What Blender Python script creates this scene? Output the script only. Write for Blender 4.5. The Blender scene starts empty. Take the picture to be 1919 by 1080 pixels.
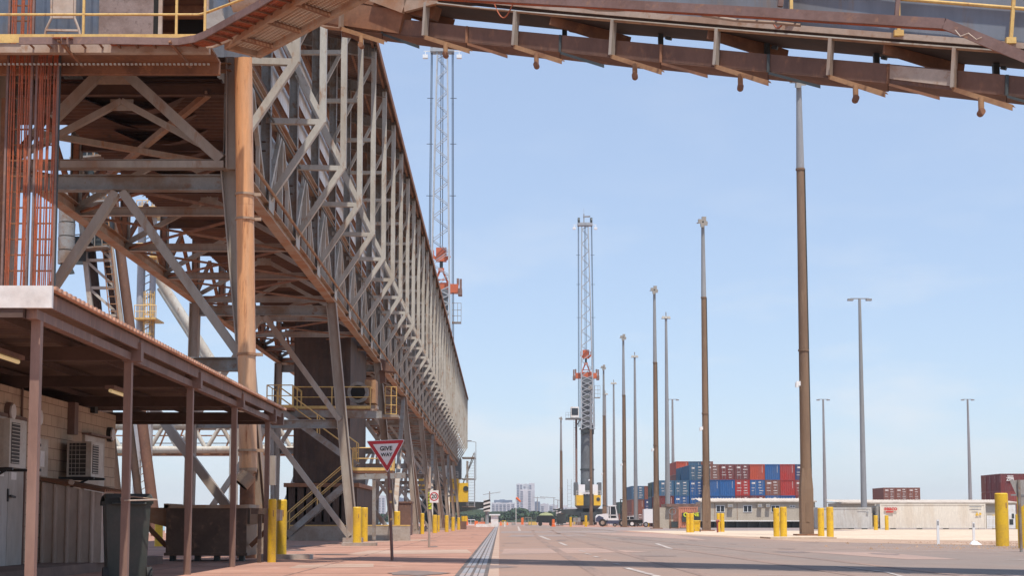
import bpy, math, random
from mathutils import Vector, Matrix
R = math.radians
random.seed(7)
scene = bpy.context.scene
col = scene.collection

# ------------------------------------------------------------------ camera, sky, sun, exposure
TILT = math.atan(2800 / 32000)
F = 2800 * math.cos(TILT)
CX, CY = 936.0, 978 - F * math.tan(TILT)
CAMZ = 0.93
HAZE = 0.00010
cd = bpy.data.cameras.new('camera')
cam = bpy.data.objects.new('camera', cd)
col.objects.link(cam)
cam.location = (0, 0, CAMZ)
cam.rotation_euler = (R(90) + TILT, 0, 0)
cd.sensor_width = 36
cd.lens = F / 1919 * 36
cd.shift_x = (959.5 - CX) / 1919
cd.shift_y = (CY - 540) / 1919
cd.clip_start = 0.2
cd.clip_end = 20000
scene.camera = cam

SUN = Vector((0.085, -0.36, 1.0)).normalized()
world = bpy.data.worlds.new("World")
scene.world = world
world.use_nodes = True
nt = world.node_tree
bg = nt.nodes['Background']
sky = nt.nodes.new('ShaderNodeTexSky')
sky.sky_type = 'NISHITA'
sky.sun_disc = False
sky.sun_elevation = math.asin(SUN.z)
sky.sun_rotation = math.atan2(SUN.x, SUN.y)
sky.altitude = 0
sky.air_density = 1.0
sky.dust_density = 0.25
sky.ozone_density = 1.6
# thin clouds, part of the sky itself
tc = nt.nodes.new('ShaderNodeTexCoord')
mp = nt.nodes.new('ShaderNodeMapping'); mp.inputs['Scale'].default_value = (1.0, 1.0, 3.2); mp.inputs['Location'].default_value = (0.35, 0.2, 0.13)
nt.links.new(tc.outputs['Generated'], mp.inputs['Vector'])
cn = nt.nodes.new('ShaderNodeTexNoise'); cn.inputs['Scale'].default_value = 7.0; cn.inputs['Detail'].default_value = 7.0; cn.inputs['Roughness'].default_value = 0.55
nt.links.new(mp.outputs['Vector'], cn.inputs['Vector'])
cr = nt.nodes.new('ShaderNodeMapRange'); cr.inputs['From Min'].default_value = 0.50; cr.inputs['From Max'].default_value = 0.72
cr.inputs['To Min'].default_value = 0.0; cr.inputs['To Max'].default_value = 0.75
nt.links.new(cn.outputs['Fac'], cr.inputs['Value'])
sep = nt.nodes.new('ShaderNodeSeparateXYZ'); nt.links.new(tc.outputs['Generated'], sep.inputs['Vector'])
low = nt.nodes.new('ShaderNodeMapRange'); low.inputs['From Min'].default_value = 0.02; low.inputs['From Max'].default_value = 0.22
low.inputs['To Min'].default_value = 1.0; low.inputs['To Max'].default_value = 0.10
nt.links.new(sep.outputs['Z'], low.inputs['Value'])
mul = nt.nodes.new('ShaderNodeMath'); mul.operation = 'MULTIPLY'
nt.links.new(cr.outputs['Result'], mul.inputs[0]); nt.links.new(low.outputs['Result'], mul.inputs[1])
mx = nt.nodes.new('ShaderNodeMix'); mx.data_type = 'RGBA'
SKY_S = 0.14
veil = nt.nodes.new('ShaderNodeMath'); veil.operation = 'MAXIMUM'; veil.inputs[1].default_value = 0.0
add_ = nt.nodes.new('ShaderNodeMath'); add_.operation = 'ADD'; add_.inputs[1].default_value = 0.27; add_.use_clamp = True
nt.links.new(mul.outputs[0], veil.inputs[0]); nt.links.new(veil.outputs[0], add_.inputs[0])
mx.inputs['Factor'].default_value = 0.6
nt.links.new(sky.outputs['Color'], mx.inputs['A']); mx.inputs['B'].default_value = (2.7, 3.35, 4.65, 1)
mx2 = nt.nodes.new('ShaderNodeMix'); mx2.data_type = 'RGBA'; mx2.inputs['B'].default_value = (4.9, 5.05, 5.25, 1)
nt.links.new(mul.outputs[0], mx2.inputs['Factor']); nt.links.new(mx.outputs['Result'], mx2.inputs['A'])
nt.links.new(mx2.outputs['Result'], bg.inputs['Color'])
bg.inputs['Strength'].default_value = SKY_S

sd = bpy.data.lights.new('sun', 'SUN'); sd.energy = 4.25; sd.angle = R(0.5); sd.color = (1.0, 0.945, 0.865)
sun = bpy.data.objects.new('sun', sd); col.objects.link(sun)
sun.rotation_euler = SUN.to_track_quat('Z', 'Y').to_euler()
sun.location = (0, 0, 60)
scene.view_settings.view_transform = 'Standard'
scene.view_settings.look = 'None'
scene.view_settings.gamma = 1
scene.view_settings.use_curve_mapping = False
scene.view_settings.exposure = 0.38
scene.cycles.max_bounces = 8
scene.cycles.diffuse_bounces = 4

# ------------------------------------------------------------------ measuring: a pixel of the 1919 wide photograph to a point
def ray(x, y):
    u = (x - CX) / F; v = (CY - y) / F
    return Vector((u, math.cos(TILT) - v * math.sin(TILT), math.sin(TILT) + v * math.cos(TILT)))
def P(x, y, Y):
    d = ray(x, y); t = Y / d.y
    return Vector((0, 0, CAMZ)) + d * t
def G(x, y, z=0.0):
    d = ray(x, y); t = (z - CAMZ) / d.z
    return Vector((0, 0, CAMZ)) + d * t
def PX(x, y, X):
    d = ray(x, y); t = X / d.x
    return Vector((0, 0, CAMZ)) + d * t

# ------------------------------------------------------------------ materials
def material(name, c1, c2=None, scale=2.0, lo=0.45, hi=0.62, rough=0.7, metal=0.0, stretch=(1, 1, 1), c3=None, bump=0.0, fine=0.12, emit=None, spec=0.5, wave=None):
    m = bpy.data.materials.new(name); m.use_nodes = True
    n = m.node_tree; b = n.nodes['Principled BSDF']
    b.inputs['Roughness'].default_value = rough; b.inputs['Metallic'].default_value = metal
    b.inputs['Specular IOR Level'].default_value = spec
    def rgba(c): return (c[0], c[1], c[2], 1)
    t = n.nodes.new('ShaderNodeTexCoord'); mp = n.nodes.new('ShaderNodeMapping'); mp.inputs['Scale'].default_value = stretch
    oi = n.nodes.new('ShaderNodeObjectInfo'); va = n.nodes.new('ShaderNodeVectorMath'); va.operation = 'ADD'      # copies get their own wear
    n.links.new(t.outputs['Object'], va.inputs[0]); n.links.new(oi.outputs['Location'], va.inputs[1])
    n.links.new(va.outputs['Vector'], mp.inputs['Vector'])
    def noise(s, d=6, r=0.6):
        x = n.nodes.new('ShaderNodeTexNoise'); x.inputs['Scale'].default_value = s; x.inputs['Detail'].default_value = d; x.inputs['Roughness'].default_value = r
        n.links.new(mp.outputs['Vector'], x.inputs['Vector']); return x
    def mix(f, a, bb, mode='MIX'):
        x = n.nodes.new('ShaderNodeMix'); x.data_type = 'RGBA'; x.blend_type = mode
        if isinstance(f, float): x.inputs['Factor'].default_value = f
        else: n.links.new(f, x.inputs['Factor'])
        for k, s in (('A', a), ('B', bb)):
            if isinstance(s, tuple): x.inputs[k].default_value = rgba(s)
            else: n.links.new(s, x.inputs[k])
        return x.outputs['Result']
    def rng(src, a, bb, c=0.0, d=1.0):
        x = n.nodes.new('ShaderNodeMapRange'); n.links.new(src, x.inputs['Value'])
        x.inputs['From Min'].default_value = a; x.inputs['From Max'].default_value = bb; x.inputs['To Min'].default_value = c; x.inputs['To Max'].default_value = d
        return x.outputs['Result']
    cur = c1
    n1 = noise(scale)
    if c2: cur = mix(rng(n1.outputs['Fac'], lo, hi), c1, c2)
    if c3: cur = mix(rng(noise(scale * 3.7, 8, 0.7).outputs['Fac'], 0.56, 0.68), cur, c3)
    if fine:
        f = rng(noise(scale * 9, 5, 0.7).outputs['Fac'], 0.3, 0.7, 1 - fine, 1 + fine)
        g = n.nodes.new('ShaderNodeCombineColor')
        for k in ('Red', 'Green', 'Blue'): n.links.new(f, g.inputs[k])
        cur = mix(1.0, cur, g.outputs['Color'], 'MULTIPLY')
    if isinstance(cur, tuple): b.inputs['Base Color'].default_value = rgba(cur)
    else: n.links.new(cur, b.inputs['Base Color'])
    if bump:
        bn = n.nodes.new('ShaderNodeBump'); bn.inputs['Strength'].default_value = bump; bn.inputs['Distance'].default_value = 0.02
        n.links.new(noise(scale * 12, 6, 0.7).outputs['Fac'], bn.inputs['Height']); n.links.new(bn.outputs['Normal'], b.inputs['Normal'])
    if emit:
        b.inputs['Emission Color'].default_value = rgba(emit[0]); b.inputs['Emission Strength'].default_value = emit[1]
    return m
M = {}
def mk(k, *a, **kw): M[k] = material(k, *a, **kw)
RUST = (0.20, 0.085, 0.04)
mk('frame_steel', (0.46, 0.435, 0.385), (0.38, 0.335, 0.275), 0.7, rough=0.6, c3=(0.30, 0.17, 0.10), stretch=(1, 1, .4), bump=.1)
mk('leg_steel', (0.37, 0.325, 0.275), (0.29, 0.205, 0.15), 0.5, rough=0.6, c3=(0.30, 0.17, 0.10), stretch=(1, 1, .35), bump=.1)
mk('grey_steel', (0.27, 0.265, 0.25), (0.20, 0.135, 0.09), 0.9, rough=0.6, c3=(0.22, 0.12, 0.07), bump=.1)
mk('rusty_steel', (0.26, 0.12, 0.062), (0.16, 0.075, 0.042), 1.1, rough=0.8, c3=(0.33, 0.15, 0.07), bump=.2)
mk('chord_steel', (0.40, 0.29, 0.21), (0.36, 0.175, 0.085), 0.8, rough=0.7, c3=(0.40, 0.17, 0.07), bump=.15)
mk('dark_deck', (0.10, 0.05, 0.031), (0.15, 0.068, 0.036), 0.5, rough=0.85, c3=(0.05, 0.035, 0.03), bump=.2)
mk('roof_sheet', (0.24, 0.16, 0.12), (0.17, 0.10, 0.07), 0.5, rough=0.8)
mk('wall_sheet', (0.76, 0.77, 0.76), (0.64, 0.60, 0.55), 0.6, rough=0.5, stretch=(1, 1, .3))
mk('brown_panel', (0.17, 0.09, 0.062), (0.125, 0.066, 0.047), 1.2, rough=0.75, c3=(0.24, 0.12, 0.07), stretch=(1, 1, .5), bump=.2)
mk('rust_flange', (0.36, 0.20, 0.10), (0.25, 0.12, 0.06), 1.8, rough=0.8, bump=.2)
mk('pipe_rust', (0.70, 0.34, 0.15), (0.62, 0.37, 0.22), 0.9, rough=0.5, c3=(0.33, 0.11, 0.04), stretch=(2.2, 2.2, .22), metal=.1, bump=.1)
mk('cable_orange', (0.38, 0.09, 0.032), (0.27, 0.075, 0.035), 2.0, rough=0.6, c3=(0.26, 0.12, 0.08), fine=.3)
mk('tray_steel', (0.22, 0.135, 0.115), (0.17, 0.095, 0.075), 1.2, rough=0.7, c3=(0.30, 0.16, 0.10), bump=.2)
mk('beige_channel', (0.46, 0.37, 0.30), (0.36, 0.24, 0.17), 0.8, rough=0.7, c3=(0.33, 0.18, 0.10))
mk('blue_girder', (0.20, 0.225, 0.265), (0.17, 0.17, 0.18), 0.35, rough=0.6, stretch=(1, 1, .2), c3=(0.22, 0.17, 0.14))
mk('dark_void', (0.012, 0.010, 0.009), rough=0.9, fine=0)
mk('rust_plate', (0.25, 0.185, 0.165), (0.19, 0.13, 0.11), 1.5, rough=0.8, c3=(0.13, 0.085, 0.07), bump=.3)
mk('blue_sheet', (0.10, 0.125, 0.17), (0.13, 0.13, 0.14), 0.8, rough=0.5)
mk('yellow_rail', (0.68, 0.45, 0.15), (0.58, 0.36, 0.12), 2, rough=0.5, c3=(0.45, 0.24, 0.08))
mk('yellow_paint', (0.72, 0.445, 0.02), (0.62, 0.37, 0.03), 2.5, rough=0.5, c3=(0.50, 0.28, 0.045), fine=.10, bump=.1)
mk('canopy_steel', (0.205, 0.125, 0.098), (0.15, 0.085, 0.062), 1.2, rough=0.65, c3=(0.33, 0.19, 0.13), stretch=(1, 1, .3), bump=.15)
mk('post_steel', (0.265, 0.16, 0.12), (0.21, 0.12, 0.088), 1.3, rough=0.6, stretch=(1, 1, .3), bump=.15)
mk('canopy_sheet', (0.20, 0.14, 0.105), (0.15, 0.10, 0.08), 0.8, rough=0.7)
mk('sheet_edge', (0.62, 0.36, 0.24), (0.45, 0.24, 0.15), 3, rough=0.7)
mk('white_fascia', (0.70, 0.67, 0.63), (0.58, 0.50, 0.44), 0.9, rough=0.5)
mk('light_panel', (0.52, 0.44, 0.38), (0.41, 0.31, 0.25), 0.7, rough=0.6, stretch=(1, 1, .4))
mk('door_paint', (0.44, 0.41, 0.38), (0.36, 0.31, 0.26), 0.9, rough=0.5, stretch=(1, 1, .4))
mk('ac_white', (0.52, 0.48, 0.42), (0.42, 0.34, 0.27), 1.5, rough=0.5)
mk('ac_dark', (0.05, 0.045, 0.04), rough=0.7)
mk('bin_green', (0.035, 0.042, 0.035), (0.055, 0.052, 0.044), 3, rough=0.5, bump=.1)
mk('rubber', (0.02, 0.02, 0.02), (0.05, 0.04, 0.035), 4, rough=0.8)
mk('skip_brown', (0.13, 0.085, 0.062), (0.085, 0.055, 0.043), 1.0, rough=0.45, c3=(0.25, 0.14, 0.09), metal=.15, bump=.15)
mk('tower_dark', (0.075, 0.045, 0.032), (0.05, 0.032, 0.025), 0.8, rough=0.8, c3=(0.09, 0.05, 0.035), bump=.2)
mk('joint_line', (0.19, 0.115, 0.09), (0.28, 0.165, 0.125), 1.5, rough=.9)
mk('shade_dark_slab', (0.15, 0.10, 0.08), (0.20, 0.13, 0.10), 0.8, rough=0.9)  # concrete darkened, with the deep shade under the canopy put into its colour
mk('under_shade', (0.045, 0.027, 0.02), (0.065, 0.036, 0.025), 1, rough=.9)  # darker brown for the conveyor underside, its shade painted into the colour
mk('shaded_rafter_steel', (0.10, 0.06, 0.045), (0.07, 0.042, 0.03), 1, rough=0.8)  # steel colour darkened to deepen the shade under the canopy roof
mk('lamp_beige', (0.36, 0.33, 0.29), rough=0.5)
mk('concrete', (0.40, 0.34, 0.29), (0.31, 0.24, 0.19), 1.2, rough=0.9, bump=.3)
mk('sign_red', (0.50, 0.012, 0.02), (0.44, 0.015, 0.02), 2, rough=0.4, fine=.05)
mk('sign_white', (0.74, 0.70, 0.67), (0.68, 0.62, 0.58), 2, rough=0.4, fine=.04)
mk('black_paint', (0.02, 0.02, 0.02), rough=0.5)
mk('sign_back', (0.36, 0.33, 0.30), (0.30, 0.26, 0.23), 2, rough=0.5, metal=.2)
mk('lime', (0.66, 0.72, 0.04), rough=0.5)
mk('mast_brown', (0.20, 0.125, 0.078), (0.15, 0.092, 0.058), 0.3, rough=0.75, c3=(0.24, 0.16, 0.10), stretch=(3, 3, .3), bump=.1)
mk('mast_grey', (0.27, 0.27, 0.28), (0.23, 0.225, 0.22), 0.3, rough=0.55, stretch=(3, 3, .3))
mk('white_paint', (0.74, 0.72, 0.69), (0.64, 0.58, 0.52), 1.2, rough=0.5)
mk('crane_grey', (0.135, 0.145, 0.15), (0.11, 0.115, 0.12), 0.3, rough=0.5)
mk('lattice_white', (0.34, 0.35, 0.37), (0.29, 0.30, 0.32), 1, rough=0.5)
mk('crane_dark', (0.05, 0.06, 0.06), (0.035, 0.04, 0.04), 0.5, rough=0.5)
mk('crane_yellow', (0.72, 0.44, 0.03), (0.64, 0.38, 0.04), 0.8, rough=0.45)
mk('crane_orange', (0.56, 0.13, 0.05), (0.50, 0.12, 0.06), 1, rough=0.5)
mk('rope', (0.07, 0.09, 0.13), rough=0.6)
mk('hut_wall', (0.47, 0.41, 0.33), (0.42, 0.36, 0.28), 0.6, rough=0.7)
mk('hut_roof', (0.58, 0.50, 0.42), (0.46, 0.38, 0.31), 1, rough=0.6)
mk('window_glass', (0.03, 0.035, 0.045), rough=0.15, fine=0)
mk('reefer_white', (0.66, 0.61, 0.53), (0.60, 0.53, 0.44), 0.4, rough=0.6, stretch=(2, 2, .4))
mk('reefer_grey', (0.50, 0.49, 0.465), (0.44, 0.41, 0.37), 0.5, rough=0.6, stretch=(2, 2, .4), c3=(0.38, 0.33, 0.29))
mk('timber', (0.22, 0.16, 0.12), (0.14, 0.10, 0.08), 1.5, rough=0.9, stretch=(3, 3, .4))
mk('logo_red', (0.50, 0.05, 0.04), rough=0.5)
mk('navy', (0.03, 0.045, 0.11), rough=0.5)
mk('vehicle_white', (0.74, 0.74, 0.74), rough=0.3, fine=.03)
mk('vehicle_navy', (0.06, 0.07, 0.12), rough=0.4)
mk('vehicle_black', (0.025, 0.028, 0.03), rough=0.4)
mk('cone_orange', (0.75, 0.16, 0.04), rough=0.5)
mk('city_white', (0.52, 0.52, 0.54), (0.44, 0.44, 0.47), 0.02, rough=0.7)
mk('city_blue', (0.17, 0.21, 0.29), (0.13, 0.17, 0.25), 0.02, rough=0.4)
mk('city_dark', (0.12, 0.14, 0.19), rough=0.3)
mk('tree_green', (0.035, 0.065, 0.035), (0.06, 0.095, 0.04), 0.06, rough=0.9, c3=(0.02, 0.045, 0.025), bump=.3)
mk('bark', (0.12, 0.09, 0.07), rough=0.9)
mk('lamp_tube', (0.75, 0.65, 0.4), rough=0.4, emit=((1.0, 0.75, 0.35), .2))
mk('paint_line', (0.48, 0.43, 0.39), (0.30, 0.235, 0.21), 1.6, lo=.40, hi=.58, rough=0.8, fine=.2)
mk('gravel', (0.55, 0.43, 0.32), (0.47, 0.355, 0.26), 0.25, rough=0.95, c3=(0.66, 0.56, 0.45), bump=.6, fine=.18)
mk('verge_dirt', (0.33, 0.215, 0.15), (0.42, 0.29, 0.21), 0.8, rough=0.95, bump=.6, fine=.25)
mk('road', (0.195, 0.152, 0.130), (0.25, 0.172, 0.135), 0.10, lo=.42, hi=.64, rough=0.85, c3=(0.205, 0.170, 0.148), stretch=(1, .45, 1), bump=.15, fine=.10)
mk('apron', (0.385, 0.20, 0.14), (0.31, 0.162, 0.115), 0.16, lo=.4, hi=.62, rough=0.9, c3=(0.43, 0.27, 0.20), bump=.2, fine=.14)
mk('pale_slab', (0.40, 0.28, 0.215), (0.34, 0.22, 0.165), 0.5, rough=0.9)
mk('dark_patch', (0.23, 0.185, 0.17), (0.28, 0.21, 0.185), 0.3, rough=0.9)
mk('pink_patch', (0.34, 0.225, 0.18), (0.28, 0.195, 0.165), 0.4, rough=0.9)
mk('oil_stain', (0.17, 0.125, 0.11), (0.23, 0.16, 0.135), 3, rough=0.7)
mk('tyre_mark', (0.20, 0.14, 0.115), (0.25, 0.165, 0.13), 0.6, lo=.4, hi=.55, rough=0.85, stretch=(3, .3, 1), fine=.2)
mk('rail_plate', (0.30, 0.29, 0.30), (0.37, 0.29, 0.26), 0.6, rough=0.55, metal=.2, fine=.15)
mk('groove', (0.085, 0.075, 0.072), (0.15, 0.11, 0.095), 0.8, rough=0.8)
mk('water', (0.18, 0.30, 0.33), (0.14, 0.25, 0.29), 0.05, rough=0.25)
mk('rock', (0.42, 0.38, 0.34), (0.30, 0.26, 0.23), 0.3, rough=0.9, bump=.4)
# block wall: coursed blockwork with mortar joints
def block_material():
    m = bpy.data.materials.new('blockwork'); m.use_nodes = True; n = m.node_tree; b = n.nodes['Principled BSDF']
    b.inputs['Roughness'].default_value = 0.85
    t = n.nodes.new('ShaderNodeTexCoord'); s = n.nodes.new('ShaderNodeSeparateXYZ'); c = n.nodes.new('ShaderNodeCombineXYZ')
    ad = n.nodes.new('ShaderNodeMath'); ad.operation = 'ADD'
    n.links.new(t.outputs['Object'], s.inputs['Vector'])
    n.links.new(s.outputs['X'], ad.inputs[0]); n.links.new(s.outputs['Y'], ad.inputs[1])
    n.links.new(ad.outputs[0], c.inputs['X']); n.links.new(s.outputs['Z'], c.inputs['Y'])
    br = n.nodes.new('ShaderNodeTexBrick'); br.inputs['Scale'].default_value = 1.0
    br.inputs['Brick Width'].default_value = 0.42; br.inputs['Row Height'].default_value = 0.21; br.inputs['Mortar Size'].default_value = 0.007
    br.inputs['Color1'].default_value = (0.56, 0.42, 0.30, 1); br.inputs['Color2'].default_value = (0.51, 0.38, 0.27, 1); br.inputs['Mortar'].default_value = (0.24, 0.16, 0.12, 1)
    n.links.new(c.outputs['Vector'], br.inputs['Vector'])
    no = n.nodes.new('ShaderNodeTexNoise'); no.inputs['Scale'].default_value = 1.3; no.inputs['Detail'].default_value = 6
    n.links.new(t.outputs['Object'], no.inputs['Vector'])
    rr = n.nodes.new('ShaderNodeMapRange'); rr.inputs['From Min'].default_value = .5; rr.inputs['From Max'].default_value = .72; rr.inputs['To Max'].default_value = .5
    n.links.new(no.outputs['Fac'], rr.inputs['Value'])
    x = n.nodes.new('ShaderNodeMix'); x.data_type = 'RGBA'; n.links.new(rr.outputs['Result'], x.inputs['Factor'])
    n.links.new(br.outputs['Color'], x.inputs['A']); x.inputs['B'].default_value = (0.30, 0.20, 0.14, 1)
    n.links.new(x.outputs['Result'], b.inputs['Base Color'])
    bp = n.nodes.new('ShaderNodeBump'); bp.inputs['Strength'].default_value = .5; bp.inputs['Distance'].default_value = .01; bp.invert = True
    n.links.new(br.outputs['Fac'], bp.inputs['Height']); n.links.new(bp.outputs['Normal'], b.inputs['Normal'])
    return m
M['blockwork'] = block_material()
def dust_road(m):      # red ore dust lies thickest beside the rail and thins out across the road
    n = m.node_tree; b = n.nodes['Principled BSDF']; src = b.inputs['Base Color'].links[0].from_socket
    t = n.nodes.new('ShaderNodeTexCoord'); s = n.nodes.new('ShaderNodeSeparateXYZ'); n.links.new(t.outputs['Object'], s.inputs['Vector'])
    r = n.nodes.new('ShaderNodeMapRange'); n.links.new(s.outputs['X'], r.inputs['Value']); r.inputs['From Min'].default_value = 0; r.inputs['From Max'].default_value = 7
    r.inputs['To Min'].default_value = .85; r.inputs['To Max'].default_value = .1
    no = n.nodes.new('ShaderNodeTexNoise'); no.inputs['Scale'].default_value = .35; no.inputs['Detail'].default_value = 7; n.links.new(t.outputs['Object'], no.inputs['Vector'])
    q = n.nodes.new('ShaderNodeMath'); q.operation = 'MULTIPLY'; n.links.new(r.outputs['Result'], q.inputs[0])
    r2 = n.nodes.new('ShaderNodeMapRange'); n.links.new(no.outputs['Fac'], r2.inputs['Value']); r2.inputs['From Min'].default_value = .35; r2.inputs['From Max'].default_value = .6; r2.inputs['To Min'].default_value = .35
    n.links.new(r2.outputs['Result'], q.inputs[1])
    x = n.nodes.new('ShaderNodeMix'); x.data_type = 'RGBA'; n.links.new(q.outputs[0], x.inputs['Factor']); n.links.new(src, x.inputs['A']); x.inputs['B'].default_value = (.30, .18, .13, 1)
    n.links.new(x.outputs['Result'], b.inputs['Base Color'])
dust_road(M['road'])
# container paints
CC = {'blue': (0.025, 0.11, 0.30), 'steel blue': (0.05, 0.13, 0.22), 'navy blue': (0.035, 0.05, 0.14), 'orange red': (0.42, 0.075, 0.04), 'bright red': (0.38, 0.035, 0.03),
      'maroon': (0.17, 0.035, 0.035), 'brown': (0.22, 0.085, 0.06), 'dark green': (0.05, 0.10, 0.09), 'salmon': (0.60, 0.24, 0.15), 'dull red': (0.27, 0.06, 0.05)}
for k, c in CC.items():
    material('paint ' + k, c, tuple(x * .75 + .03 for x in c), 0.5, rough=0.55, c3=tuple(x * .6 + .06 for x in c), stretch=(1, 1, .5))
    M['c_' + k] = bpy.data.materials['paint ' + k]

# ------------------------------------------------------------------ mesh building
class MB:
    def __init__(s): s.v = []; s.f = []; s.k = []
    def add(s, vs, fs):
        s.k.append((len(s.v), len(s.f))); o = len(s.v); s.v += [tuple(v) for v in vs]; s.f += [tuple(i + o for i in f) for f in fs]
    def hexa(s, p):
        s.add(p, [(0, 3, 2, 1), (4, 5, 6, 7), (0, 1, 5, 4), (1, 2, 6, 5), (2, 3, 7, 6), (3, 0, 4, 7)])
    def box(s, x0, x1, y0, y1, z0, z1):
        s.hexa([(x0, y0, z0), (x1, y0, z0), (x1, y1, z0), (x0, y1, z0), (x0, y0, z1), (x1, y0, z1), (x1, y1, z1), (x0, y1, z1)])
    def cbox(s, c, sx, sy, sz): s.box(c[0] - sx / 2, c[0] + sx / 2, c[1] - sy / 2, c[1] + sy / 2, c[2] - sz / 2, c[2] + sz / 2)
    def axes(s, p, q, up):
        d = (q - p).normalized(); u = Vector(up)
        if abs(d.dot(u)) > .98: u = Vector((0, 1, 0)) if abs(d.y) < .9 else Vector((1, 0, 0))
        a = d.cross(u).normalized(); b = a.cross(d).normalized(); return a, b
    def bar(s, p, q, w, h=None, up=(0, 0, 1), w2=None, h2=None):
        p, q = Vector(p), Vector(q); h = h or w; w2 = w2 or w; h2 = h2 or h
        a, b = s.axes(p, q, up)
        s.hexa([p - a * w / 2 - b * h / 2, p + a * w / 2 - b * h / 2, p + a * w / 2 + b * h / 2, p - a * w / 2 + b * h / 2,
                q - a * w2 / 2 - b * h2 / 2, q + a * w2 / 2 - b * h2 / 2, q + a * w2 / 2 + b * h2 / 2, q - a * w2 / 2 + b * h2 / 2])
    def prof(s, p, q, pts, up=(0, 0, 1)):     # extrude a closed 2D profile (side, up)
        p, q = Vector(p), Vector(q); a, b = s.axes(p, q, up); n = len(pts)
        vs = [p + a * x + b * y for x, y in pts] + [q + a * x + b * y for x, y in pts]
        s.add(vs, [tuple(range(n))[::-1], tuple(range(n, 2 * n))] + [(i, (i + 1) % n, n + (i + 1) % n, n + i) for i in range(n)])
    def ibeam(s, p, q, w, h, t=.02, up=(0, 0, 1)):
        w, h = w / 2, h / 2
        s.prof(p, q, [(-w, -h), (w, -h), (w, -h + t), (t / 2, -h + t), (t / 2, h - t), (w, h - t), (w, h), (-w, h), (-w, h - t), (-t / 2, h - t), (-t / 2, -h + t), (-w, -h + t)], up)
    def channel(s, p, q, w, h, t=.015, up=(0, 0, 1), flip=1):
        h = h / 2; w *= flip; t1 = t * flip
        s.prof(p, q, [(0, -h), (w, -h), (w, -h + t), (t1, -h + t), (t1, h - t), (w, h - t), (w, h), (0, h)], up)
    def angle(s, p, q, w, t=.012, up=(0, 0, 1), fx=1, fy=1):
        s.prof(p, q, [(0, 0), (w * fx, 0), (w * fx, t * fy), (t * fx, t * fy), (t * fx, w * fy), (0, w * fy)], up)
    def tube(s, p, q, r, r2=None, n=12, cap=True):
        p, q = Vector(p), Vector(q); r2 = r if r2 is None else r2; a, b = s.axes(p, q, (0, 0, 1))
        vs = []
        for c, rr in ((p, r), (q, r2)):
            for i in range(n):
                t = 2 * math.pi * i / n; vs.append(c + a * rr * math.cos(t) + b * rr * math.sin(t))
        fs = [(i, (i + 1) % n, n + (i + 1) % n, n + i) for i in range(n)]
        if cap: fs += [tuple(range(n))[::-1], tuple(range(n, 2 * n))]
        s.add(vs, fs)
    def path(s, pts, r, n=8):
        pts = [Vector(p) for p in pts]; rings = []
        for k, p in enumerate(pts):
            d = (pts[min(k + 1, len(pts) - 1)] - pts[max(k - 1, 0)]).normalized()
            u = Vector((0, 0, 1)) if abs(d.z) < .9 else Vector((0, 1, 0))
            a = d.cross(u).normalized(); b = a.cross(d)
            rings.append([p + a * r * math.cos(2 * math.pi * i / n) + b * r * math.sin(2 * math.pi * i / n) for i in range(n)])
        o = [v for g in rings for v in g]
        fs = [(k * n + i, k * n + (i + 1) % n, (k + 1) * n + (i + 1) % n, (k + 1) * n + i) for k in range(len(pts) - 1) for i in range(n)]
        fs += [tuple(range(n))[::-1], tuple(range((len(pts) - 1) * n, len(pts) * n))]
        s.add(o, fs)
    def quad(s, *p): s.add(p, [tuple(range(len(p)))])
    def prism(s, pts, d):       # polygon in 3D pushed along the vector d
        n = len(pts); d = Vector(d); pts = [Vector(p) for p in pts]
        s.add(pts + [p + d for p in pts], [tuple(range(n)), tuple(range(n, 2 * n))[::-1]] + [(i, n + i, n + (i + 1) % n, (i + 1) % n) for i in range(n)])
    def corr(s, o, a, b, d, pitch, depth, th=0.0, flat=.5):   # corrugated sheet: origin, edge a (ribs repeat), edge b (along ribs), normal d
        o, a, b, d = Vector(o), Vector(a), Vector(b), Vector(d).normalized(); L = a.length; a = a.normalized(); n = max(1, int(L / pitch)); p = L / n
        xs = []
        for i in range(n):
            x = i * p; f = p * flat / 2; g = (p - 2 * f) / 2
            xs += [(x, 0), (x + f, 0), (x + f + g * .5, depth), (x + f + g * .5 + f, depth), (x + p, 0)] if False else [(x, 0), (x + f, 0), (x + p / 2, depth), (x + p / 2 + f, depth)]
        xs.append((L, 0))
        vs = []; fs = []
        for x, h in xs: vs += [o + a * x + d * h, o + a * x + d * h + b]
        for i in range(len(xs) - 1): fs.append((2 * i, 2 * i + 2, 2 * i + 3, 2 * i + 1))
        s.add(vs, fs)
    def each(s, name, mat, parent, wrld=True):     # every piece an object of its own
        ks = s.k + [(len(s.v), len(s.f))]
        for (v0, f0), (v1, f1) in zip(ks, ks[1:]):
            q = MB(); q.v = s.v[v0:v1]; q.f = [tuple(i - v0 for i in f) for f in s.f[f0:f1]]; q.build(name, mat, parent, wrld=wrld)
    def build(s, name, mat, parent=None, smooth=False, loc=None, wrld=True):
        off = Vector(loc) if loc is not None else Vector((0, 0, 0))
        base = Vector((0, 0, 0)); q = parent
        while q is not None: base += q.location; q = q.parent
        me = bpy.data.meshes.new(name)
        k = (base + off) if wrld else Vector((0, 0, 0))
        me.from_pydata([(v[0] - k.x, v[1] - k.y, v[2] - k.z) for v in s.v], [], s.f)
        me.materials.append(M[mat] if isinstance(mat, str) else mat)
        if smooth:
            for p in me.polygons: p.use_smooth = True
            try: me.set_sharp_from_angle(angle=R(40))
            except Exception: pass
        me.update()
        o = bpy.data.objects.new(name, me); col.objects.link(o); o.location = off if parent is None else (off if loc is not None else (0, 0, 0))
        if parent is not None: o.parent = parent
        return o
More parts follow.
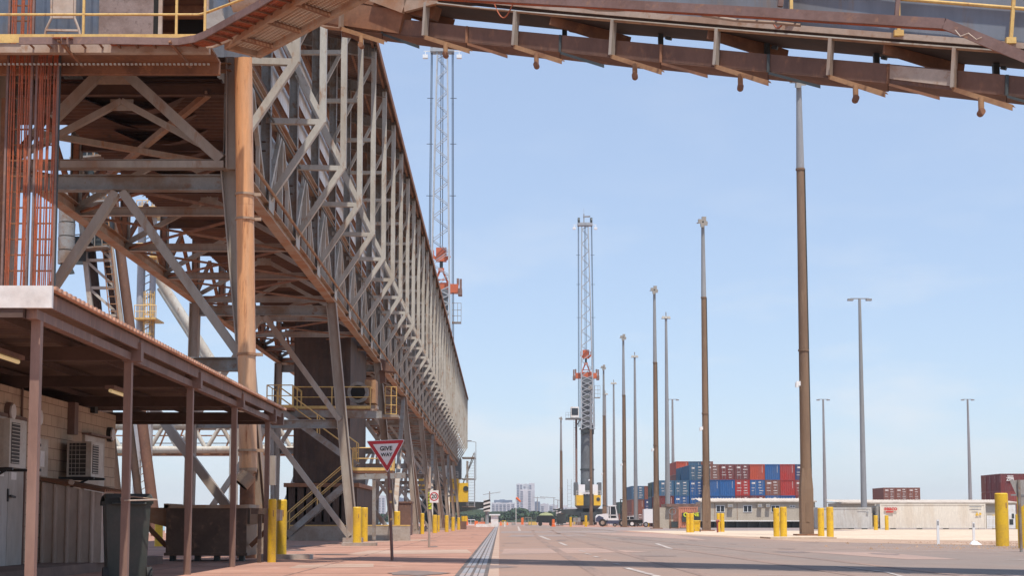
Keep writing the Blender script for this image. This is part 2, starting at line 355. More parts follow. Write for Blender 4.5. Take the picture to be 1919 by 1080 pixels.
def tag(o, label=None, cat=None, group=None, kind=None):
    if label: o['label'] = label
    if cat: o['category'] = cat
    if group: o['group'] = group
    if kind: o['kind'] = kind
    return o
def thing(name, loc, label, cat, group=None, rz=0):
    o = bpy.data.objects.new(name, None); col.objects.link(o); o.location = loc; o.rotation_euler.z = rz; o.empty_display_size = .2
    return tag(o, label, cat, group)
def one(mb, name, mat, loc, label, cat, group=None, smooth=False):
    return tag(mb.build(name, mat, None, smooth, loc=loc), label, cat, group)
KIDS = {}
def children(o): return [c for c in o.children]
def copy_tree(o, loc=None, rz=None, label=None, parent=None, sub=None):
    c = o.copy(); col.objects.link(c)
    if parent is not None: c.parent = parent
    if loc is not None: c.location = loc
    if rz is not None: c.rotation_euler.z = rz
    if label: c['label'] = label
    for ch in children(o): copy_tree(ch, parent=c)
    return c
def text(name, s, size, mat, parent, loc, rot=(R(90), 0, 0), bold=0.0, depth=0.002, align='CENTER', sx=1.0):
    cu = bpy.data.curves.new(name, 'FONT'); cu.body = s; cu.size = size; cu.extrude = depth; cu.offset = bold; cu.align_x = align; cu.align_y = 'CENTER'; cu.resolution_u = 3
    t = bpy.data.objects.new(name, cu); col.objects.link(t)
    dg = bpy.context.evaluated_depsgraph_get(); me = bpy.data.meshes.new_from_object(t.evaluated_get(dg)); bpy.data.objects.remove(t)
    me.materials.clear(); me.materials.append(M[mat])
    o = bpy.data.objects.new(name, me); col.objects.link(o); o.parent = parent; o.location = loc; o.rotation_euler = rot; o.scale.x = sx
    return o
# ------------------------------------------------------------------ ground, road, markings
def sheet(name, pts, z, mat, kind='structure'):
    m = MB(); m.quad(*[(p[0], p[1], z) for p in pts]); o = m.build(name, mat); tag(o, kind=kind); return o
def gp(*px): return [G(x, y) for x, y in px]
g = MB(); g.quad((-6000, -60, 0), (6000, -60, 0), (6000, 6000, 0), (-6000, 6000, 0)); tag(g.build('ground', 'apron'), kind='structure')
sheet('water', [(-3000, 112), (-34, 112), (-34, 1200), (-3000, 1200)], .004, 'water')
RX0, RX1 = -0.76, -0.20
# the road: asphalt from the rail's kerb strip to the gravel verge
sheet('road', [(0.0, -20), (60, -20), (60, 44), (30.5, 50), (20, 55), (14, 68), (11.5, 110), (11, 600), (0.0, 600)], .004, 'road')
sheet('side_road', [(11.2, 148.5), (35.5, 148.5), (37.5, 172.5), (400, 172.5), (400, 236), (11.2, 236)], .004, 'dark_patch')
sheet('kerb_strip', [(-0.195, -20), (-0.01, -20), (-0.01, 600), (-0.195, 600)], .008, 'pale_slab')
gv = sheet('gravel_yard', [(60.5, 62), (33, 66), (22, 72), (15.5, 86), (13, 112), (12.5, 148), (36, 148), (38, 172), (420, 172), (420, 60)], .004, 'gravel')
dv = sheet('dirt_verge', [(60.4, 44.2), (30.6, 50.2), (20.1, 55.2), (14.2, 68.2), (11.7, 108), (12.9, 111.8), (15.4, 85.8), (21.9, 71.8), (32.9, 65.8), (60.4, 61.8)], .003, 'verge_dirt')
# crane rail slot let into the apron
m = MB(); m.box(RX0, RX1, -20, 600, -.05, .008); tag(m.build('crane_rail_slab', 'rail_plate'), kind='structure')
m = MB()
for x, w in ((-.76, .08), (-.60, .02), (-.50, .05), (-.38, .02), (-.27, .07)): m.box(x, x + w, -20, 600, 0, .0115)
tag(m.build('rail_groove', 'groove'), kind='structure')
m = MB(); y = 8.0
while y < 160:
    m.box(RX0, RX1, y, y + .04, 0, .0095); y += 2.4
tag(m.build('rail_joint', 'groove'), kind='structure')
# pale slab patches and darker tar repairs
def patches(name, quads, mat, z):
    m = MB()
    for q in quads: m.quad(*[(p.x, p.y, z) for p in gp(*q)])
    tag(m.build(name, mat), kind='structure')
patches('apron_pale_slab', [((690, 1033), (875, 1031), (885, 1038), (650, 1040)), ((560, 1060), (700, 1058), (700, 1064), (540, 1066)), ((700, 1014), (800, 1012), (800, 1014), (690, 1017))], 'pale_slab', .004)
patches('road_patch', [((960, 1004), (1090, 1003), (1100, 1006), (950, 1007)), ((940, 997), (1140, 996), (1160, 999), (938, 1000))], 'dark_patch', .008)
patches('worn_patch', [((1500, 1035), (1640, 1036), (1800, 1050), (1700, 1050)), ((1090, 1000), (1250, 1001), (1330, 1014), (1180, 1006)), ((945, 1030), (1100, 1028), (1220, 1036), (940, 1040))], 'pink_patch', .0075)
def line(m, a, b, w, z=.012):
    p, q = G(*a), G(*b); d = (q - p).normalized(); n = Vector((-d.y, d.x, 0)) * w / 2
    m.quad((p.x + n.x, p.y + n.y, z), (q.x + n.x, q.y + n.y, z), (q.x - n.x, q.y - n.y, z), (p.x - n.x, p.y - n.y, z))
m = MB()
for a, b, w in [((1172, 1066), (1225, 1080), .13), ((1225, 1080), (1250, 1088), .13), ((1230, 1020), (1258, 1030), .16), ((1275, 1030.5), (1350, 1031), .16), ((1255, 1023), (1310, 1023.5), .2), ((1258, 1026.5), (1340, 1027), .15),
                ((1160, 1028), (1258, 1029.5), .12), ((1400, 1027), (1919, 1038), .13), ((1250, 1020.3), (1290, 1020.3), .2), ((1570, 1063.5), (1500, 1063.5), .07), ((1380, 1063), (1446, 1063.5), .07), ((1272, 1062.5), (1333, 1063), .07),
                ((1570, 1063.5), (1660, 1074), .09), ((1660, 1074), (1700, 1085), .09), ((1885, 1050.5), (1919, 1051), .3), ((1420, 1080), (1500, 1079), .06),
                ((1048, 1018), (1062, 1024), .14), ((1012, 1006), (1030, 1013), .2), ((971, 988), (974, 996), .25)]: line(m, a, b, w)
for x, y in ((1090, 1034.5), (1101, 1040), (1117, 1045.5), (1135, 1052), (1155, 1059)): line(m, (x - 4, y - 1), (x + 6, y + 1), .09)
tag(m.build('road_marking', 'paint_line'), kind='structure')
# slab joints, oil stains and tyre tracks on the apron and road
m = MB()
for i in range(1, 9): x = -.76 - i * 2.9; m.box(x - .02, x + .02, 8, 250, 0, .0046)
for i in range(60): y = 14 + i * 4.3; m.box(-30, -.77, y - .02, y + .02, 0, .0043)
tag(m.build('slab_joint', 'joint_line'), kind='structure')
def blob(m, x, y, rx, ry, z, rnd):
    n = 14; m.quad(*[(x + rx * math.cos(2 * math.pi * i / n) * rnd.uniform(.55, 1.1), y + ry * math.sin(2 * math.pi * i / n) * rnd.uniform(.55, 1.1), z) for i in range(n)])
rs = random.Random(5); m = MB()
for i in range(46): blob(m, rs.uniform(-9, 16), 22 + 90 * rs.random() ** 1.7, rs.uniform(.06, .6), rs.uniform(.2, 1.8), .0090 + i * .00002, rs)
tag(m.build('oil_stain', 'oil_stain'), kind='structure')
m = MB()
for (xa, xb, xc) in ((1.6, 2.2, 3.0), (3.4, 4.0, 4.9), (6.0, 5.2, 3.4), (7.8, 7.1, 5.3)):
    pts = [(xa + (xc - xa) * t * t + (xb - xa) * .4 * t, 20 + 130 * t) for t in [k / 16 for k in range(17)]]
    for p, q in zip(pts, pts[1:]): m.quad((p[0], p[1], .0087), (p[0] + .26, p[1], .0087), (q[0] + .26, q[1], .0087), (q[0], q[1], .0087))
tag(m.build('tyre_track', 'tyre_mark'), kind='structure')
# rubble line at the wharf edge far left, one rough bank
m = MB()
for i in range(240):
    x = random.uniform(-60, -31); yy = random.uniform(104, 111); r = random.uniform(.2, .55)
    m.add([(x - r, yy, 0), (x + r, yy - r, 0), (x + r * .3, yy + r, 0), (x, yy, r * random.uniform(.7, 1.3))], [(0, 1, 3), (1, 2, 3), (2, 0, 3)])
tag(m.build('rubble_bank', 'rock'), 'pale rubble bank along the far edge of the wharf', 'rubble', kind='stuff')
# stones along the verge
m = MB()
for i in range(420):
    p = G(1935 - abs(random.gauss(0, 150)), random.uniform(1016, 1031)); r = random.uniform(.012, .04)
    if random.random() < .1: r *= 2
    m.add([(p.x - r, p.y, 0), (p.x + r, p.y - r, 0), (p.x + r * .3, p.y + r, 0), (p.x, p.y, r * 1.2)], [(0, 1, 3), (1, 2, 3), (2, 0, 3)])
tag(m.build('verge_stones', 'verge_dirt'), 'loose brown stones scattered along the road verge', 'stones', kind='stuff')

# ------------------------------------------------------------------ the long conveyor gallery on trestles
GX0, GX1 = -12.85, -7.1       # left and right trusses
GZ, DZ, FZ = 10.17, 12.5, 13.55
Y0, SP, NF = 38.5, 5.95, 36
KX, KZ, EZ = -5.38, 13.05, 21.1
gal = thing('conveyor_gallery', ((GX0 + GX1) / 2, Y0, 0), 'very long grey enclosed conveyor gallery with bent side frames raised on trestle legs', 'conveyor gallery')
YE = Y0 + SP * (NF - 1)
for x, f in ((GX1, 1), (GX0, -1)):
    m = MB(); m.ibeam((x, Y0 - .3, GZ + .15), (x, YE, GZ + .15), .34, .36, .03); m.build('bottom_chord', 'chord_steel', gal)
    m = MB(); m.ibeam((x, Y0 - .3, FZ), (x, YE, FZ), .3, .3, .03); m.build('top_chord', 'chord_steel', gal)
m = MB()
m.corr((GX0 + .25, Y0 - .1, DZ), (0, YE - Y0, 0), (GX1 - GX0 - .5, 0, 0), (0, 0, -1), .35, .06); m.box(GX0 + .25, GX1 - .25, Y0, YE, DZ + .02, DZ + .1); m.build('deck', 'dark_deck', gal)
# cladding on both sides between floor and roof, with girts standing off it
m = MB(); m.corr((GX1 - .75, Y0 + .2, FZ - .3), (0, YE - Y0 - .2, 0), (0, 0, 6.1), (1, 0, 0), .25, .035); m.build('cladding', 'wall_sheet', gal)
m = MB(); m.corr((GX0 + .75, Y0 + .2, FZ - .3), (0, YE - Y0 - .2, 0), (0, 0, 6.1), (-1, 0, 0), .25, .035); m.build('cladding', 'wall_sheet', gal)
m = MB(); m.box(GX0 + .75, GX1 - .78, YE, YE + .1, FZ - .3, FZ + 7); m.build('end_wall', 'wall_sheet', gal)
for k in range(5):
    z = FZ + .45 + k * 1.25
    for x, f in ((GX1 - .58, 1), (GX0 + .58, -1)):
        m = MB(); m.channel((x, Y0, z), (x, YE, z), .12, .20, .015, flip=f); m.build('girt', 'rusty_steel', gal)
# roof: mono sheets rising to a ridge, underside corrugated
RZ = EZ + 1.3; XC = (GX0 + GX1) / 2
m = MB()
m.corr((KX + .18, Y0 - .2, EZ + .12), (0, YE - Y0 + .4, 0), (XC - KX - .18, 0, RZ - EZ), (0, 0, 1), .30, .05)
m.corr((2 * XC - KX - .18, Y0 - .2, EZ + .12), (0, YE - Y0 + .4, 0), (-(XC - KX - .18), 0, RZ - EZ), (0, 0, 1), .30, .05)
m.build('roof', 'roof_sheet', gal)
m = MB(); m.box(KX + .17, KX + .22, Y0 - .2, YE + .2, EZ - .05, EZ + .26); m.build('eave_gutter', 'rusty_steel', gal)
m = MB(); m.tube((GX1 + .28, Y0, GZ + .6), (GX1 + .28, YE, GZ + .6), .05, n=8); m.build('service_pipe', 'rust_flange', gal)
m = MB(); m.tube((GX1 + .24, Y0, FZ - .5), (GX1 + .24, YE, FZ - .5), .035, n=8); m.build('service_pipe', 'crane_dark', gal)
for k in range(4):
    t = (k + .35) / 4.2; x = KX + .3 + (XC - KX) * t; z = EZ + (RZ - EZ) * t + .02
    m = MB(); m.channel((x, Y0, z), (x, YE, z), .1, .16); m.build('purlin', 'rusty_steel', gal)
# one bay's frame: knee post, strut, braces (repeated)
def frame_mb(kx, s):   # s=+1 right hand side
    m = MB(); a = .20; X = XC + (kx - XC) * s; C = XC + (GX1 - XC) * s
    y = 0
    m.bar((X, y, KZ), (X, y, EZ - .1), a, .19, (0, 1, 0))
    m.bar((X, y, KZ + .06), (C, y, GZ + .3), .19, a, (0, 1, 0))           # lower raking leg
    m.bar((X, y, KZ), (C, y, KZ + .05), .17, .17)                             # strut
    m.bar((X, y, KZ + .1), (C + .1 * s, y, KZ + 3.3), .17, .17, (0, 1, 0))   # knee brace up to the wall column
    m.bar((X, y, KZ + 4.1), (C, y, KZ + 4.1), .15, .15)                         # upper strut
    m.bar((C, y, KZ + 4.1), (X, y, EZ - .5), .13, .13, (0, 1, 0))               # upper brace
    return m
def col_mb(s):
    C = XC + (GX1 - XC) * s; m = MB(); m.ibeam((C, 0, GZ + .33), (C, 0, EZ + .5), .28, .3, .025, (1, 0, 0)); return m
fr = frame_mb(KX, 1); protos = {}
def rep(name, mb, mat, first):   # the first is built, then copied along the gallery
    o = MB(); o.v = [(v[0], v[1] + Y0, v[2]) for v in mb.v]; o.f = mb.f
    p = o.build(name, mat, gal)
    for i in range(1, NF):
        c = p.copy(); col.objects.link(c); c.parent = gal; c.location = (0, i * SP, 0)
    return p
rep('side_frame', frame_mb(KX, 1), 'frame_steel', 0)
rep('wall_column', col_mb(1), 'grey_steel', 0)
rep('wall_column', col_mb(-1), 'grey_steel', 0)
m = MB(); m.ibeam((GX0, 0, GZ + .12), (GX1, 0, GZ + .12), .2, .26, .02); rep('floor_beam', m, 'leg_steel', 0)
m = MB(); m.ibeam((2 * XC - KX, 0, EZ - .1), (XC, 0, EZ + .9), .22, .42, .02); m.ibeam((KX + .1, 0, EZ - .15), (XC, 0, EZ + .85), .24, .52, .02)
for dx in (-.04, .22): m.box(KX - dx - .02, KX - dx, -.14, .14, EZ - .3, EZ + .12)
rep('roof_beam', m, 'grey_steel', 0)
m = MB(); m.ibeam((GX0, 0, DZ - .2), (GX1, 0, DZ - .2), .2, .3, .02); rep('deck_beam', m, 'dark_deck', 0)
# truss web of a bay: W bracing, on both trusses, and sway bracing between
for X in (GX1, GX0):
    m = MB()
    if X == GX0:
        m.bar((X, 0, GZ + .3), (X, 0, DZ), .17, .17, (0, 1, 0)); m.bar((X, .1, GZ + .3), (X, SP / 2, DZ - .1), .13, .15); m.bar((X, SP - .1, GZ + .3), (X, SP / 2, DZ - .1), .13, .15); rep('truss_web', m, 'rusty_steel', 0); continue
    for a, b in (((0, GZ + .3), (SP / 2 - .1, FZ - .12)), ((SP / 2 + .1, FZ - .12), (SP, GZ + .3))):
        m.bar((X, a[0], a[1]), (X, b[0], b[1]), .14, .17)
    m.bar((X, SP / 2, GZ + .3), (X, SP / 2, FZ - .12), .17, .17, (0, 1, 0)); m.bar((X, SP / 4, GZ + 1.9), (X, SP / 4, GZ + .3), .11, .11, (0, 1, 0)); m.bar((X, SP * .75, GZ + 1.9), (X, SP * .75, GZ + .3), .11, .11, (0, 1, 0))
    m.bar((X, SP / 4 - .1, GZ + .3), (X, SP / 2 - .5, FZ - .12), .08, .1)
    for yy in (0.02,): m.box(X + .17 if X > -10 else X - .19, X + .19 if X > -10 else X - .17, yy - .45, yy + .45, GZ + .1, GZ + .75)
    rep('truss_web', m, 'frame_steel' if X > -10 else 'rusty_steel', 0)
m = MB()
m.bar((GX0 + .2, .1, GZ + .02), (GX1 - .2, SP - .1, GZ + .02), .07, .07); m.bar((GX1 - .2, .1, GZ + .09), (GX0 + .2, SP - .1, GZ + .09), .07, .07)
rep('wind_brace', m, 'rusty_steel', 0)
m = MB()
m.bar((GX0 + .1, 0, GZ + .3), (XC, 0, DZ - .5), .16, .16, (0, 1, 0)); m.bar((GX1 - .1, 0, GZ + .3), (XC, 0, DZ - .5), .16, .16, (0, 1, 0)); m.box(XC - .3, XC + .3, -.02, .02, DZ - .75, DZ - .45)
rep('sway_frame', m, 'leg_steel', 0)

# trestle bents
BP = SP * 4
BENTL = ['grey steel trestle carrying the near end of the gallery, behind the rusty downpipe', 'grey steel trestle second along the gallery, beside the yellow handrailed stair', 'grey trestle third along the gallery, just beyond the dark clad tower',
         'grey trestle fourth from the near end of the gallery', 'grey trestle fifth from the near end of the gallery', 'grey trestle sixth from the near end of the gallery', 'grey trestle seventh from the near end, short of the yellow crane', 'grey trestle next to last under the far gallery end', 'grey trestle farthest away under the far end of the gallery']
LF, RF = GX0 - .12, GX1 + 1.0
for k in range(9):
    Y = Y0 + BP * k
    b = thing('trestle_bent', (XC, Y, 0), BENTL[k], 'trestle', 'trestles carrying the conveyor gallery')
    m = MB(); m.ibeam((GX1, Y, GZ - .05), (RF, Y, .25), .36, .42, .03, (1, 0, 0)); m.box(RF - .4, RF + .4, Y - .35, Y + .35, 0, .25); m.build('leg', 'leg_steel', b)
    m = MB(); m.ibeam((GX0, Y, GZ - .05), (LF, Y, .25), .36, .42, .03, (1, 0, 0)); m.box(LF - .4, LF + .4, Y - .35, Y + .35, 0, .25); m.build('leg', 'leg_steel', b)
    m = MB(); m.ibeam((GX0 + .15, Y - .02, GZ - .38), (GX1 - .15, Y - .02, GZ - .38), .3, .42, .03); m.build('cap_beam', 'grey_steel', b)
    mz = 5.0; lx = GX0 + (LF - GX0) * (GZ - mz) / GZ; rx = GX1 + (RF - GX1) * (GZ - mz) / GZ; cx = (lx + rx) / 2
    m = MB(); m.ibeam((lx + .15, Y, mz), (rx - .15, Y, mz), .28, .36, .025); m.build('cross_beam', 'grey_steel', b)
    for (p, q) in (((XC + .08, GZ - .62), (rx - .1, mz + .15)), ((XC - .08, GZ - .62), (lx + .1, mz + .15)), ((cx + .08, mz - .2), (RF - .15, .3)), ((cx - .08, mz - .2), (LF + .15, .3))):
        m = MB(); m.bar((p[0], Y - .03, p[1]), (q[0], Y - .03, q[1]), .22, .26, (0, 1, 0)); m.build('brace', 'leg_steel', b)
    if k in (2, 4, 6):
        for X, X2 in ((GX1, RF), (GX0, LF)):
            m = MB(); m.bar((X, Y + BP - .4, GZ - .2), (X2, Y + .3, .3), .28, .28); m.build('raking_brace', 'leg_steel', b)
    elif k in (3, 5):
        m = MB(); m.bar((GX1, Y + .4, GZ - .2), (RF, Y + BP * .35, .3), .24, .24); m.build('raking_brace', 'leg_steel', b)
# stair and platform tower on the outside of the gallery's far end
YT = YE - 8
st = thing('access_stair_tower', (KX + .8, YT, 0), 'yellow and grey caged stair platform hung at the far gallery end', 'stair tower')
m = MB()
for z in (3.2, 7.6, 11.0): m.box(KX - .6, KX + 1.5, YT - 2, YT + 3, z, z + .15)
m.each('platform', 'grey_steel', st)
m = MB()
for x in (KX + 1.4,):
    for z in (3.2, 7.6):
        for yy in (-2, .5, 3): m.bar((x, YT + yy, z), (x, YT + yy, z + 4.4), .08)
        for q in range(8): m.bar((x, YT - 2, z + .5 + q * .5), (x, YT + 3, z + .5 + q * .5), .05)
for q in range(16): m.bar((KX + .2, YT - 2, 3.5 + q * .45), (KX + 1.4, YT - 2, 3.5 + q * .45), .05)
m.build('guard_rail', 'lattice_white', st)
m = MB(); m.bar((KX - .4, YT - 1, 7), (KX + 1.3, YT - 1, 11.8), .15); m.bar((KX - .1, YT + 1, 8), (KX + 1.3, YT + 1, 11.2), .12); m.box(KX + .1, KX + .45, YT - 2.2, YT - 1.9, 3.4, 10.5); m.build('stringer', 'grey_steel', st)
m = MB(); m.box(KX - 2.6, KX + .4, YT - 2.5, YT + 1.5, 4, 7.0); m.build('machine_housing', 'crane_yellow', st)
m = MB(); m.tube((KX + .05, YT - 2.6, 6.1), (KX + .05, YT - 2.45, 6.1), .42, n=16); m.build('vent_fan', 'crane_dark', st)
m = MB(); m.bar((KX + 1.6, YT, 7.6), (KX + 1.6, YT, 13.6), .1); m.bar((KX + 1.6, YT, 13.6), (KX + .7, YT, 13.8), .08); m.box(KX + .2, KX + .9, YT - .15, YT + .15, 13.7, 13.9); m.build('lamp', 'mast_grey', st)
# ------------------------------------------------------------------ transfer house and its platform above the near end
PY = 34.0                                   # front edge of the platform
def q34(x, y): return P(x, y, PY)
zdeck = q34(200, 72).z
zb = q34(200, 98).z
xr = q34(392, 72).x; xl = -20.0
th = thing('transfer_house', (-11, PY + 3, 0), 'transfer house with blue sheeting and dark doorway behind the yellow railed deck', 'transfer house')
m = MB(); m.box(xl, xr, PY, PY + .18, zb, zdeck - .12); m.build('fascia_beam', 'beige_channel', th)
m = MB(); m.box(xl, xr, PY + .2, PY + 1.5, zdeck - .16, zdeck - .1); m.box(xl, xr, PY + 1.3, PY + 1.45, zdeck - .45, zdeck - .16); m.build('floor', 'rusty_steel', th)
m = MB(); m.box(xl, GX1 + .1, PY + 1.35, Y0 + 9, 13.8, 13.9); m.build('house_floor', 'dark_deck', th)
for yy in (PY + 2.2, PY + 3.4):
    m = MB(); m.box(xl, GX1 + .1, yy, yy + .2, 13.5, 13.79); m.build('floor_joist', 'rusty_steel', th)
m = MB(); m.channel((xl, Y0 - .25, 13.5), (xr + .3, Y0 - .25, 13.5), .2, .4, .02); m.build('rear_beam', 'rust_flange', th)
# serrated grating edge below the fascia
m = MB(); x = xl
while x < xr - .1:
    m.box(x, x + .05, PY + .3, PY + .36, zb - .2, zb - .16); x += .1
m.build('grating_edge', 'frame_steel', th)
m = MB(); m.box(xl, q34(40, 70).x, PY - .03, PY - .01, zdeck - .11, zdeck + .1); m.box(q34(40, 70).x, xr, PY - .03, PY - .01, zdeck - .02, zdeck + .1); m.build('toe_board', 'yellow_rail', th)
m = MB()
hz = q34(200, 27).z
m.tube((xl, PY, hz), (q34(330, 27).x, PY, hz), .03); m.tube((xl, PY, hz + .55), (q34(330, 27).x, PY, hz + .55), .03)
m.path([q34(330, 27), q34(372, 27), q34(385, 24), P(455, -2, 33.4), P(500, -20, 32.6)], .03)
for x in (-30, 157, 331): m.bar((q34(x, 27).x, PY, zdeck - .1), (q34(x, 27).x, PY, hz + .6), .055)
m.bar((q34(386, 27).x, PY - .1, zdeck), (q34(386, 27).x, PY - .1, hz + .6), .055)
m.build('handrail', 'yellow_rail', th)
WY = PY + 1.4
def w(x, y): return P(x, y, WY)
m = MB(); zt = zdeck + 3.2
m.corr((xl, WY, zdeck), (w(186, 50).x - xl, 0, 0), (0, 0, 3.2), (0, -1, 0), .28, .04); m.corr((w(386, 50).x, WY, zdeck), (w(400, 50).x - w(386, 50).x + .9, 0, 0), (0, 0, 3.2), (0, -1, 0), .28, .04)
m.build('sheeting', 'blue_sheet', th)
m = MB(); m.box(w(186, 50).x, w(288, 50).x, WY - .05, WY + .05, zdeck, zt); m.build('rusty_panel', 'rust_plate', th)
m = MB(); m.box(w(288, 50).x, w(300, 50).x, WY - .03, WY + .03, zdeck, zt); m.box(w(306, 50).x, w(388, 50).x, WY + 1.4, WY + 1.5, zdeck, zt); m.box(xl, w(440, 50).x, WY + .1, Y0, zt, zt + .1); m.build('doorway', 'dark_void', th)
m = MB(); m.bar((w(302, 50).x, WY - .08, zdeck), (w(302, 50).x, WY - .08, zt), .09); m.bar((w(389, 50).x, WY - .12, zdeck), (w(389, 50).x, WY - .12, zt), .1); m.build('door_post', 'beige_channel', th)
# things standing on the platform
sty = PY + .7
def s_(x, y): return P(x, y, sty)
bench = thing('mesh_stand', (s_(117, 60).x, sty, zdeck), 'beige tube framed mesh stand on the upper deck behind the handrail', 'stand')
m = MB()
pts = [(84, 66), (86, 55), (96, 34), (97, -25)]
m.path([s_(*p) for p in pts], .03); m.path([s_(x, y) for x, y in ((150, 66), (148, 55), (140, 34), (141, -25))], .03)
m.bar(s_(86, 56), s_(147, 57), .05); m.build('frame', 'beige_channel', bench)
m = MB(); m.box(s_(100, 0).x, s_(138, 0).x, sty - .02, sty + .02, s_(0, 34).z, s_(0, -25).z); m.build('mesh_panel', 'beige_channel', bench)
sack = MB(); a = P(402, 45, PY + .5)
vs = [(-.28, 0), (-.30, .5), (-.34, .66), (-.12, .56), (.2, .7), (.24, .4), (.3, .28), (.2, .2), (.27, .08), (.22, -.05)]
sack.prism([(a.x + x * .8, a.y, a.z - .1 + z * .8) for x, z in vs], (0, .18, 0)); one(sack, 'rubble_sack', 'sign_back', (a.x, a.y, a.z), 'pinkish torn sack leaning beside the dark doorway on the upper deck', 'sack')
dr = thing('motor_drum', P(458, 5, PY - .2), 'beige drum shaped motor behind the bend of the yellow handrail', 'motor')
m = MB(); a = P(458, 2, PY + .1); m.tube(a + Vector((-.3, 0, 0)), a + Vector((.35, 0, .1)), .26, n=20); m.build('casing', 'beige_channel', dr, True)
m = MB(); m.tube(a + Vector((-.36, 0, -.02)), a + Vector((-.3, 0, 0)), .12, n=16); m.build('shaft_cover', 'rusty_steel', dr)

# ------------------------------------------------------------------ horizontal cable tray with its bend, and the bend's walkway
zt_ = P(200, 70, 33.5).z
def H(x, y, z):
    d = ray(x, y); t = (z - CAMZ) / d.z; return Vector((0, 0, CAMZ)) + d * t
zr = zt_ - .02
outer = [H(x, y, zr) for x, y in ((36, 74), (200, 73), (334, 75), (365, 70), (385, 62), (480, 8), (560, -40))]
inner = []
for i, p in enumerate(outer):
    d = (outer[min(i + 1, 6)] - outer[max(i - 1, 0)]).normalized(); n = Vector((-d.y, d.x, 0)) ; inner.append(p + n * .62)
tr = thing('cable_tray', outer[1].xyz, 'purplish steel cable tray of orange cables along the deck edge, bending up at the downpipe', 'cable tray')
m = MB()
for i in range(6): m.bar(outer[i] - Vector((0, 0, .03)), outer[i + 1] - Vector((0, 0, .03)), .04, .17)
m.build('side_rail', 'tray_steel', tr)
m = MB()
for i in range(6): m.bar(inner[i], inner[i + 1], .04, .14)
m.build('side_rail', 'beige_channel', tr)
m = MB()
for i in range(6):
    L = (outer[i + 1] - outer[i]).length; n = max(1, round(L / .42))
    for k in range(n):
        t = (k + .5) / n; a = outer[i].lerp(outer[i + 1], t); b = inner[i].lerp(inner[i + 1], t); m.bar(a - Vector((0, 0, .06)), b - Vector((0, 0, .06)), .045, .03)
for k, (x, y) in enumerate(((110, 75), (318, 77))):
    a = H(x, y, zr - .05); m.bar(a, a + Vector((.28, 1.0, -.3)), .06, .05)
m.each('rung', 'rusty_steel', tr)
m = MB()
for c in range(15):
    t = .1 + .8 * c / 14; pts = [outer[i].lerp(inner[i], t) + Vector((0, 0, random.uniform(-.02, .01))) for i in range(1 if c < 12 else 0, 7)]
    m.path(pts, .021 + random.uniform(-.004, .006), 6)
m.build('cables', 'cable_orange', tr)
# where cables leave the tray and drop into the vertical ladder
LY = 34.8
def l_(x, y): return P(x, y, LY)
def ladder(name_label, x0, x1, ytop, ybot, xs, bend):
    o = thing('cable_ladder', l_((x0 + x1) / 2, ybot), name_label, 'cable ladder', 'vertical cable ladders at the end of the canopy')
    a, b = l_(x0, ytop), l_(x0 - 3, ybot); c, d = l_(x1, ytop), l_(x1 - 4, ybot)
    a.x = b.x = (a.x + b.x) / 2; c.x = d.x = (c.x + d.x) / 2
    m = MB(); m.bar(a, b, .05, .09, (0, 1, 0)); m.build('side_rail', 'tray_steel', o)
    m = MB(); m.bar(c, d, .05, .09, (0, 1, 0)); m.build('side_rail', 'tray_steel', o)
    m = MB(); z = b.z + .1
    while z < a.z: m.bar((a.x, LY + .05, z), (c.x, LY + .05, z), .03, .035); z += .38
    m.each('rung', 'rusty_steel', o)
    m = MB()
    for i, t in enumerate(xs):
        X = a.x + (c.x - a.x) * t; r = random.uniform(.014, .022); pts = []
        zz = b.z - .3; j = 0
        while zz < a.z + .05:
            pts.append((X + .012 * math.sin(i * 2 + j * .9) , LY - .02 + random.uniform(-.01, .01), zz)); zz += .9; j += 1
        if bend: pts += [(X + .02, LY - .05, a.z + .15), (X + .25, LY - .25, a.z + .45), (X + .75, PY - .55, zr + .0)]
        else: pts.append((X, LY - .02, a.z))
        m.path(pts, r, 6)
    m.build('cables', 'cable_orange', o)
    return o
ladder('vertical cable ladder with loose orange cables, the outer one nearest the picture edge', 13, 59, -12, 545, [.12, .2, .29, .50, .56, .62, .78, .86, .92], False)
ladder('vertical cable ladder densely packed with orange cables, just beside the gallery trestle', 66, 107, 118, 545, [.06, .13, .2, .3, .37, .5, .57, .63, .78, .85, .92], True)
m = MB(); a, b = l_(112, 100), l_(109, 545); m.bar(a, (a.x, a.y, b.z), .07); one(m, 'conduit_pipe', 'crane_dark', (a.x, a.y, b.z), 'thin dark vertical conduit beside the densely packed cable ladder', 'conduit')
# thin grey columns seen behind the ladders carry the house deck
for i, (x, y) in enumerate(((2, 37.0),)):
    p = P(x, 500, y); m = MB(); m.ibeam((p.x, y, 0), (p.x, y, zb - .25), .16, .2, .02, (0, 1, 0))
    one(m, 'deck_column', 'rusty_steel', (p.x, y, 0), ['slim brown deck column behind the outer cable ladder', 'slim brown deck column seen between the two cable ladders'][i], 'column', 'slim columns under the transfer house deck')
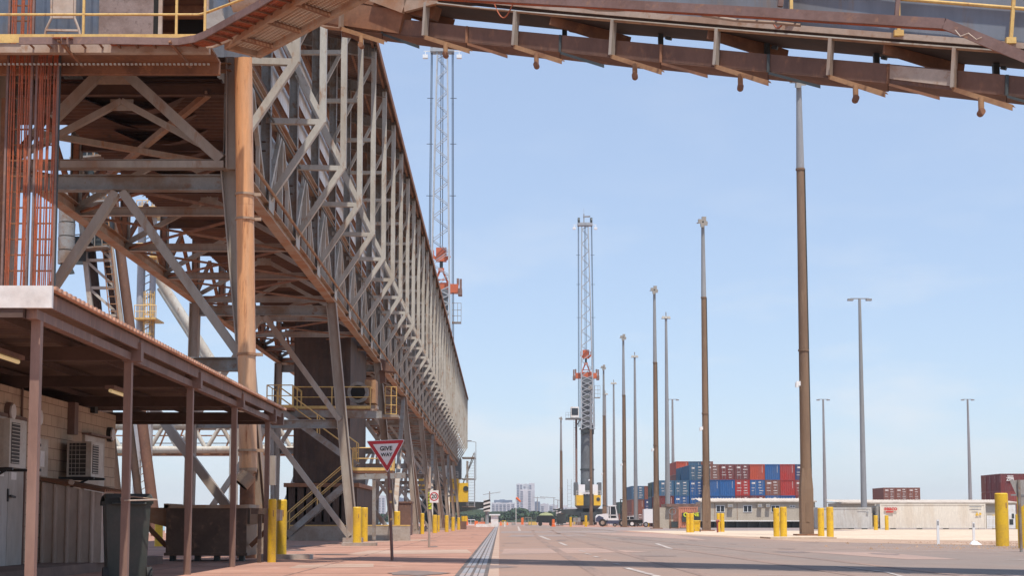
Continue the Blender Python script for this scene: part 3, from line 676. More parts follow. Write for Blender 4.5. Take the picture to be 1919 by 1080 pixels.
# front frame panel between the house and the first trestle
ff = thing('portal_frame', (XC, Y0 - .5, GZ), 'rusty upper portal frame with splayed flat braces above the near trestle', 'portal frame')
yy = Y0 - .45
def f_(x, y): return P(x, y, yy)
m = MB(); m.ibeam((GX0, yy, f_(0, 127).z), (GX1 + .1, yy, f_(0, 127).z), .3, .2, .02); m.build('head_beam', 'rust_flange', ff)
m = MB(); m.bar(f_(188, 137), f_(100, 224), .26, .2, (0, 1, 0)); m.build('brace', 'leg_steel', ff)
m = MB(); m.bar(f_(236, 137), f_(414, 300), .26, .2, (0, 1, 0)); m.build('brace', 'leg_steel', ff)
m = MB(); p = f_(212, 140); m.box(p.x - .45, p.x + .45, yy - .02, yy + .02, p.z - .25, p.z + .2); m.build('gusset_plate', 'chord_steel', ff)
m = MB(); m.bar(f_(115, 309), f_(420, 309), .22, .18); m.build('tie_beam', 'leg_steel', ff)
m = MB(); m.ibeam((GX1 + .15, yy, GZ - .1), (GX1 + .1, yy, 13.7), .26, .3, .03, (1, 0, 0)); m.build('post', 'leg_steel', ff)
m = MB(); m.ibeam((GX0 - .1, yy, GZ - .1), (GX0 - .1, yy, 13.7), .26, .3, .03, (1, 0, 0)); m.build('post', 'leg_steel', ff)
# underside plates of the near bays: hoppers and dark ceiling frames
hp = thing('chute_hopper', (XC, Y0 + 3, DZ), 'dark rusty chute hoppers and liners under the transfer house floor', 'hopper')
m = MB()
for j in range(6):
    yb = Y0 + 1.0 + j * 1.7; m = MB(); n = 10; w_ = (GX1 - GX0 - 3.0)
for j in range(6):
    yb = Y0 + 1.0 + j * 1.7; m = MB(); n = 10
    for i in range(n):
        x0, x1 = GX0 + 1.5 + w_ * i / n, GX0 + 1.5 + w_ * (i + 1) / n; z0, z1 = DZ - .1 - .43 * math.sin(math.pi * i / n), DZ - .1 - .43 * math.sin(math.pi * (i + 1) / n)
        m.quad((x0, yb, z0), (x1, yb, z1), (x1, yb + 1.3, z1 + .3), (x0, yb + 1.3, z0 + .3))
    m.build('liner_plate', 'dark_deck', hp)
m = MB(); m.bar((GX0 + .5, Y0, GZ + 1.0), (GX1 - .4, Y0 + 9, DZ - .3), .16); m.bar((GX1 - .6, Y0, DZ - .3), (GX0 + .5, Y0 + 7, GZ + 1.3), .16); m.each('stay', 'chord_steel', hp)

# ------------------------------------------------------------------ rusty downpipe
dp = thing('downpipe', (P(460, 900, 37.4).x, 37.4, 0), 'wide rust streaked downpipe with an elbow mouth, at the near gallery corner', 'downpipe')
DY = 37.4
def d_(x, y): return P(x, y, DY)
A = d_(456, 108); B = d_(465, 878); xm = (A.x + B.x) / 2; rr = .225
def pipe_x(z): return B.x + (A.x - B.x) * (z - B.z) / (A.z - B.z)
segs = [A.z, d_(0, 385).z, d_(0, 662).z, B.z]
for i in range(3):
    m = MB(); m.tube((pipe_x(segs[i]), DY, segs[i] - .004), (pipe_x(segs[i + 1]), DY, segs[i + 1]), rr, n=28); m.build('pipe_section', 'pipe_rust', dp, True)
for y in (365, 411, 665, 845):
    z = d_(0, y).z; x = pipe_x(z); m = MB(); m.tube((x, DY, z - .03), (x, DY, z + .03), rr + .03, n=28); m.box(x + rr, x + rr + .18, DY - .04, DY + .04, z - .04, z + .04); m.build('clamp', 'chord_steel', dp)
m = MB(); e0 = Vector((pipe_x(B.z), DY, B.z)); e1 = d_(466, 893); e2 = d_(452, 909)
m.path([e0 + Vector((0, 0, .02)), e0 + Vector((0, 0, -.12)), e1 + Vector((.0, -.05, .02)), e2 + Vector((0, -.12, 0))], rr * .98, 28); o = m.build('elbow', 'chord_steel', dp, True)
m = MB(); dd = (e2 - e1).normalized(); m.tube(e2 + Vector((0, -.12, 0)) + dd * .001, e2 + Vector((0, -.12, 0)) + dd * .012, rr * .86, n=28); m.build('mouth', 'dark_void', dp)
m = MB(); p = P(464, 905, 38.2); m.tube((p.x, 38.2, 1.1), (p.x, 38.2, P(464, 870, 38.2).z), .2, n=20); m.tube((p.x, 38.2, 0), (p.x, 38.2, 1.1), .25, n=20)
one(m, 'sump_pipe', 'rusty_steel', (p.x, 38.2, 0), 'short brown standpipe behind the elbow of the rusty downpipe', 'pipe', smooth=True)
m = MB(); p = P(497, 900, 40.2); m.box(p.x - .28, p.x + .28, 40.1, 40.3, P(0, 910, 40.2).z, P(0, 855, 40.2).z); m.box(p.x - .1, p.x + .1, 40.15, 40.25, 0, P(0, 910, 40.2).z)
one(m, 'junction_cabinet', 'leg_steel', (p.x, 40.2, 0), 'flat grey cabinet on a post behind the near trestle leg', 'cabinet')

# ------------------------------------------------------------------ the inclined conveyor overhead
A0 = Vector((-4.3, 32.6, 0)); A1 = Vector((9.7, 22.9, 0)); cdv = (A1 - A0).normalized(); cn_ = Vector((-cdv.y, cdv.x, 0))
def CV(x, y, q=0.0):
    d = ray(x, y); o = Vector((0, 0, CAMZ)); a = A0 + cn_ * q
    t = (a - o).dot(cn_) / d.dot(cn_); return o + d * t
UP = Vector((0, 0, 1))
cv = thing('inclined_conveyor', CV(1400, 95), 'rusty inclined conveyor bridge with hanging spill trough passing overhead above the road', 'conveyor')
XS = [640, 717, 875, 1050, 1239, 1440, 1665, 1887, 2110, 2350, 2620, 2900, 3200, 3520, 3860]
def itp(tab, x):
    for (a, b), (c, d) in zip(tab, tab[1:]):
        if x <= c or (c, d) == tab[-1]: return b + (d - b) * (x - a) / (c - a)
TOP = [(640, 24), (717, 31), (913, 53), (1050, 65), (1240, 83), (1400, 98), (1650, 118), (1919, 143), (2110, 163)]
BOT = [(640, 55), (717, 62), (913, 84), (1050, 97), (1240, 117), (1440, 135), (1665, 156), (1919, 182), (2110, 203)]
SER = [(640, -16), (900, 14), (1100, 31), (1400, 57), (1700, 81), (1860, 93), (2110, 113)]
BCK = [(640, 14), (913, 40), (1050, 55), (1180, 64), (1300, 75), (1450, 88), (1650, 107), (1800, 119), (2110, 147)]
def top(x): return itp(TOP, x)
def bot(x): return itp(BOT, x)
def ser(x): return itp(SER, x)
def bck(x): return itp(BCK, x)
for i in range(len(XS) - 1):
    a, b = XS[i], XS[i + 1]; m = MB(); q = .12
    p = [CV(a, top(a), q), CV(b - 1, top(b), q), CV(b - 1, bot(b), q), CV(a, bot(a), q)]
    m.prism(p, cn_ * .03)
    w_ = b - a
    # sloping belly of the trough
    m.prism([CV(a, bot(a) - 1, q), CV(b - 1, bot(b) - 1, q), CV(b - 1, bot(b) + 16, q + .45), CV(a, bot(a) + 14, q + .45)], (0, 0, .015))
    m.prism([CV(a, bot(a) + 13, q + .45), CV(b, bot(b) + 15, q + .45), CV(b, bot(b) - 8, q + .45), CV(a, bot(a) - 8, q + .45)], cn_ * .02)
    m.build('trough_panel', 'light_panel' if i == 6 and False else 'brown_panel', cv)
    m = MB(); m.bar(CV(a, top(a), q - .015), CV(a - 1, bot(a), q - .015), .05, .04); xb = a + w_ * .43; m.prism([CV(a, bot(a) - 1, q - .03), CV(xb, bot(xb) + 15, q - .03), CV(xb, bot(xb) + 21, q - .03), CV(a, bot(a) + 4, q - .03)], cn_ * .02); m.build('seam_flange', 'crane_dark' if i % 2 else 'rusty_steel', cv)
m = MB(); a, b = 1667, 1782; q = .10
m.prism([CV(a, top(a) + 2, q), CV(b, top(b) + 2, q), CV(b, bot(b) - 7, q), CV(a, bot(a) - 9, q)], cn_ * .015); o = m.build('replacement_panel', 'beige_channel', cv); tag(o, 'pale replacement panel on the brown trough')
for x in (644, 800, 968, 1150, 1345, 1558, 1790, 2020, 2280, 2560, 2860):
    m = MB(); s = 1 + (x - 968) / 3200; p = CV(x, ser(x) + 3, .02); q_ = CV(x - 4, bot(x) - 4, .02); m.bar(p, q_, .06, .15, cn_); m.build('hanger', 'leg_steel', cv)
    m = MB(); a = x - 6; L = 90 * s; P1 = [CV(a, bot(a) - 5, .0), CV(a + L, bot(a) + 23 * s, .0), CV(a + L, bot(a) + 31 * s, .0), CV(a, bot(a) + 2, .0)]
    m.prism(P1, cn_ * .02); m.prism([P1[0], P1[1], P1[1] + cn_ * .12, P1[0] + cn_ * .12], (0, 0, .015))
    m.prism([CV(a + L - 1, bot(a) + 25 * s, .02), CV(a + L + 6, bot(a) + 27 * s, .02), CV(a + L + 6, bot(a) + 27 * s, .12), CV(a + L - 1, bot(a) + 25 * s, .12)], (0, 0, .01)); m.build('angle_flange', 'rust_flange', cv)
    m = MB(); c = a + L * .48; u = CV(c, bot(a) + 12 * s, -.02); v = CV(c, bot(a) + 34 * s, -.02); m.tube(u, (u.x, u.y, v.z), .048, n=16); m.build('hanger_tube', 'rust_flange', cv, True)
    m = MB(); m.tube(v + Vector((-.01, -.09, .0)), v + Vector((.01, .07, .0)), .058, n=18); m.build('roller_end', 'rusty_steel', cv, True)
for x in (737, 1058, 1238, 1437, 1642, 1866):
    m = MB(); p = CV(x, bck(x) - 6, .9); q_ = CV(x, top(x) + 4, .9); m.bar(p, (p.x, p.y, q_.z), .1); m.bar(CV(x + 10, bck(x) + 1, .85), CV(x + 20, bck(x) + 3, .85), .06); m.build('drop_post', 'crane_dark', cv)
# the bridge runs on past the edge of the view
# walkway underside: rises from the front line to the back line
def strip(name, f1, q1, f2, q2, mat, th=.03, x0=820, x1=2110, parent=cv):
    m = MB(); xs = [x0, 1050, 1250, 1450, 1650, 1850, x1, 2500, 3100, 4000]
    for a, b in zip(xs, xs[1:]):
        pts = [CV(a, f1(a), q1), CV(b, f1(b), q1), CV(b, f2(b), q2), CV(a, f2(a), q2)]
        n = (pts[1] - pts[0]).cross(pts[3] - pts[0]).normalized(); m.prism(pts, n * th)
    return m.build(name, mat, parent)
strip('walkway_floor', lambda x: ser(x) + 4, .0, bck, 1.25, 'under_shade', .02, 700)
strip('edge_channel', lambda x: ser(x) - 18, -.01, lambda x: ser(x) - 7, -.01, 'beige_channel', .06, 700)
strip('shaded_web', lambda x: ser(x) - 7, .03, lambda x: ser(x) - 1, .03, 'under_shade', .05, 700)  # shaded lower part of the edge channel, painted as a dark strip
m = MB(); n = 620; pr = None
for i in range(n):
    x = 720 + i * 1400 / n; p = CV(x, ser(x) + .5, -.02); r = .012; m.cbox(p, .022, .03, .022)
m.build('grating_teeth', 'frame_steel', cv)
strip('edge_angle', lambda x: ser(x) + 1.5, -.02, lambda x: ser(x) + 5, -.02, 'rust_flange', .03, 700)
for x in (700, 1030, 1325, 1655, 1990):
    m = MB(); m.bar(CV(x + 2, ser(x) + 9, .03), CV(x + 150, ser(x) + 56, 1.3), .05, .26); m.build('cross_member', 'rusty_steel', cv)
# side girder plates and conveyor body behind
GB = lambda x: ser(x) - 17
m = MB()
xs = [1040, 1250, 1450, 1650, 1850, 2110, 2500, 3100, 4000]
for a, b in zip(xs, xs[1:]):
    p = [CV(a, GB(a) - 1, .12), CV(b, GB(b) - 1, .12)]; m.prism([p[0], p[1], p[1] + UP * 1.35, p[0] + UP * 1.35], cn_ * .05)
m.build('side_girder', 'blue_girder', cv)
m = MB()
for a, b in zip(xs, xs[1:]):
    p = [CV(a, GB(a) - 1, .12) + UP * 1.2, CV(b, GB(b) - 1, .12) + UP * 1.2]; m.prism([p[0] + cn_ * .1, p[1] + cn_ * .1, p[1] + cn_ * 2.5, p[0] + cn_ * 2.5], (0, 0, .1))
p = [CV(640, -40, .3), CV(1040, -5, .3)]; m.prism([p[0] + UP * .9, p[1] + UP * .9, p[1] + UP * .9 + cn_ * 2.4, p[0] + UP * .9 + cn_ * 2.4], (0, 0, .1))
m.build('belt_deck', 'dark_deck', cv)
m = MB()
TRB = [(900, -4), (1370 + 30, 24), (1770, 47), (1950, 122), (2110, 185)]
def trb(x): return itp(TRB, x)
xs = [780, 1000, 1200, 1400, 1600, 1770, 1860, 1950, 2060]
for a, b in zip(xs, xs[1:]): m.bar(CV(a, trb(a) - 3, -.5), CV(b, trb(b) - 3, -.5), .05, .17)
m.build('tray_rail', 'tray_steel', cv)
m = MB()
for c in range(9):
    m.path([CV(a, trb(a) + 3.5, -.5) + cn_ * (.02 + c * .014) + UP * random.uniform(-.02, .02) for a in xs], .02, 6)
m.build('tray_cables', 'cable_orange', cv)
m = MB()
for i in range(34):
    x = 800 + i * 36
    if x > 1780: break
    m.bar(CV(x, trb(x) + 1, -.5), CV(x, trb(x) + 1, -.5) + cn_ * .26, .035, .03)
m.each('tray_rung', 'rusty_steel', cv)
m = MB(); m.path([CV(x, y, -.3) for x, y in ((1083, 11), (1120, 18), (1150, 19), (1190, 17), (1240, 22), (1290, 24))], .03); m.path([CV(x, y, -.3) for x, y in ((1316, 28), (1380, 38), (1450, 42), (1500, 47))], .03); m.each('conduit', 'leg_steel', cv)
for x0, y0, w0, h0 in ((925, 3, 36, 28), (1446, 38, 22, 12), (1162, 4, 26, 10)):
    m = MB(); m.path([CV(x0 + w0 * t, y0 + h0 * math.sin(math.pi * t) + 4 * t, -.2) for t in [i / 10 for i in range(11)]], .014, 6); m.build('loose_cable', 'cable_orange', cv)
m = MB(); m.path([CV(x, y, -.56) for x, y in ((1790, 56), (1800, 68), (1815, 62), (1830, 74), (1840, 70))], .012, 6); m.build('loose_cable', 'beige_channel', cv)
rl = [(1460, -33), (1690, -2), (1919, 16), (2110, 30)]
m = MB(); xs2 = [1460, 1690, 1919, 2110, 2500, 3100, 4000]
for a, b in zip(xs2, xs2[1:]): m.tube(CV(a, itp(rl, a), -.03), CV(b, itp(rl, b), -.03), .03); m.tube(CV(a, itp(rl, a), -.03) + UP * .5, CV(b, itp(rl, b), -.03) + UP * .5, .03)
for x, yb in ((1483, 31), (1684, 62), (1894, 76), (2130, 97), (2390, 120), (2700, 148)):
    p = CV(x, yb, -.04); m.bar(p, CV(x + 10 if x > 1800 else x, yb - 60, -.04) + UP * .5, .055); m.cbox(p, .16, .08, .1)
m.build('handrail', 'yellow_rail', cv)
m = MB(); m.bar(CV(1680, 31, -.1), CV(1684, -15, -.1), .07); m.bar(CV(1462, 12, -.1), CV(1464, -10, -.1), .09); m.each('tray_post', 'tray_steel', cv)

# walkway bend between the platform and the conveyor (seen from below: perforated grating)
zw = P(480, 100, 34.4).z
bw = thing('link_walkway', H(560, 40, zw), 'short perforated grating walkway linking the deck to the overhead conveyor', 'walkway')
c1, c2, c3, c4 = H(424, 84, zw), H(484, 99, zw), H(706, -22, zw), H(640, -50, zw)
m = MB(); m.bar(c1, c4, .1, .2); m.bar(c2, c3, .12, .24); m.bar(c1, c2, .12, .2); m.each('stringer', 'chord_steel', bw)
m = MB(); nl = 30
for i in range(9): t = (i + .5) / 9; m.bar(c1.lerp(c2, t) + UP * .02, c4.lerp(c3, t) + UP * .02, .035, .03)
for i in range(64): t = i / 64; m.bar(c1.lerp(c4, t) + UP * .03, c2.lerp(c3, t) + UP * .03, .055, .02)
m.build('grating', 'chord_steel', bw)
m = MB()
for i in range(4): t = (i + .6) / 4; m.bar(c1.lerp(c4, t) - UP * .06, c2.lerp(c3, t) - UP * .06, .08, .1)
m.each('bearer', 'rusty_steel', bw)
# end bearing frame where the conveyor meets the gallery
eb = thing('conveyor_head_frame', CV(690, 20, .6), 'dark rusty head frame where the overhead conveyor enters the gallery front', 'frame')
m = MB(); m.bar(CV(600, 22, .2), CV(760, 44, .2), .3, .5); m.bar(CV(640, -20, .3), CV(820, 20, .3), .25, .4); m.each('beam', 'rusty_steel', eb)
m = MB(); m.bar(CV(610, 40, 1.4), CV(800, 58, 1.4), .3, .3); m.bar(CV(700, -10, .0), CV(760, 12, .0), .1, .3); m.bar(CV(760, 12, .0), CV(820, -4, .0), .1, .25); m.each('stay', 'chord_steel', eb)
m = MB(); m.prism([CV(590, -60, 3.5), CV(900, -30, 3.5), CV(900, 8, 3.5), CV(590, 18, 3.5)], cn_ * .1); m.build('rear_plate', 'dark_deck', eb)
# ------------------------------------------------------------------ canopy
CXX = -5.46
posts = [17.45, 21.8, 26.2, 30.6, 35.0]
CBZ = 3.29                        # underside of the edge beam
ca = thing('canopy', (-8, 26, 0), 'long brown open canopy with corrugated roof on five slim posts', 'canopy')
ca_y0, ca_y1 = 17.2, 36.2
def zs(x): return 3.40 + (-x - 5.46) * .035
for Y in posts:
    m = MB(); m.box(CXX - .055, CXX + .055, Y - .055, Y + .055, 0, CBZ); m.build('post', 'post_steel', ca)
ys = [ca_y0] + posts[1:] + [ca_y1]
for a, b in zip(ys, ys[1:]):
    m = MB(); m.box(CXX - .06, CXX + .06, a + .02, b - .02, CBZ, CBZ + .11); m.build('edge_beam', 'canopy_steel', ca)
    m = MB(); m.box(CXX + .12, CXX + .16, a + .015, b - .015, CBZ + .155, CBZ + .325); m.box(CXX + .06, CXX + .12, a + .02, b - .02, CBZ + .30, CBZ + .32); m.build('fascia', 'canopy_steel', ca)
for Y in ys[1:]:
    m = MB(); m.box(CXX - .08, CXX + .20, Y - .09, Y + .07, CBZ - .02, CBZ + .26); m.build('bracket', 'canopy_steel', ca)
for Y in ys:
    m = MB(); m.box(-12.6, CXX - .07, Y - .08, Y + .06, CBZ + .0, CBZ + .20); m.build('rafter', 'shaded_rafter_steel', ca)
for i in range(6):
    x = CXX - .9 - i * 1.15; m = MB(); m.box(x - .04, x + .04, ca_y0, ca_y1, CBZ + .205, CBZ + .30); m.build('purlin', 'shaded_rafter_steel', ca)
m = MB(); m.corr((-12.8, ca_y0, CBZ + .335), (0, ca_y1 - ca_y0, 0), (-12.8 * -1 + CXX + .26, 0, 0), (0, 0, 1), .19, .045); m.build('roof_sheet', 'canopy_sheet', ca)
m = MB(); y = ca_y0
while y < ca_y1 - .1:
    m.box(CXX + .20, CXX + .275, y + .05, y + .14, CBZ + .34, CBZ + .385); y += .19
m.box(CXX + .205, CXX + .268, ca_y0, ca_y1, CBZ + .333, CBZ + .347)
m.build('sheet_end', 'sheet_edge', ca)
m = MB(); fz = CBZ + .06; m.box(-12.6, CXX + .27, ca_y0 - .1, ca_y0 - .04, CBZ + .11, CBZ + .37); m.build('end_fascia', 'white_fascia', ca)
m = MB(); m.box(-12.6, CXX - .1, ca_y0 - .02, ca_y0 + .04, CBZ - .0, CBZ + .10); m.build('end_beam', 'canopy_steel', ca)
# ------------------------------------------------------------------ block building
BX = -8.5; BY1 = 32.9
bb = thing('block_building', (-10, 28, 0), 'cream concrete block building under the canopy with grey double doors', 'building')
m = MB(); m.box(-14, BX, 18, BY1, 0, CBZ - .02); m.build('wall', 'blockwork', bb)
m = MB(); m.box(-14, -7.42, 17, 33.0, 0.001, .17); m.build('plinth', 'shade_dark_slab', bb)
def wx(x, y, off=0.0): return PX(x, y, BX + off)
# doors: two leaves
dz0, dz1 = .17, PX(20, 785, BX).z
ya, yb, yc = PX(-24, 900, BX).y, PX(10, 900, BX).y, PX(39, 900, BX).y
for i, (a, b) in enumerate(((ya, yb - .01), (yb + .01, yc))):
    m = MB(); m.box(BX, BX + .05, a, b, dz0, dz1); d = m.build('door_leaf', 'door_paint', bb)
    if i:
        m = MB(); p = PX(15, 930, BX + .06); m.box(BX + .05, BX + .07, p.y - .03, p.y + .03, p.z - .1, p.z + .12); m.bar((BX + .1, p.y, p.z), (BX + .1, p.y + .25, p.z - .02), .035); m.build('handle', 'black_paint', d)
    for (x, y, w, h, mt) in (((27, 853, .35, .11, 'sign_red'), (26, 873, .35, .10, 'sign_white'), (26, 893, .28, .13, 'sign_white')) if i else ((2, 887, .3, .11, 'sign_white'),)):
        p = PX(x, y, BX + .055); m = MB(); m.box(BX + .05, BX + .056, p.y - w / 2, p.y + w / 2, p.z - h / 2, p.z + h / 2); m.build('notice', mt, d)
m = MB(); m.box(BX, BX + .07, yc + .005, yc + .06, dz0, dz1 + .05); m.box(BX, BX + .07, ya, yc, dz1 + .004, dz1 + .06); m.build('door_frame', 'canopy_steel', bb)
m = MB(); p, q = PX(43, 705, BX + .03), PX(43, 930, BX + .03); m.tube((p.x, p.y, CBZ), (q.x, p.y, q.z), .02); m.build('conduit', 'canopy_steel', bb)
# window behind the far air conditioner and the small far door
p, q = PX(156, 820, BX + .02), PX(193, 830, BX + .02)
m = MB(); m.box(BX, BX + .06, p.y, q.y, p.z - 1.4, p.z + .05); m.build('window', 'ac_white', bb)
m = MB(); m.box(BX, BX + .2, p.y - .05, q.y + .05, p.z + .055, p.z + .09); m.build('window_hood', 'canopy_steel', bb)
def wallbox(x0, x1, y0, y1, off, mat, name, label, cat, grp=None):
    a, b = PX(x0, (y0 + y1) / 2, BX + off), PX(x1, (y0 + y1) / 2, BX + off); z0, z1 = PX((x0 + x1) / 2, y1, BX + off).z, PX((x0 + x1) / 2, y0, BX + off).z
    m = MB(); m.box(BX + .002, BX + off, a.y, b.y, z0, z1); return one(m, name, mat, (BX + off / 2, (a.y + b.y) / 2, z0), label, cat, grp)
sb = wallbox(70, 90, 823, 893, .12, 'ac_white', 'switchboard', 'pale switchboard box with two black latches on the block wall', 'switchboard')
m = MB(); yy0 = PX(74, 860, BX + .12).y
for z in (835, 882): p = PX(75, z, BX + .13); m.cbox((BX + .13, p.y, p.z), .03, .06, .05)
m.build('latch', 'black_paint', sb)
m = MB(); p = PX(79, 858, BX + .13); m.box(BX + .121, BX + .126, p.y - .1, p.y + .16, p.z - .17, p.z + .12); m.build('notice', 'sign_white', sb)
wallbox(140, 147, 755, 815, .14, 'canopy_steel', 'cable_duct', 'brown vertical cable duct on the block wall above the air conditioner', 'duct')
wallbox(178, 184, 754, 775, .1, 'black_paint', 'sensor_box', 'small black sensor box high on the block wall', 'box')
# round bulkhead lamps on the wall
for i, (x, y) in enumerate(((24, 772), (75, 783), (211, 815))):
    p = PX(x, y, BX + .1); t = thing('bulkhead_lamp', p, ['round bulkhead lamp with a reddish rim above the double doors', 'round pale bulkhead lamp just behind the nearest canopy post', 'round bulkhead lamp at the far corner of the block wall'][i], 'lamp', 'round lamps along the block wall')
    m = MB(); m.tube((BX, p.y, p.z), (BX + .09, p.y, p.z), .16, n=24); m.build('housing', 'canopy_steel' if i == 0 else 'black_paint', t)
    m = MB(); m.tube((BX + .09, p.y, p.z), (BX + .12, p.y, p.z), .135, n=24); m.build('lens', 'sign_white', t)
# strip lamps under the canopy
for i, (x, y, Y) in enumerate(((10, 671, 20.5), (222, 738, 25.6))):
    p = P(x, y, Y); t = thing('strip_lamp', p, ['lit strip lamp under the canopy nearest the camera', 'lit strip lamp under the canopy beside the second post'][i], 'lamp', 'strip lamps under the canopy')
    m = MB(); m.box(p.x - .08, p.x + .08, Y - .6, Y + .6, p.z + .03, p.z + .09); m.build('housing', 'canopy_steel', t)
    m = MB(); m.tube((p.x, Y - .55, p.z), (p.x, Y + .55, p.z), .03); m.build('tube', 'lamp_tube', t)
# air conditioners
def aircon(corner, h, lab, cage):
    # corner: (x px, y px of the middle) of the near front corner
    p = corner; d = .45; L = .86
    t = thing('air_conditioner', (p.x - d / 2, p.y + L / 2, p.z - h / 2), lab, 'air conditioner', 'outdoor air conditioners on the block wall')
    z0, z1 = p.z - h / 2, p.z + h / 2; x1 = p.x; x0 = x1 - d; y0 = p.y; y1 = y0 + L
    m = MB(); m.box(x0 + .02, x1 - .01, y0 + .015, y1, z0, z1); m.build('casing', 'ac_dark' if cage else 'ac_white', t)
    m = MB()
    for a, b in (((x0, y0), (x0, y0)), ((x1 - .012, y0), (x1 - .012, y0))): m.bar((a[0], a[1], z0), (a[0], a[1], z1), .03)
    m.box(x0, x1, y0 - .01, y0 + .012, z1 - .03, z1); m.box(x0, x1, y0 - .01, y0 + .012, z0, z0 + .03); m.box(x1 - .1, x1, y0 - .012, y0 + .01, z0 + .03, z1 - .03)
    for i in range(1, 8): m.box(x0, x1 - .1, y0 - .006, y0, z0 + i * h / 8 - .004, z0 + i * h / 8 + .004)
    for i in range(1, 4): m.box(x0 + i * .075 - .003, x0 + i * .075 + .003, y0 - .01, y0 - .006, z0, z1)
    m.box(x1 - .012, x1, y0, y1, z0, z1); m.build('grille', 'ac_white', t)
    m = MB(); m.box(x1 + .001, x1 + .008, y0 + .08, y0 + .5, z0 + .06, z1 - .06); o = m.build('fan_guard', 'ac_dark', t)
    m = MB()
    for i in range(12): zz = z0 + .08 + i * (h - .16) / 11; m.box(x1 + .009, x1 + .016, y0 + .08, y0 + .5, zz - .006, zz + .006)
    m.build('wires', 'ac_white', o)
    m = MB(); m.box(BX, x1 + .06, y0 - .02, y0 + .05, z0 - .05, z0 - .005); m.box(BX, x1 + .06, y1 - .1, y1 - .04, z0 - .05, z0 - .005); m.bar((BX + .02, y0 + .02, z0 - .3), (x1 - .05, y0 + .02, z0 - .05), .035); m.build('bracket', 'black_paint', t)
    return t
aircon(PX(171, 861, BX + .62), .68, 'caged air conditioner bracketed on the wall above the ribbed lean-to', True)
aircon(PX(18, 830, BX + .50), .80, 'pale air conditioner mounted beside the double doors, cut by the picture edge', False)
# ribbed lean-to standing against the wall
ly = 27.6
le = thing('ribbed_lean_to', (-7.95, ly + 1, .17), 'low grey ribbed steel lean-to enclosure against the block wall', 'enclosure')
zl0 = P(70, 903, ly).z; zl1 = P(190, 925, ly).z; xr_ = P(190, 990, ly).x; xl_ = BX + .01
m = MB()
n = 5; wv = (xr_ - xl_) / n
for i in range(n):
    x0 = xl_ + i * wv; x1 = x0 + wv
    def zz(x): return zl0 + (zl1 - zl0) * (x - xl_) / (xr_ - xl_)
    pts = [(x0, .0), (x0 + wv * .16, -.05), (x0 + wv * .30, -.05), (x0 + wv * .40, 0), (x1, 0)]
    for (a, da), (b, db) in zip(pts, pts[1:]): m.quad((a, ly + da, .17), (b, ly + db, .17), (b, ly + db, zz(b)), (a, ly + da, zz(a)))
m.build('front_sheet', 'light_panel', le)
m = MB(); m.corr((xr_, ly, .17), (0, 1.7, 0), (0, 0, zl1 - .17), (1, 0, 0), .25, .03); m.build('side_sheet', 'light_panel', le)
m = MB(); m.prism([(xl_, ly - .07, zl0 + .02), (xr_ + .06, ly - .07, zl1 + .01), (xr_ + .06, ly + 1.85, zl1 + .01), (xl_, ly + 1.85, zl0 + .02)], (0, 0, .03)); y = 0
for i in range(12): y = ly + i * .15; m.bar((xl_, y, zl0 + .055), (xr_ + .06, y, zl1 + .045), .05, .05)
m.build('top_sheet', 'rusty_steel', le)
m = MB(); m.tube((P(137, 905, ly - .12).x, ly - .25, P(137, 905, ly).z), (P(137, 905, ly).x, ly - .1, P(137, 905, ly).z), .05, n=16); m.build('tap', 'beige_channel', le)
# ------------------------------------------------------------------ wheelie bin
def wheelie(loc, h, w, d, lab, mat, rz=0, tie=False):
    t = thing('wheelie_bin', loc, lab, 'bin', None, rz)
    m = MB(); b = .80
    m.hexa([(-w * b / 2, -d * b / 2, .06), (w * b / 2, -d * b / 2, .06), (w * b / 2, d * b / 2, .06), (-w * b / 2, d * b / 2, .06), (-w * .47, -d * .47, h * .88), (w * .47, -d * .47, h * .88), (w * .47, d * .47, h * .88), (-w * .47, d * .47, h * .88)])
    m.box(-w * .49, w * .49, -d * .49, d * .49, h * .86, h * .91); m.box(-w * .2, w * .2, -d * .46, -d * .3, .06, h * .3); m.build('body', mat, t, wrld=False)
    m = MB(); n = 10
    prof = [(-d * .53, h * .885), (-d * .50, h * .93), (-d * .2, h * .985), (d * .2, h * .995), (d * .5, h * .95), (d * .5, h * .90)]
    for (a, za), (c, zc) in zip(prof, prof[1:]): m.hexa([(-w * .52, a, za - .03), (w * .52, a, za - .03), (w * .52, c, zc - .03), (-w * .52, c, zc - .03), (-w * .48, a, za), (w * .48, a, za), (w * .48, c, zc), (-w * .48, c, zc)])
    m.build('lid', mat, t, wrld=False)
    m = MB(); m.tube((-w * .36, d * .56, h * .88), (w * .36, d * .56, h * .88), .018); m.build('handle', mat, t, wrld=False)
    for s in (-1, 1):
        m = MB(); m.tube((s * w * .40, d * .44, .12), (s * w * .52, d * .44, .12), .12, n=18); m.build('wheel', 'rubber', t, wrld=False)
    return t
bp = P(236, 1000, 23.0)
wb = wheelie((bp.x, 23.0, 0), 1.36, .70, .70, 'dark green wheelie bin roped to the second canopy post', 'bin_green', R(200))
rp = MB(); z = P(0, 940, 22.4).z; rp.path([(CXX, 21.72, z), (CXX + .08, 21.7, z), (CXX + .3, 22.5, z + .02), (bp.x + .2, 22.62, z + .07), (bp.x, 22.62, z + .05), (CXX - .09, 21.9, z)], .012, 6)
one(rp, 'tie_rope', 'beige_channel', (CXX, 22, z), 'pale rope tying the green bin to the canopy post', 'rope')
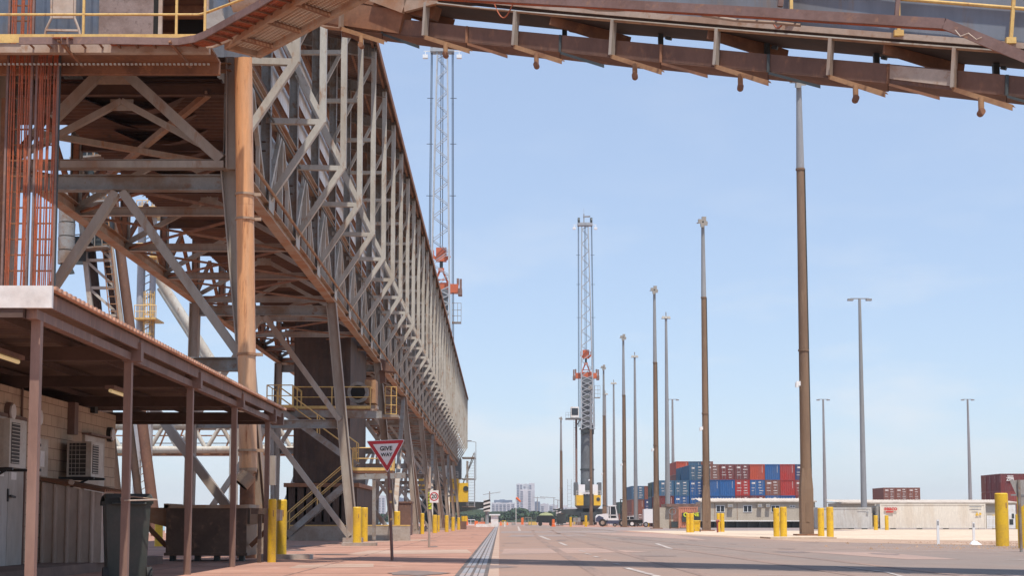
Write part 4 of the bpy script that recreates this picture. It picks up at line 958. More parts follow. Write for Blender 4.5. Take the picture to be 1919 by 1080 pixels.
# ------------------------------------------------------------------ skip bin
SY = 34.9
a, b = P(311, 1000, SY), P(462, 1000, SY); zt2 = P(0, 947, SY).z; zb3 = .13
sk = thing('skip_bin', ((a.x + b.x) / 2, SY + .7, 0), 'brown steel skip bin on short legs with fork pockets, behind the canopy posts', 'skip')
m = MB(); m.box(a.x, b.x, SY, SY + 1.5, zb3, zt2 - .08); m.box(a.x - .03, b.x + .03, SY - .04, SY + .03, zb3, zb3 + .07); m.build('body', 'skip_brown', sk)
m = MB(); m.box(a.x - .05, b.x + .03, SY - .05, SY + .02, zt2 - .08, zt2); m.box(a.x - .05, a.x + .06, SY - .05, SY + 1.5, zt2 - .075, zt2 + .03); m.box(b.x - .06, b.x + .05, SY + .03, SY + 1.5, zt2 - .075, zt2 + .01); m.build('rim', 'chord_steel', sk)
for t in (.07, .38, .62, .93):
    x = a.x + (b.x - a.x) * t; m = MB(); m.box(x - .06, x + .06, SY + .1, SY + .3, 0, zb3); m.build('leg', 'crane_dark', sk)
for s, x in ((-1, a.x), (1, b.x)):
    m = MB(); m.hexa([(x + s * .04, SY + .2, .85), (x + s * .75, SY + .2, .95), (x + s * .75, SY + .6, .95), (x + s * .04, SY + .6, .85), (x + s * .04, SY + .2, 1.25), (x + s * .75, SY + .2, 1.2), (x + s * .75, SY + .6, 1.2), (x + s * .04, SY + .6, 1.25)] if s > 0 else
                             [(x - .75, SY + .2, .98), (x - .04, SY + .2, .8), (x - .04, SY + .6, .8), (x - .75, SY + .6, .98), (x - .75, SY + .2, 1.25), (x - .04, SY + .2, 1.25), (x - .04, SY + .6, 1.25), (x - .75, SY + .6, 1.25)])
    m.build('fork_pocket', 'chord_steel', sk)
    m = MB(); m.bar((x + s * .05, SY + .3, .35), (x + s * .6, SY + .3, .9), .1); m.build('gusset', 'rusty_steel', sk)
m = MB(); p = P(485, 962, 33.6); m.box(p.x - .16, p.x + .12, 33.5, 34.0, p.z - .03, p.z + .1)
m.box(p.x - .04, p.x + .04, 33.7, 33.8, 0, p.z - .03); one(m, 'pump_box', 'skip_brown', (p.x, 33.9, 0), 'small rusty box on a stub post beside the skip bin', 'box')
# ------------------------------------------------------------------ bollards
BCOUNT = []
def bollard(x, ytop, ybot, w, lab, block=False, slot=True):
    p = G(x, ybot); Y = p.y; s = 2800 / Y * .9965
    h = P(x, ytop, Y).z; r = w / s / 2
    t = thing('bollard', (p.x, Y, 0), lab, 'bollard', 'yellow steel bollards')
    m = MB(); m.tube((0, 0, 0), (0, 0, h - .03), r, n=24); m.tube((0, 0, h - .03), (0, 0, h), r, r * .86, n=24); m.build('post', 'yellow_paint', t, True, wrld=False)
    if block:
        m = MB(); m.box(-.55, .75, -.35, .35, 0, .12); m.build('footing', 'concrete', t, wrld=False)
    if slot:
        m = MB(); m.box(r * .35, r * .5, -r * .98, -r * .80, h * .72, h * .82); m.build('slot', 'rust_flange', t, wrld=False)
    return t
BL = [
 (509, 936, 1055, 16, 'yellow bollard half hidden by the last canopy post', False), (527, 937, 1049, 19, 'yellow bollard on a concrete block beside the last canopy post', True),
 (297, 960, 1025, 15, 'yellow bollard behind the skip bin, next to its fork pocket', False),
 (669, 951, 1024, 16, 'yellow bollard on a pad before the second trestle leg', True), (683, 952, 1016, 12, 'slimmer yellow bollard tucked behind its twin at the second trestle leg', False),
 (744, 959, 1013, 11.5, 'single yellow bollard at the third trestle leg, beyond the red triangle sign', False), (791.5, 963, 1002, 7, 'yellow bollard in the shade beside the 20 speed sign pole', False),
 (815, 966, 1000, 9, 'yellow bollard just beyond the 20 speed sign', False), (822, 967, 998, 4, 'narrow yellow bollard overlapped by another just past the 20 speed sign', False), (837, 967, 998, 7, 'yellow bollard at the fifth trestle leg', False), (849, 970, 996, 6.5, 'yellow bollard at the sixth trestle leg', False), (859.5, 971, 994, 5.5, 'yellow bollard at the seventh trestle leg', False),
 (1212.5, 957, 988, 9, 'yellow bollard in front of the white truck cab', False),
 (1069.5, 970, 988, 4.5, 'small far yellow bollard under the striped outrigger end', False), (1098, 967, 988, 5, 'small far yellow bollard under the yellow cabbed crane body', False),
 (1289.5, 963, 999, 7, 'yellow bollard nearest the orange container with the dark board', False), (1296.5, 963, 999, 8, 'yellow bollard touching the yellow bin', False),
 (1346.5, 963, 998, 6.5, 'yellow bollard with a red standpipe at its foot, beyond the second brown mast', False), (1354, 963, 998, 7.5, 'clean yellow bollard beside the one with a short standpipe', False),
 (1455.5, 953, 1007, 11.5, 'yellow bollard, outer one of the pair facing the tallest brown mast', False), (1468.5, 951, 1008, 13, 'yellow bollard nearer the tallest brown mast on its kerb island', False),
 (1539, 953, 1006, 12, 'yellow bollard with a rusty standpipe beyond the tallest brown mast', False), (1556, 951, 1008, 13, 'yellow bollard at the outer end of the tallest mast island', False),
 (1641.5, 967, 994.5, 7.5, 'yellow bollard in the gap between grey and white long containers', False), (1662, 967, 994.5, 7, 'yellow bollard standing before the lettered end of the white container', False),
 (1863, 966, 993, 7, 'yellow bollard behind the largest bollard, at the white container end', False), (1907, 965, 993, 7, 'yellow bollard behind the back of the triangle sign', False),
 (1879, 925, 1025, 24, 'largest and nearest yellow bollard on the road verge', False), (1921, 925, 1029, 24, 'large yellow bollard cut by the picture edge behind the sign pole', False)]
for (x, a, b, w_, lab, blk) in BL: bollard(x, a, b, w_, lab, blk)
for (x, y0, y1, lab) in ((1343.5, 978, 999, 'thin red standpipe beside the far pair of bollards'), (1537, 983, 1005, 'rusty standpipe against the bollard by the tallest mast')):
    p = G(x, y1); m = MB(); z = P(x, y0, p.y - .4).z; m.tube((p.x, p.y - .4, 0), (p.x, p.y - .4, z), .07); m.tube((p.x - .12, p.y - .4, z), (p.x + .15, p.y - .4, z + .05), .12); one(m, 'standpipe', 'c_dull red', (p.x, p.y - .4, 0), lab, 'standpipe')
p = G(1306.5, 998); wheelie((p.x, p.y, 0), 1.02, .58, .6, 'bright yellow wheelie bin between bollards and the second brown mast', 'yellow_paint', R(170))
m = MB(); a, b = G(1444, 1011), G(1568, 1011); m.box(a.x, b.x, a.y, a.y + 3.2, 0, .09); one(m, 'kerb_island', 'gravel', (a.x, a.y, 0), 'low gravel kerb island around the tallest brown mast', 'kerb')
# ------------------------------------------------------------------ signs
sp = G(735, 1052); gw = thing('give_way_sign', (sp.x, sp.y, 0), 'red and white triangular give way sign on a thin leaning post', 'road sign')
SYY = sp.y
def g_(x, y, dy=0): return P(x, y, SYY + dy)
m = MB(); tz = g_(729, 886); m.tube((sp.x, SYY, 0), g_(727, 850), .036, n=12); m.build('post', 'tray_steel', gw, True)
m = MB()
for z0, z1 in ((920, 925), (940, 944), (972, 976)): a, b = g_(730 + (z0 - 886) * .03, z0), g_(730 + (z1 - 886) * .03, z1); m.tube(a, b, .04, n=12)
m.build('stripe', 'yellow_rail', gw)
tri = [(686, 827), (759, 824), (726, 887)]
def rtri(pts, r, dy):
    out = []; c = [Vector((x, y)) for x, y in pts]; n = len(c)
    for i in range(n):
        p, q, s = c[i - 1], c[i], c[(i + 1) % n]; a = (p - q).normalized() * r; b = (s - q).normalized() * r
        for t in (0, .33, .67, 1): o = (q + a) * (1 - t) ** 2 + q * 2 * t * (1 - t) + (q + b) * t * t; out.append(g_(o.x, o.y, dy))
    return out
def shrink(k): c = Vector((sum(p[0] for p in tri) / 3, sum(p[1] for p in tri) / 3)); return [tuple(c + (Vector(p) - c) * k) for p in tri]
m = MB(); m.prism(rtri(tri, 4, -.05), (0, .006, 0)); m.build('border', 'sign_white', gw)
m = MB(); m.prism(rtri(shrink(.95), 3.5, -.053), (0, .002, 0)); m.build('face', 'sign_red', gw)
m = MB(); m.prism(rtri(shrink(.66), .8, -.056), (0, .002, 0)); m.build('panel', 'sign_white', gw)
p = g_(723.5, 841.5, -.066) - Vector((sp.x, SYY, 0)); text('lettering', 'GIVE', .142, 'black_paint', gw, p, (R(90), R(-2), 0), .0035)
p = g_(724.5, 853, -.066) - Vector((sp.x, SYY, 0)); text('lettering', 'WAY', .115, 'black_paint', gw, p, (R(90), R(-2), 0), .003)
# the 20 sign on its own pole
p = G(804, 1027); ss = thing('speed_sign', (p.x, p.y, 0), 'square white speed sign with 20 in a red ring, on a pole with lime sleeve', 'road sign'); Yq = p.y
def s2(x, y, dy=0): return P(x, y, Yq + dy)
m = MB(); m.tube((p.x, Yq, 0), s2(806, 876), .04); m.build('post', 'leg_steel', ss, True)
m = MB(); m.tube(s2(805.5, 955), s2(806, 923), .07); m.build('sleeve', 'lime', ss)
m = MB()
for i in range(5): a = s2(805.5, 950 - i * 6); m.tube(a - Vector((.07, .075, .04)), a + Vector((.07, -.075, .05)), .012, n=6)
m.build('sleeve_stripe', 'black_paint', ss)
m = MB(); a, b = s2(805.5, 943), s2(822, 920); m.box(a.x, b.x, Yq - .09, Yq - .08, a.z, b.z); m.build('plate', 'sign_white', ss)
c = s2(813.5, 931.5, -.1); m = MB()
for i in range(32):
    t0, t1 = 2 * math.pi * i / 32, 2 * math.pi * (i + 1) / 32; m.quad(*[(c.x + r * math.cos(t), Yq - .093, c.z + r * math.sin(t)) for r, t in ((.155, t0), (.155, t1), (.12, t1), (.12, t0))])
m.build('ring', 'sign_red', ss); text('lettering', '20', .2, 'black_paint', ss, (c.x - p.x, -.095, c.z), (R(90), 0, 0), .004)
m = MB(); m.prism([s2(802, 916, -.1), s2(806, 876, -.1), s2(808, 916, -.1)], (0, .02, 0)); m.build('furled_flag', 'beige_channel', ss)
# back of a triangle sign at the right edge
p = G(1914, 1036); bs = thing('triangle_sign', (p.x, p.y, 0), 'grey back of a triangle road sign on a pole at the picture edge', 'road sign'); Yr = p.y
m = MB(); m.tube((p.x, Yr, 0), P(1909, 900, Yr), .045, n=14); m.build('post', 'grey_steel', bs, True)
m = MB(); m.prism([P(1892, 901, Yr + .06), P(1962, 899, Yr + .06), P(1915, 951, Yr + .06)], (0, .006, 0)); m.build('plate', 'sign_back', bs)
m = MB(); m.box(p.x - .25, p.x + .25, Yr + .045, Yr + .06, P(0, 930, Yr).z, P(0, 927, Yr).z); m.build('bracket', 'mast_grey', bs)
# delineators
for x, yt, yb_, lab in ((1758.5, 975, 1022, 'white roadside delineator post standing alone on the verge'), (1825.5, 980, 1022, 'white delineator post on a white rubble foot, nearest the large bollard')):
    p = G(x, yb_); t = thing('delineator', (p.x, p.y, 0), lab, 'marker post', 'white delineator posts'); h = P(x, yt, p.y).z
    m = MB(); m.box(-.05, .05, -.02, .02, 0, h); m.build('post', 'vehicle_white', t, wrld=False)
    m = MB(); m.box(-.03, .03, -.026, -.021, h * .78, h * .95); m.build('reflector', 'mast_grey', t, wrld=False)
    if x > 1800:
        m = MB(); m.hexa([(-.16, -.1, 0), (.3, -.1, 0), (.3, .12, 0), (-.16, .12, 0), (-.08, -.04, .14), (.1, -.04, .15), (.1, .07, .15), (-.08, .07, .14)]); m.build('foot', 'vehicle_white', t, wrld=False)
# ------------------------------------------------------------------ dark clad tower, platform and stairs between second and third trestle
TY = 76.0
def t_(x, y, Y=TY): return P(x, y, Y)
a, b = t_(549, 900), t_(655, 900); a2, b2 = t_(541, 900), t_(672, 900); zb_ = t_(600, 905).z
tw = thing('clad_tower', ((a.x + b.x) / 2, TY + 5, 0), 'dark brown sheet clad tower standing under the gallery behind the stairs', 'tower')
m = MB(); m.corr((a.x, TY, zb_), (b.x - a.x, 0, 0), (0, 0, DZ - zb_), (0, -1, 0), .4, .04); m.box(a.x, b.x, TY + .01, TY + 9, zb_, DZ - .1); m.build('shaft', 'tower_dark', tw)
m = MB(); m.box(a2.x, b2.x, TY - .8, TY + 9.5, .02, zb_ - .25); m.corr((a2.x, TY - .8, .9), (b2.x - a2.x, 0, 0), (0, 0, zb_ - 1.15), (0, -1, 0), .4, .04); m.build('base', 'tower_dark', tw)
m = MB(); m.box(a2.x - .12, b2.x + .12, TY - .95, TY + 9.6, zb_ - .25, zb_ - .05); m.build('cornice', 'rusty_steel', tw)
wy = 72.3; a, b = P(541, 990, wy), P(768, 990, wy); m = MB(); m.box(a.x, b.x, wy, wy + .5, 0, P(0, 987, wy).z); w0 = tag(m.build('low_wall', 'concrete', None, loc=(a.x, wy, 0)), 'low dark concrete wall with a yellow top edge at the foot of the stair', 'wall')
m = MB(); m.box(a.x, b.x, wy - .01, wy + .51, P(0, 987, wy).z + .002, P(0, 986, wy).z + .03); m.build('coping', 'yellow_rail', w0)
# stair
SYt = 70.0
def r_(x, y, Y=SYt): return P(x, y, Y)
sr = thing('stairway', (r_(600, 980).x, SYt, 0), 'yellow handrailed steel stair in two flights with a landing under the gallery', 'stairs')
def flight(p, q, n):
    m = MB(); m.bar(p, q, .06, .28); m.bar(p + Vector((0, .9, 0)), q + Vector((0, .9, 0)), .06, .28); m.build('stringer', 'grey_steel', sr)
    m = MB()
    for i in range(n): t = (i + .5) / n; c = p.lerp(q, t); m.box(c.x - .14, c.x + .14, SYt + .03, SYt + .87, c.z - .02, c.z + .02)
    m.build('treads', 'grey_steel', sr)
    m = MB()
    for dy in (0, .9):
        o = Vector((0, dy, 0)); m.tube(p + o + UP * 1.05, q + o + UP * 1.05, .025, n=8); m.tube(p + o + UP * .58, q + o + UP * .58, .022, n=8)
        k = max(2, round((q - p).length / 1.9))
        for i in range(k + 1): c = p.lerp(q, i / k) + o; m.bar(c, c + UP * 1.05, .05)
    m.build('handrail', 'yellow_rail', sr)
flight(r_(392, 1004), r_(650, 906) if False else r_(648, 895), 22) if False else None
flight(r_(537, 1004), r_(652, 905), 16)
flight(r_(668, 872), r_(521, 766), 18)
def deckbox(x0, x1, yd, Y0_, Y1_, nm, rails=True, sy=0):
    a, b = P(x0, yd, Y0_), P(x1, yd, Y0_); m = MB(); m.box(a.x, b.x, Y0_, Y1_, a.z - .12, a.z); m.build(nm, 'rusty_steel', sr)
    m = MB(); m.box(a.x, b.x, Y0_ - .02, Y0_, a.z - .02, a.z + .12)
    n = max(1, round((b.x - a.x) / 1.6))
    for i in range(n + 1): x = a.x + (b.x - a.x) * i / n; m.bar((x, Y0_, a.z), (x, Y0_, a.z + 1.05), .05)
    m.tube((a.x, Y0_, a.z + 1.05), (b.x, Y0_, a.z + 1.05), .026, n=8); m.tube((a.x, Y0_, a.z + .55), (b.x, Y0_, a.z + .55), .022, n=8)
    for x in (a.x, b.x):
        for i in range(3): yy = Y0_ + (Y1_ - Y0_) * i / 2; m.bar((x, yy, a.z), (x, yy, a.z + 1.05), .04)
        m.tube((x, Y0_, a.z + 1.05), (x, Y1_, a.z + 1.05), .024, n=8)
    m.build('guard_rail', 'yellow_rail', sr)
deckbox(661, 735, 882, SYt - .1, SYt + 1.2, 'landing')
deckbox(500, 548, 764, SYt - .2, SYt + 3, 'deck')
deckbox(549.5, 694, 766, SYt + 2.2, SYt + 5, 'deck')
m = MB(); a, b = r_(395, 897), r_(735, 890); m.bar(r_(661, 895), r_(760, 892), .2, .25)
m.bar(r_(500, 775, SYt + 1), r_(715, 778, SYt + 1), .25, .35); m.bar(r_(701, 895), r_(701, 1013), .16); m.bar(r_(400 + 110, 775, SYt), r_(510, 1010, SYt), .16); m.each('support_beam', 'grey_steel', sr)
# long side stair handrail visible through the trestle, low flight to the left
# fan unit on the platform
fy = SYt + 3.2; f0 = P(672, 737, fy)
fu = thing('fan_unit', (f0.x, fy, f0.z - .8), 'orange cased fan unit with round mouth on the stair platform', 'fan')
m = MB(); m.tube((f0.x, fy - .35, f0.z), (f0.x, fy, f0.z), .52, n=28); m.tube((f0.x, fy, f0.z), (f0.x, fy + 1.2, f0.z), .5, n=24); m.build('shroud', 'grey_steel', fu, True)
m = MB(); m.tube((f0.x, fy - .36, f0.z), (f0.x, fy - .355, f0.z), .36, n=24); m.build('mouth', 'dark_void', fu)
m = MB(); m.box(f0.x + .3, f0.x + .85, fy, fy + 1.2, f0.z - .5, f0.z + .65); m.build('motor_case', 'rust_flange', fu)
m = MB(); m.prism([(f0.x - .9, fy + .1, f0.z - .6), (f0.x + .9, fy + .1, f0.z - .6), (f0.x + .9, fy + .1, f0.z - .75), (f0.x + .2, fy + .1, f0.z - 1.15), (f0.x - .5, fy + .1, f0.z - 1.15)], (0, 1.0, 0)); m.build('cradle', 'leg_steel', fu)
# side cage ladder & screen beside third trestle
cg = thing('cage_ladder', (P(728, 760, 84).x, 84, 0), 'yellow caged ladder landing projecting beside the third trestle', 'ladder')
m = MB(); a = P(722, 725, 84); b = P(735, 735, 84); h = P(0, 776, 84).z
for x in (a.x, a.x + .33, a.x + .62): m.bar((x, 84 + (x - a.x) * .5, h), (x, 84 + (x - a.x) * .5, a.z), .045)
for k in range(4): z = h + (a.z - h) * k / 3; m.bar((a.x, 84, z), (a.x + .62, 84.3, z), .04)
m.build('cage', 'yellow_rail', cg)
m = MB(); m.box(a.x - .3, a.x + .75, 84, 85.5, h - .2, h - .05); m.build('platform', 'leg_steel', cg)
m = MB(); p = P(728, 680, 80); m.prism([P(712, 672, 80), P(722, 676, 80), P(741, 697, 80), P(718, 695, 80)], (0, 1.2, 0)); m.bar(P(716, 695, 80.5), P(718, 718, 80.5), .3); one(m, 'rusty_chute', 'brown_panel', (p.x, 80, p.z), 'broken brown chute plate hanging beside the third trestle top', 'chute')
# small rusty cabins by the third trestle
p = G(765, 1004); m = MB(); Yc = p.y; m.box(P(752, 0, Yc).x, P(775, 0, Yc).x, Yc, Yc + 2, 0, P(0, 944, Yc).z); m.box(P(750, 0, Yc).x, P(777, 0, Yc).x, Yc - .05, Yc + 2.05, P(0, 944, Yc).z + .003, P(0, 942, Yc).z + .05)
one(m, 'rusty_cabin', 'brown_panel', (p.x, Yc, 0), 'rusty brown cabin standing between the third and fourth trestles', 'cabin')
p = G(870, 993); m = MB(); Yc = p.y; m.box(P(865, 0, Yc).x, P(875.5, 0, Yc).x, Yc, Yc + 2, 0, P(0, 978, Yc).z); one(m, 'footing_block', 'brown_panel', (p.x, Yc, 0), 'dark concrete block carrying two short yellow bollards at the far trestles', 'block')
for i, x in enumerate((868, 872.5)):
    m = MB(); q = P(x, 978, Yc + .5); m.tube((q.x, Yc + .5, q.z), (q.x, Yc + .5, P(0, 968, Yc).z), .22, n=16); one(m, 'bollard', 'yellow_paint', (q.x, Yc + .5, q.z), ['short yellow bollard on the dark block, inner of two', 'short yellow bollard on the dark block, outer of two'][i], 'bollard', 'yellow steel bollards', True)
# ------------------------------------------------------------------ pipe bridge in the left background
BY = 140.0
def b_(x, y, Y=BY): return P(x, y, Y)
pb = thing('pipe_bridge', (b_(300, 820).x, BY, 0), 'pale grey tubular truss pipe bridge seen beneath the canopy', 'bridge')
xa, xb = b_(120, 840).x, b_(600, 840).x; z0 = b_(0, 843).z; z1 = b_(0, 797).z
for Y in (BY, BY + 3.6):
    for z, r in ((z0, .32), (z1, .28)):
        m = MB(); m.tube((xa, Y, z), (xb, Y, z), r, n=16); m.build('main_tube', 'frame_steel', pb, True)
m = MB(); n = 9; d = (xb - xa) / n
for i in range(n):
    x = xa + i * d; m.tube((x, BY, z0), (x + d / 2, BY, z1), .2, n=10); m.tube((x + d / 2, BY, z1), (x + d, BY, z0), .2, n=10)
m.build('web_tube', 'frame_steel', pb, True)
m = MB()
for i in range(16): x = xa + (xb - xa) * i / 15; m.bar((x, BY + 3.5, z0), (x + (d / 3), BY + 3.5, z1), .14); m.bar((x, BY + .3, z0 + .1), (x, BY + 3.3, z0 + .1), .2)
m.bar((xa, BY + 1, (z0 + z1) / 2 + .2), (xb, BY + 1, (z0 + z1) / 2 + .2), .12); m.bar((xa, BY + .8, z0 + .62), (xb, BY + .8, z0 + .62), .08); m.box(xa, xb, BY + .6, BY + 3, z0 - .5, z0 - .36); m.build('walkway', 'rusty_steel', pb)
for x in (xa + 1, xb - 2):
    m = MB(); m.tube((x, BY + 1.8, 0), (x, BY + 1.8, z0), .4, n=16); m.build('pier', 'leg_steel', pb, True)
# ------------------------------------------------------------------ ship loader in the left background
LYs = 95.0
def k_(x, y, Y=LYs): return P(x, y, Y)
sl = thing('ship_loader', (k_(205, 900).x, LYs, 0), 'leaning ship loader tower with twin brown tubes and white lattice, behind the near trestle', 'ship loader')
def lean(x0, y0, x1, y1, Y=LYs): return k_(x0, y0, Y), k_(x1, y1, Y)
p, q = lean(146, 255, 186, 640); m = MB(); m.tube(q + (q - p).normalized() * 14, p, .42, .36, n=16); m.build('tube', 'tower_dark', sl, True)
p, q = lean(198, 255, 247, 640); m = MB(); m.tube(q + (q - p).normalized() * 14, p, .36, .3, n=16); m.build('tube', 'brown_panel', sl, True)
p, q = lean(172, 255, 222, 640); m = MB(); m.tube(q + (q - p).normalized() * 14, p, .26, .22, n=16); m.build('tube', 'tower_dark', sl, True)
for i, (x, y) in enumerate(((150, 470), (196, 440), (176, 300))):
    m = MB(); c = k_(x, y, LYs - .6); m.cbox(c, 1.1, 1.4, 1.6); m.build('winch_box', 'crane_dark', sl)
m = MB(); L = [k_(138 + i * 5.6, 280 + i * 52, LYs - 1) for i in range(8)]; Rr = [k_(183 + i * 7.0, 280 + i * 52, LYs - 1) for i in range(8)]
for i in range(7):
    m.bar(L[i], L[i + 1], .3); m.bar(Rr[i], Rr[i + 1], .3); m.bar(L[i], Rr[i], .18); m.bar(L[i], Rr[i + 1], .16)
m.build('lattice', 'frame_steel', sl)
for y in (300, 385, 470): m = MB(); a = k_(135, y, LYs - 1.5); b = k_(205, y - 6, LYs - 1.5); m.bar(a, b, 1.2, .1); m.tube(a + UP * 1.0, b + UP * 1.0, .04, n=6); [m.bar(a.lerp(b, t / 5), a.lerp(b, t / 5) + UP, .05) for t in range(6)]; m.build('platform', 'grey_steel', sl)
m = MB()
for i in range(26): y = 262 + i * 14; p = k_(172 + (y - 260) * .1, y, LYs - 1.4); m.bar(p, p + Vector((.55, 0, 0)), .05)
m.bar(k_(172, 262, LYs - 1.4), k_(208, 620, LYs - 1.4), .06); m.bar(k_(172, 262, LYs - 1.4) + Vector((.55, 0, 0)), k_(208, 620, LYs - 1.4) + Vector((.55, 0, 0)), .06); m.build('ladder', 'rust_flange', sl)
hpp = thing('dust_drum', k_(124, 480, 92), 'stack of grey perforated drums hanging beside the ship loader tower', 'drum')
for i in range(4):
    z0_, z1_ = k_(0, 495 - i * 26, 92).z, k_(0, 471 - i * 26, 92).z; x = k_(124, 480, 92).x
    m = MB(); m.tube((x, 92, z0_), (x, 92, z1_), .5, .52, n=20); m.build('drum_ring', 'grey_steel', hpp, True)
m = MB(); x = k_(124, 480, 92).x; m.tube((x, 92, k_(0, 512, 92).z), (x, 92, k_(0, 495, 92).z), .55, .3, n=20); m.build('spout', 'crane_dark', hpp)
m = MB(); x = k_(132, 390, 92).x; m.tube((x, 92.3, k_(0, 400, 92).z), (x, 92.3, k_(0, 352, 92).z), .75, .7, n=20); m.build('hood', 'grey_steel', hpp, True)
mm = thing('loader_mast', (P(272, 900, 120).x, 120, 0), 'slim white loader mast with yellow caged ladder behind the canopy roof', 'mast')
m = MB(); p, q = P(268, 380, 120), P(262, 640, 120); m.tube((q.x, 120, 0), (q.x, 120, p.z), .34, n=14); m.tube((q.x + .95, 120, 0), (q.x + .95, 120, p.z + 2), .26, n=14); m.each('tube', 'lattice_white', mm)
m = MB()
for i in range(46): z = 2 + i * .62; m.bar((q.x, 119.8, z), (q.x + .95, 119.8, z + .5), .07)
m.build('lattice', 'grey_steel', mm)
m = MB(); x = q.x + .55
for z in range(13, 25): m.tube((x + .3, 119.3, z * .8), (x + .3, 119.3, z * .8 + .06), .42, n=12, cap=False)
for t in range(6): an = t * math.pi / 3; m.bar((x + .3 + .42 * math.cos(an), 119.3 + .42 * math.sin(an), 10), (x + .3 + .42 * math.cos(an), 119.3 + .42 * math.sin(an), 19.5), .05)
m.build('ladder_cage', 'yellow_rail', mm)
a = P(262, 485, 120); b = P(302, 485, 120)
for y in (485, 600, 405): m = MB(); z = P(0, y, 120).z; m.box(a.x, b.x, 118.6, 121.5, z - .12, z); m.tube((a.x, 118.6, z + 1), (b.x, 118.6, z + 1), .04, n=6); m.tube((a.x, 118.6, z + .5), (b.x, 118.6, z + .5), .03, n=6); [m.bar((a.x + (b.x - a.x) * t / 4, 118.6, z), (a.x + (b.x - a.x) * t / 4, 118.6, z + 1), .05) for t in range(5)]; m.build('platform', 'yellow_rail', mm)
m = MB(); p, q = P(296, 520, 130), P(440, 745, 130); m.tube(p, q, .42, n=18); m.tube(p + Vector((-1.2, 6, 0)), q + Vector((-1.2, 6, 0)), .3, n=14); v = q; m.tube((v.x, 130, 0), v, .4, n=14)
one(m, 'raking_strut', 'frame_steel', (q.x, 130, 0), 'pale grey raking strut tubes slanting down behind the gallery', 'strut', None, True)
m = MB()
for i in range(26): x = P(150 + i * 15, 0, 118).x; m.bar((x, 118, 0), (x, 118, 1.0), .1)
m.box(P(140, 0, 118).x, P(560, 0, 118).x, 117.9, 118.1, .8, 1.1); one(m, 'wharf_barrier', 'vehicle_white', (-30, 118, 0), 'long low white barrier along the wharf edge beyond the bins', 'barrier')

# ------------------------------------------------------------------ light masts
def mast(X, Y, H, grey_from, r, lab, lamps, grp, steps=True):
    t = thing('light_mast', (X, Y, 0), lab, 'light mast', grp)
    g = H * grey_from
    if grey_from > 0:
        m = MB(); m.tube((0, 0, 3.2), (0, 0, g), r * .92, r * .68, n=20)
        m.build('lower_shaft', 'mast_brown', t, True, wrld=False)
        m = MB(); m.box(-r * 1.05, r * 1.05, -r, r, .12, 3.0); m.hexa([(-r * 1.05, -r, 3), (r * 1.05, -r, 3), (r * 1.05, r, 3), (-r * 1.05, r, 3), (-r * .8, -r * .8, 4.4), (r * .8, -r * .8, 4.4), (r * .8, r * .8, 4.4), (-r * .8, r * .8, 4.4)]); m.build('base_sleeve', 'mast_brown', t, wrld=False)
        m = MB(); m.box(-r * 2, r * 2, -r * 1.8, r * 1.8, 0, .11); m.build('base_plate', 'rusty_steel', t, wrld=False)
        m = MB(); m.tube((0, 0, g + .01), (0, 0, H), r * .70, r * .45, n=20); m.build('upper_shaft', 'mast_grey', t, True, wrld=False)
        for z in (g * .5, g - .02): m = MB(); m.tube((0, 0, z - .06), (0, 0, z + .06), r * (1 - .28 * z / g) + .03, n=20); m.build('joint_band', 'mast_brown', t, wrld=False)
        m = MB(); m.box(-r * .3, r * .3, -r * 1.03 - .02, -r * 1.0, .9, 2.1); m.build('access_door', 'mast_brown', t, wrld=False)
        m = MB(); m.tube((r * .95, -.1, 2.5), (r * .72, -.1, g), .035, n=6); m.build('conduit', 'crane_dark', t, wrld=False)
        m = MB(); m.box(-r * 1.4, -r * .6, -.18, .0, 9.8, 10.1); m.tube((-r * 1.3, -.1, 9.7), (-r * 1.3, -.1, 10.0), .12, n=10); m.build('camera', 'vehicle_white', t, wrld=False)
    else:
        m = MB(); m.tube((0, 0, 0), (0, 0, H), r, r * .42, n=18); m.build('shaft', 'mast_grey', t, True, wrld=False)
        m = MB(); m.tube((0, 0, H * .33), (0, 0, H * .33 + .1), r * .85, n=18); m.build('joint_band', 'mast_grey', t, wrld=False)
    if lamps == 'cluster':
        for (dx, dz, sz) in ((-.30, .30, .36), (.08, .55, .40), (.22, .1, .36), (-.1, -.05, .3)):
            m = MB(); m.hexa([(dx - sz / 2, -.45, H + dz - .25), (dx + sz / 2, -.45, H + dz - .25), (dx + sz / 2, .05, H + dz - .1), (dx - sz / 2, .05, H + dz - .1), (dx - sz / 2, -.5, H + dz + .2), (dx + sz / 2, -.5, H + dz + .2), (dx + sz / 2, 0, H + dz + .28), (dx - sz / 2, 0, H + dz + .28)]); m.build('floodlight', 'lamp_beige', t, wrld=False)
        m = MB(); m.tube((0, 0, H), (0, 0, H + .6), .1, n=8); m.bar((-.6, 0, H + .2), (.5, 0, H + .2), .08); m.build('bracket', 'grey_steel', t, wrld=False)
    elif lamps == 'head':
        for s in (-.8, 0, .8):
            m = MB(); m.hexa([(s * .5 - .25, -.3, H - .05), (s * .5 + .25, -.3, H - .05), (s * .5 + .25, .3, H - .05), (s * .5 - .25, .3, H - .05), (s * .5 - .15, -.2, H + .3), (s * .5 + .15, -.2, H + .3), (s * .5 + .15, .2, H + .3), (s * .5 - .15, .2, H + .3)]); m.build('floodlight', 'lamp_beige', t, wrld=False)
        m = MB(); m.tube((0, 0, H), (0, 0, H + .9), .07, n=8); m.build('spike', 'grey_steel', t, wrld=False)
    else:
        m = MB(); w = 1.2; m.bar((-w, 0, H), (w, 0, H), .12); m.build('arm', 'mast_grey', t, wrld=False)
        for s in (-1, 1):
            m = MB(); m.box(s * w - .35, s * w + .35, -.3, .3, H - .28, H - .03); m.build('floodlight', 'mast_grey', t, wrld=False)
    return t
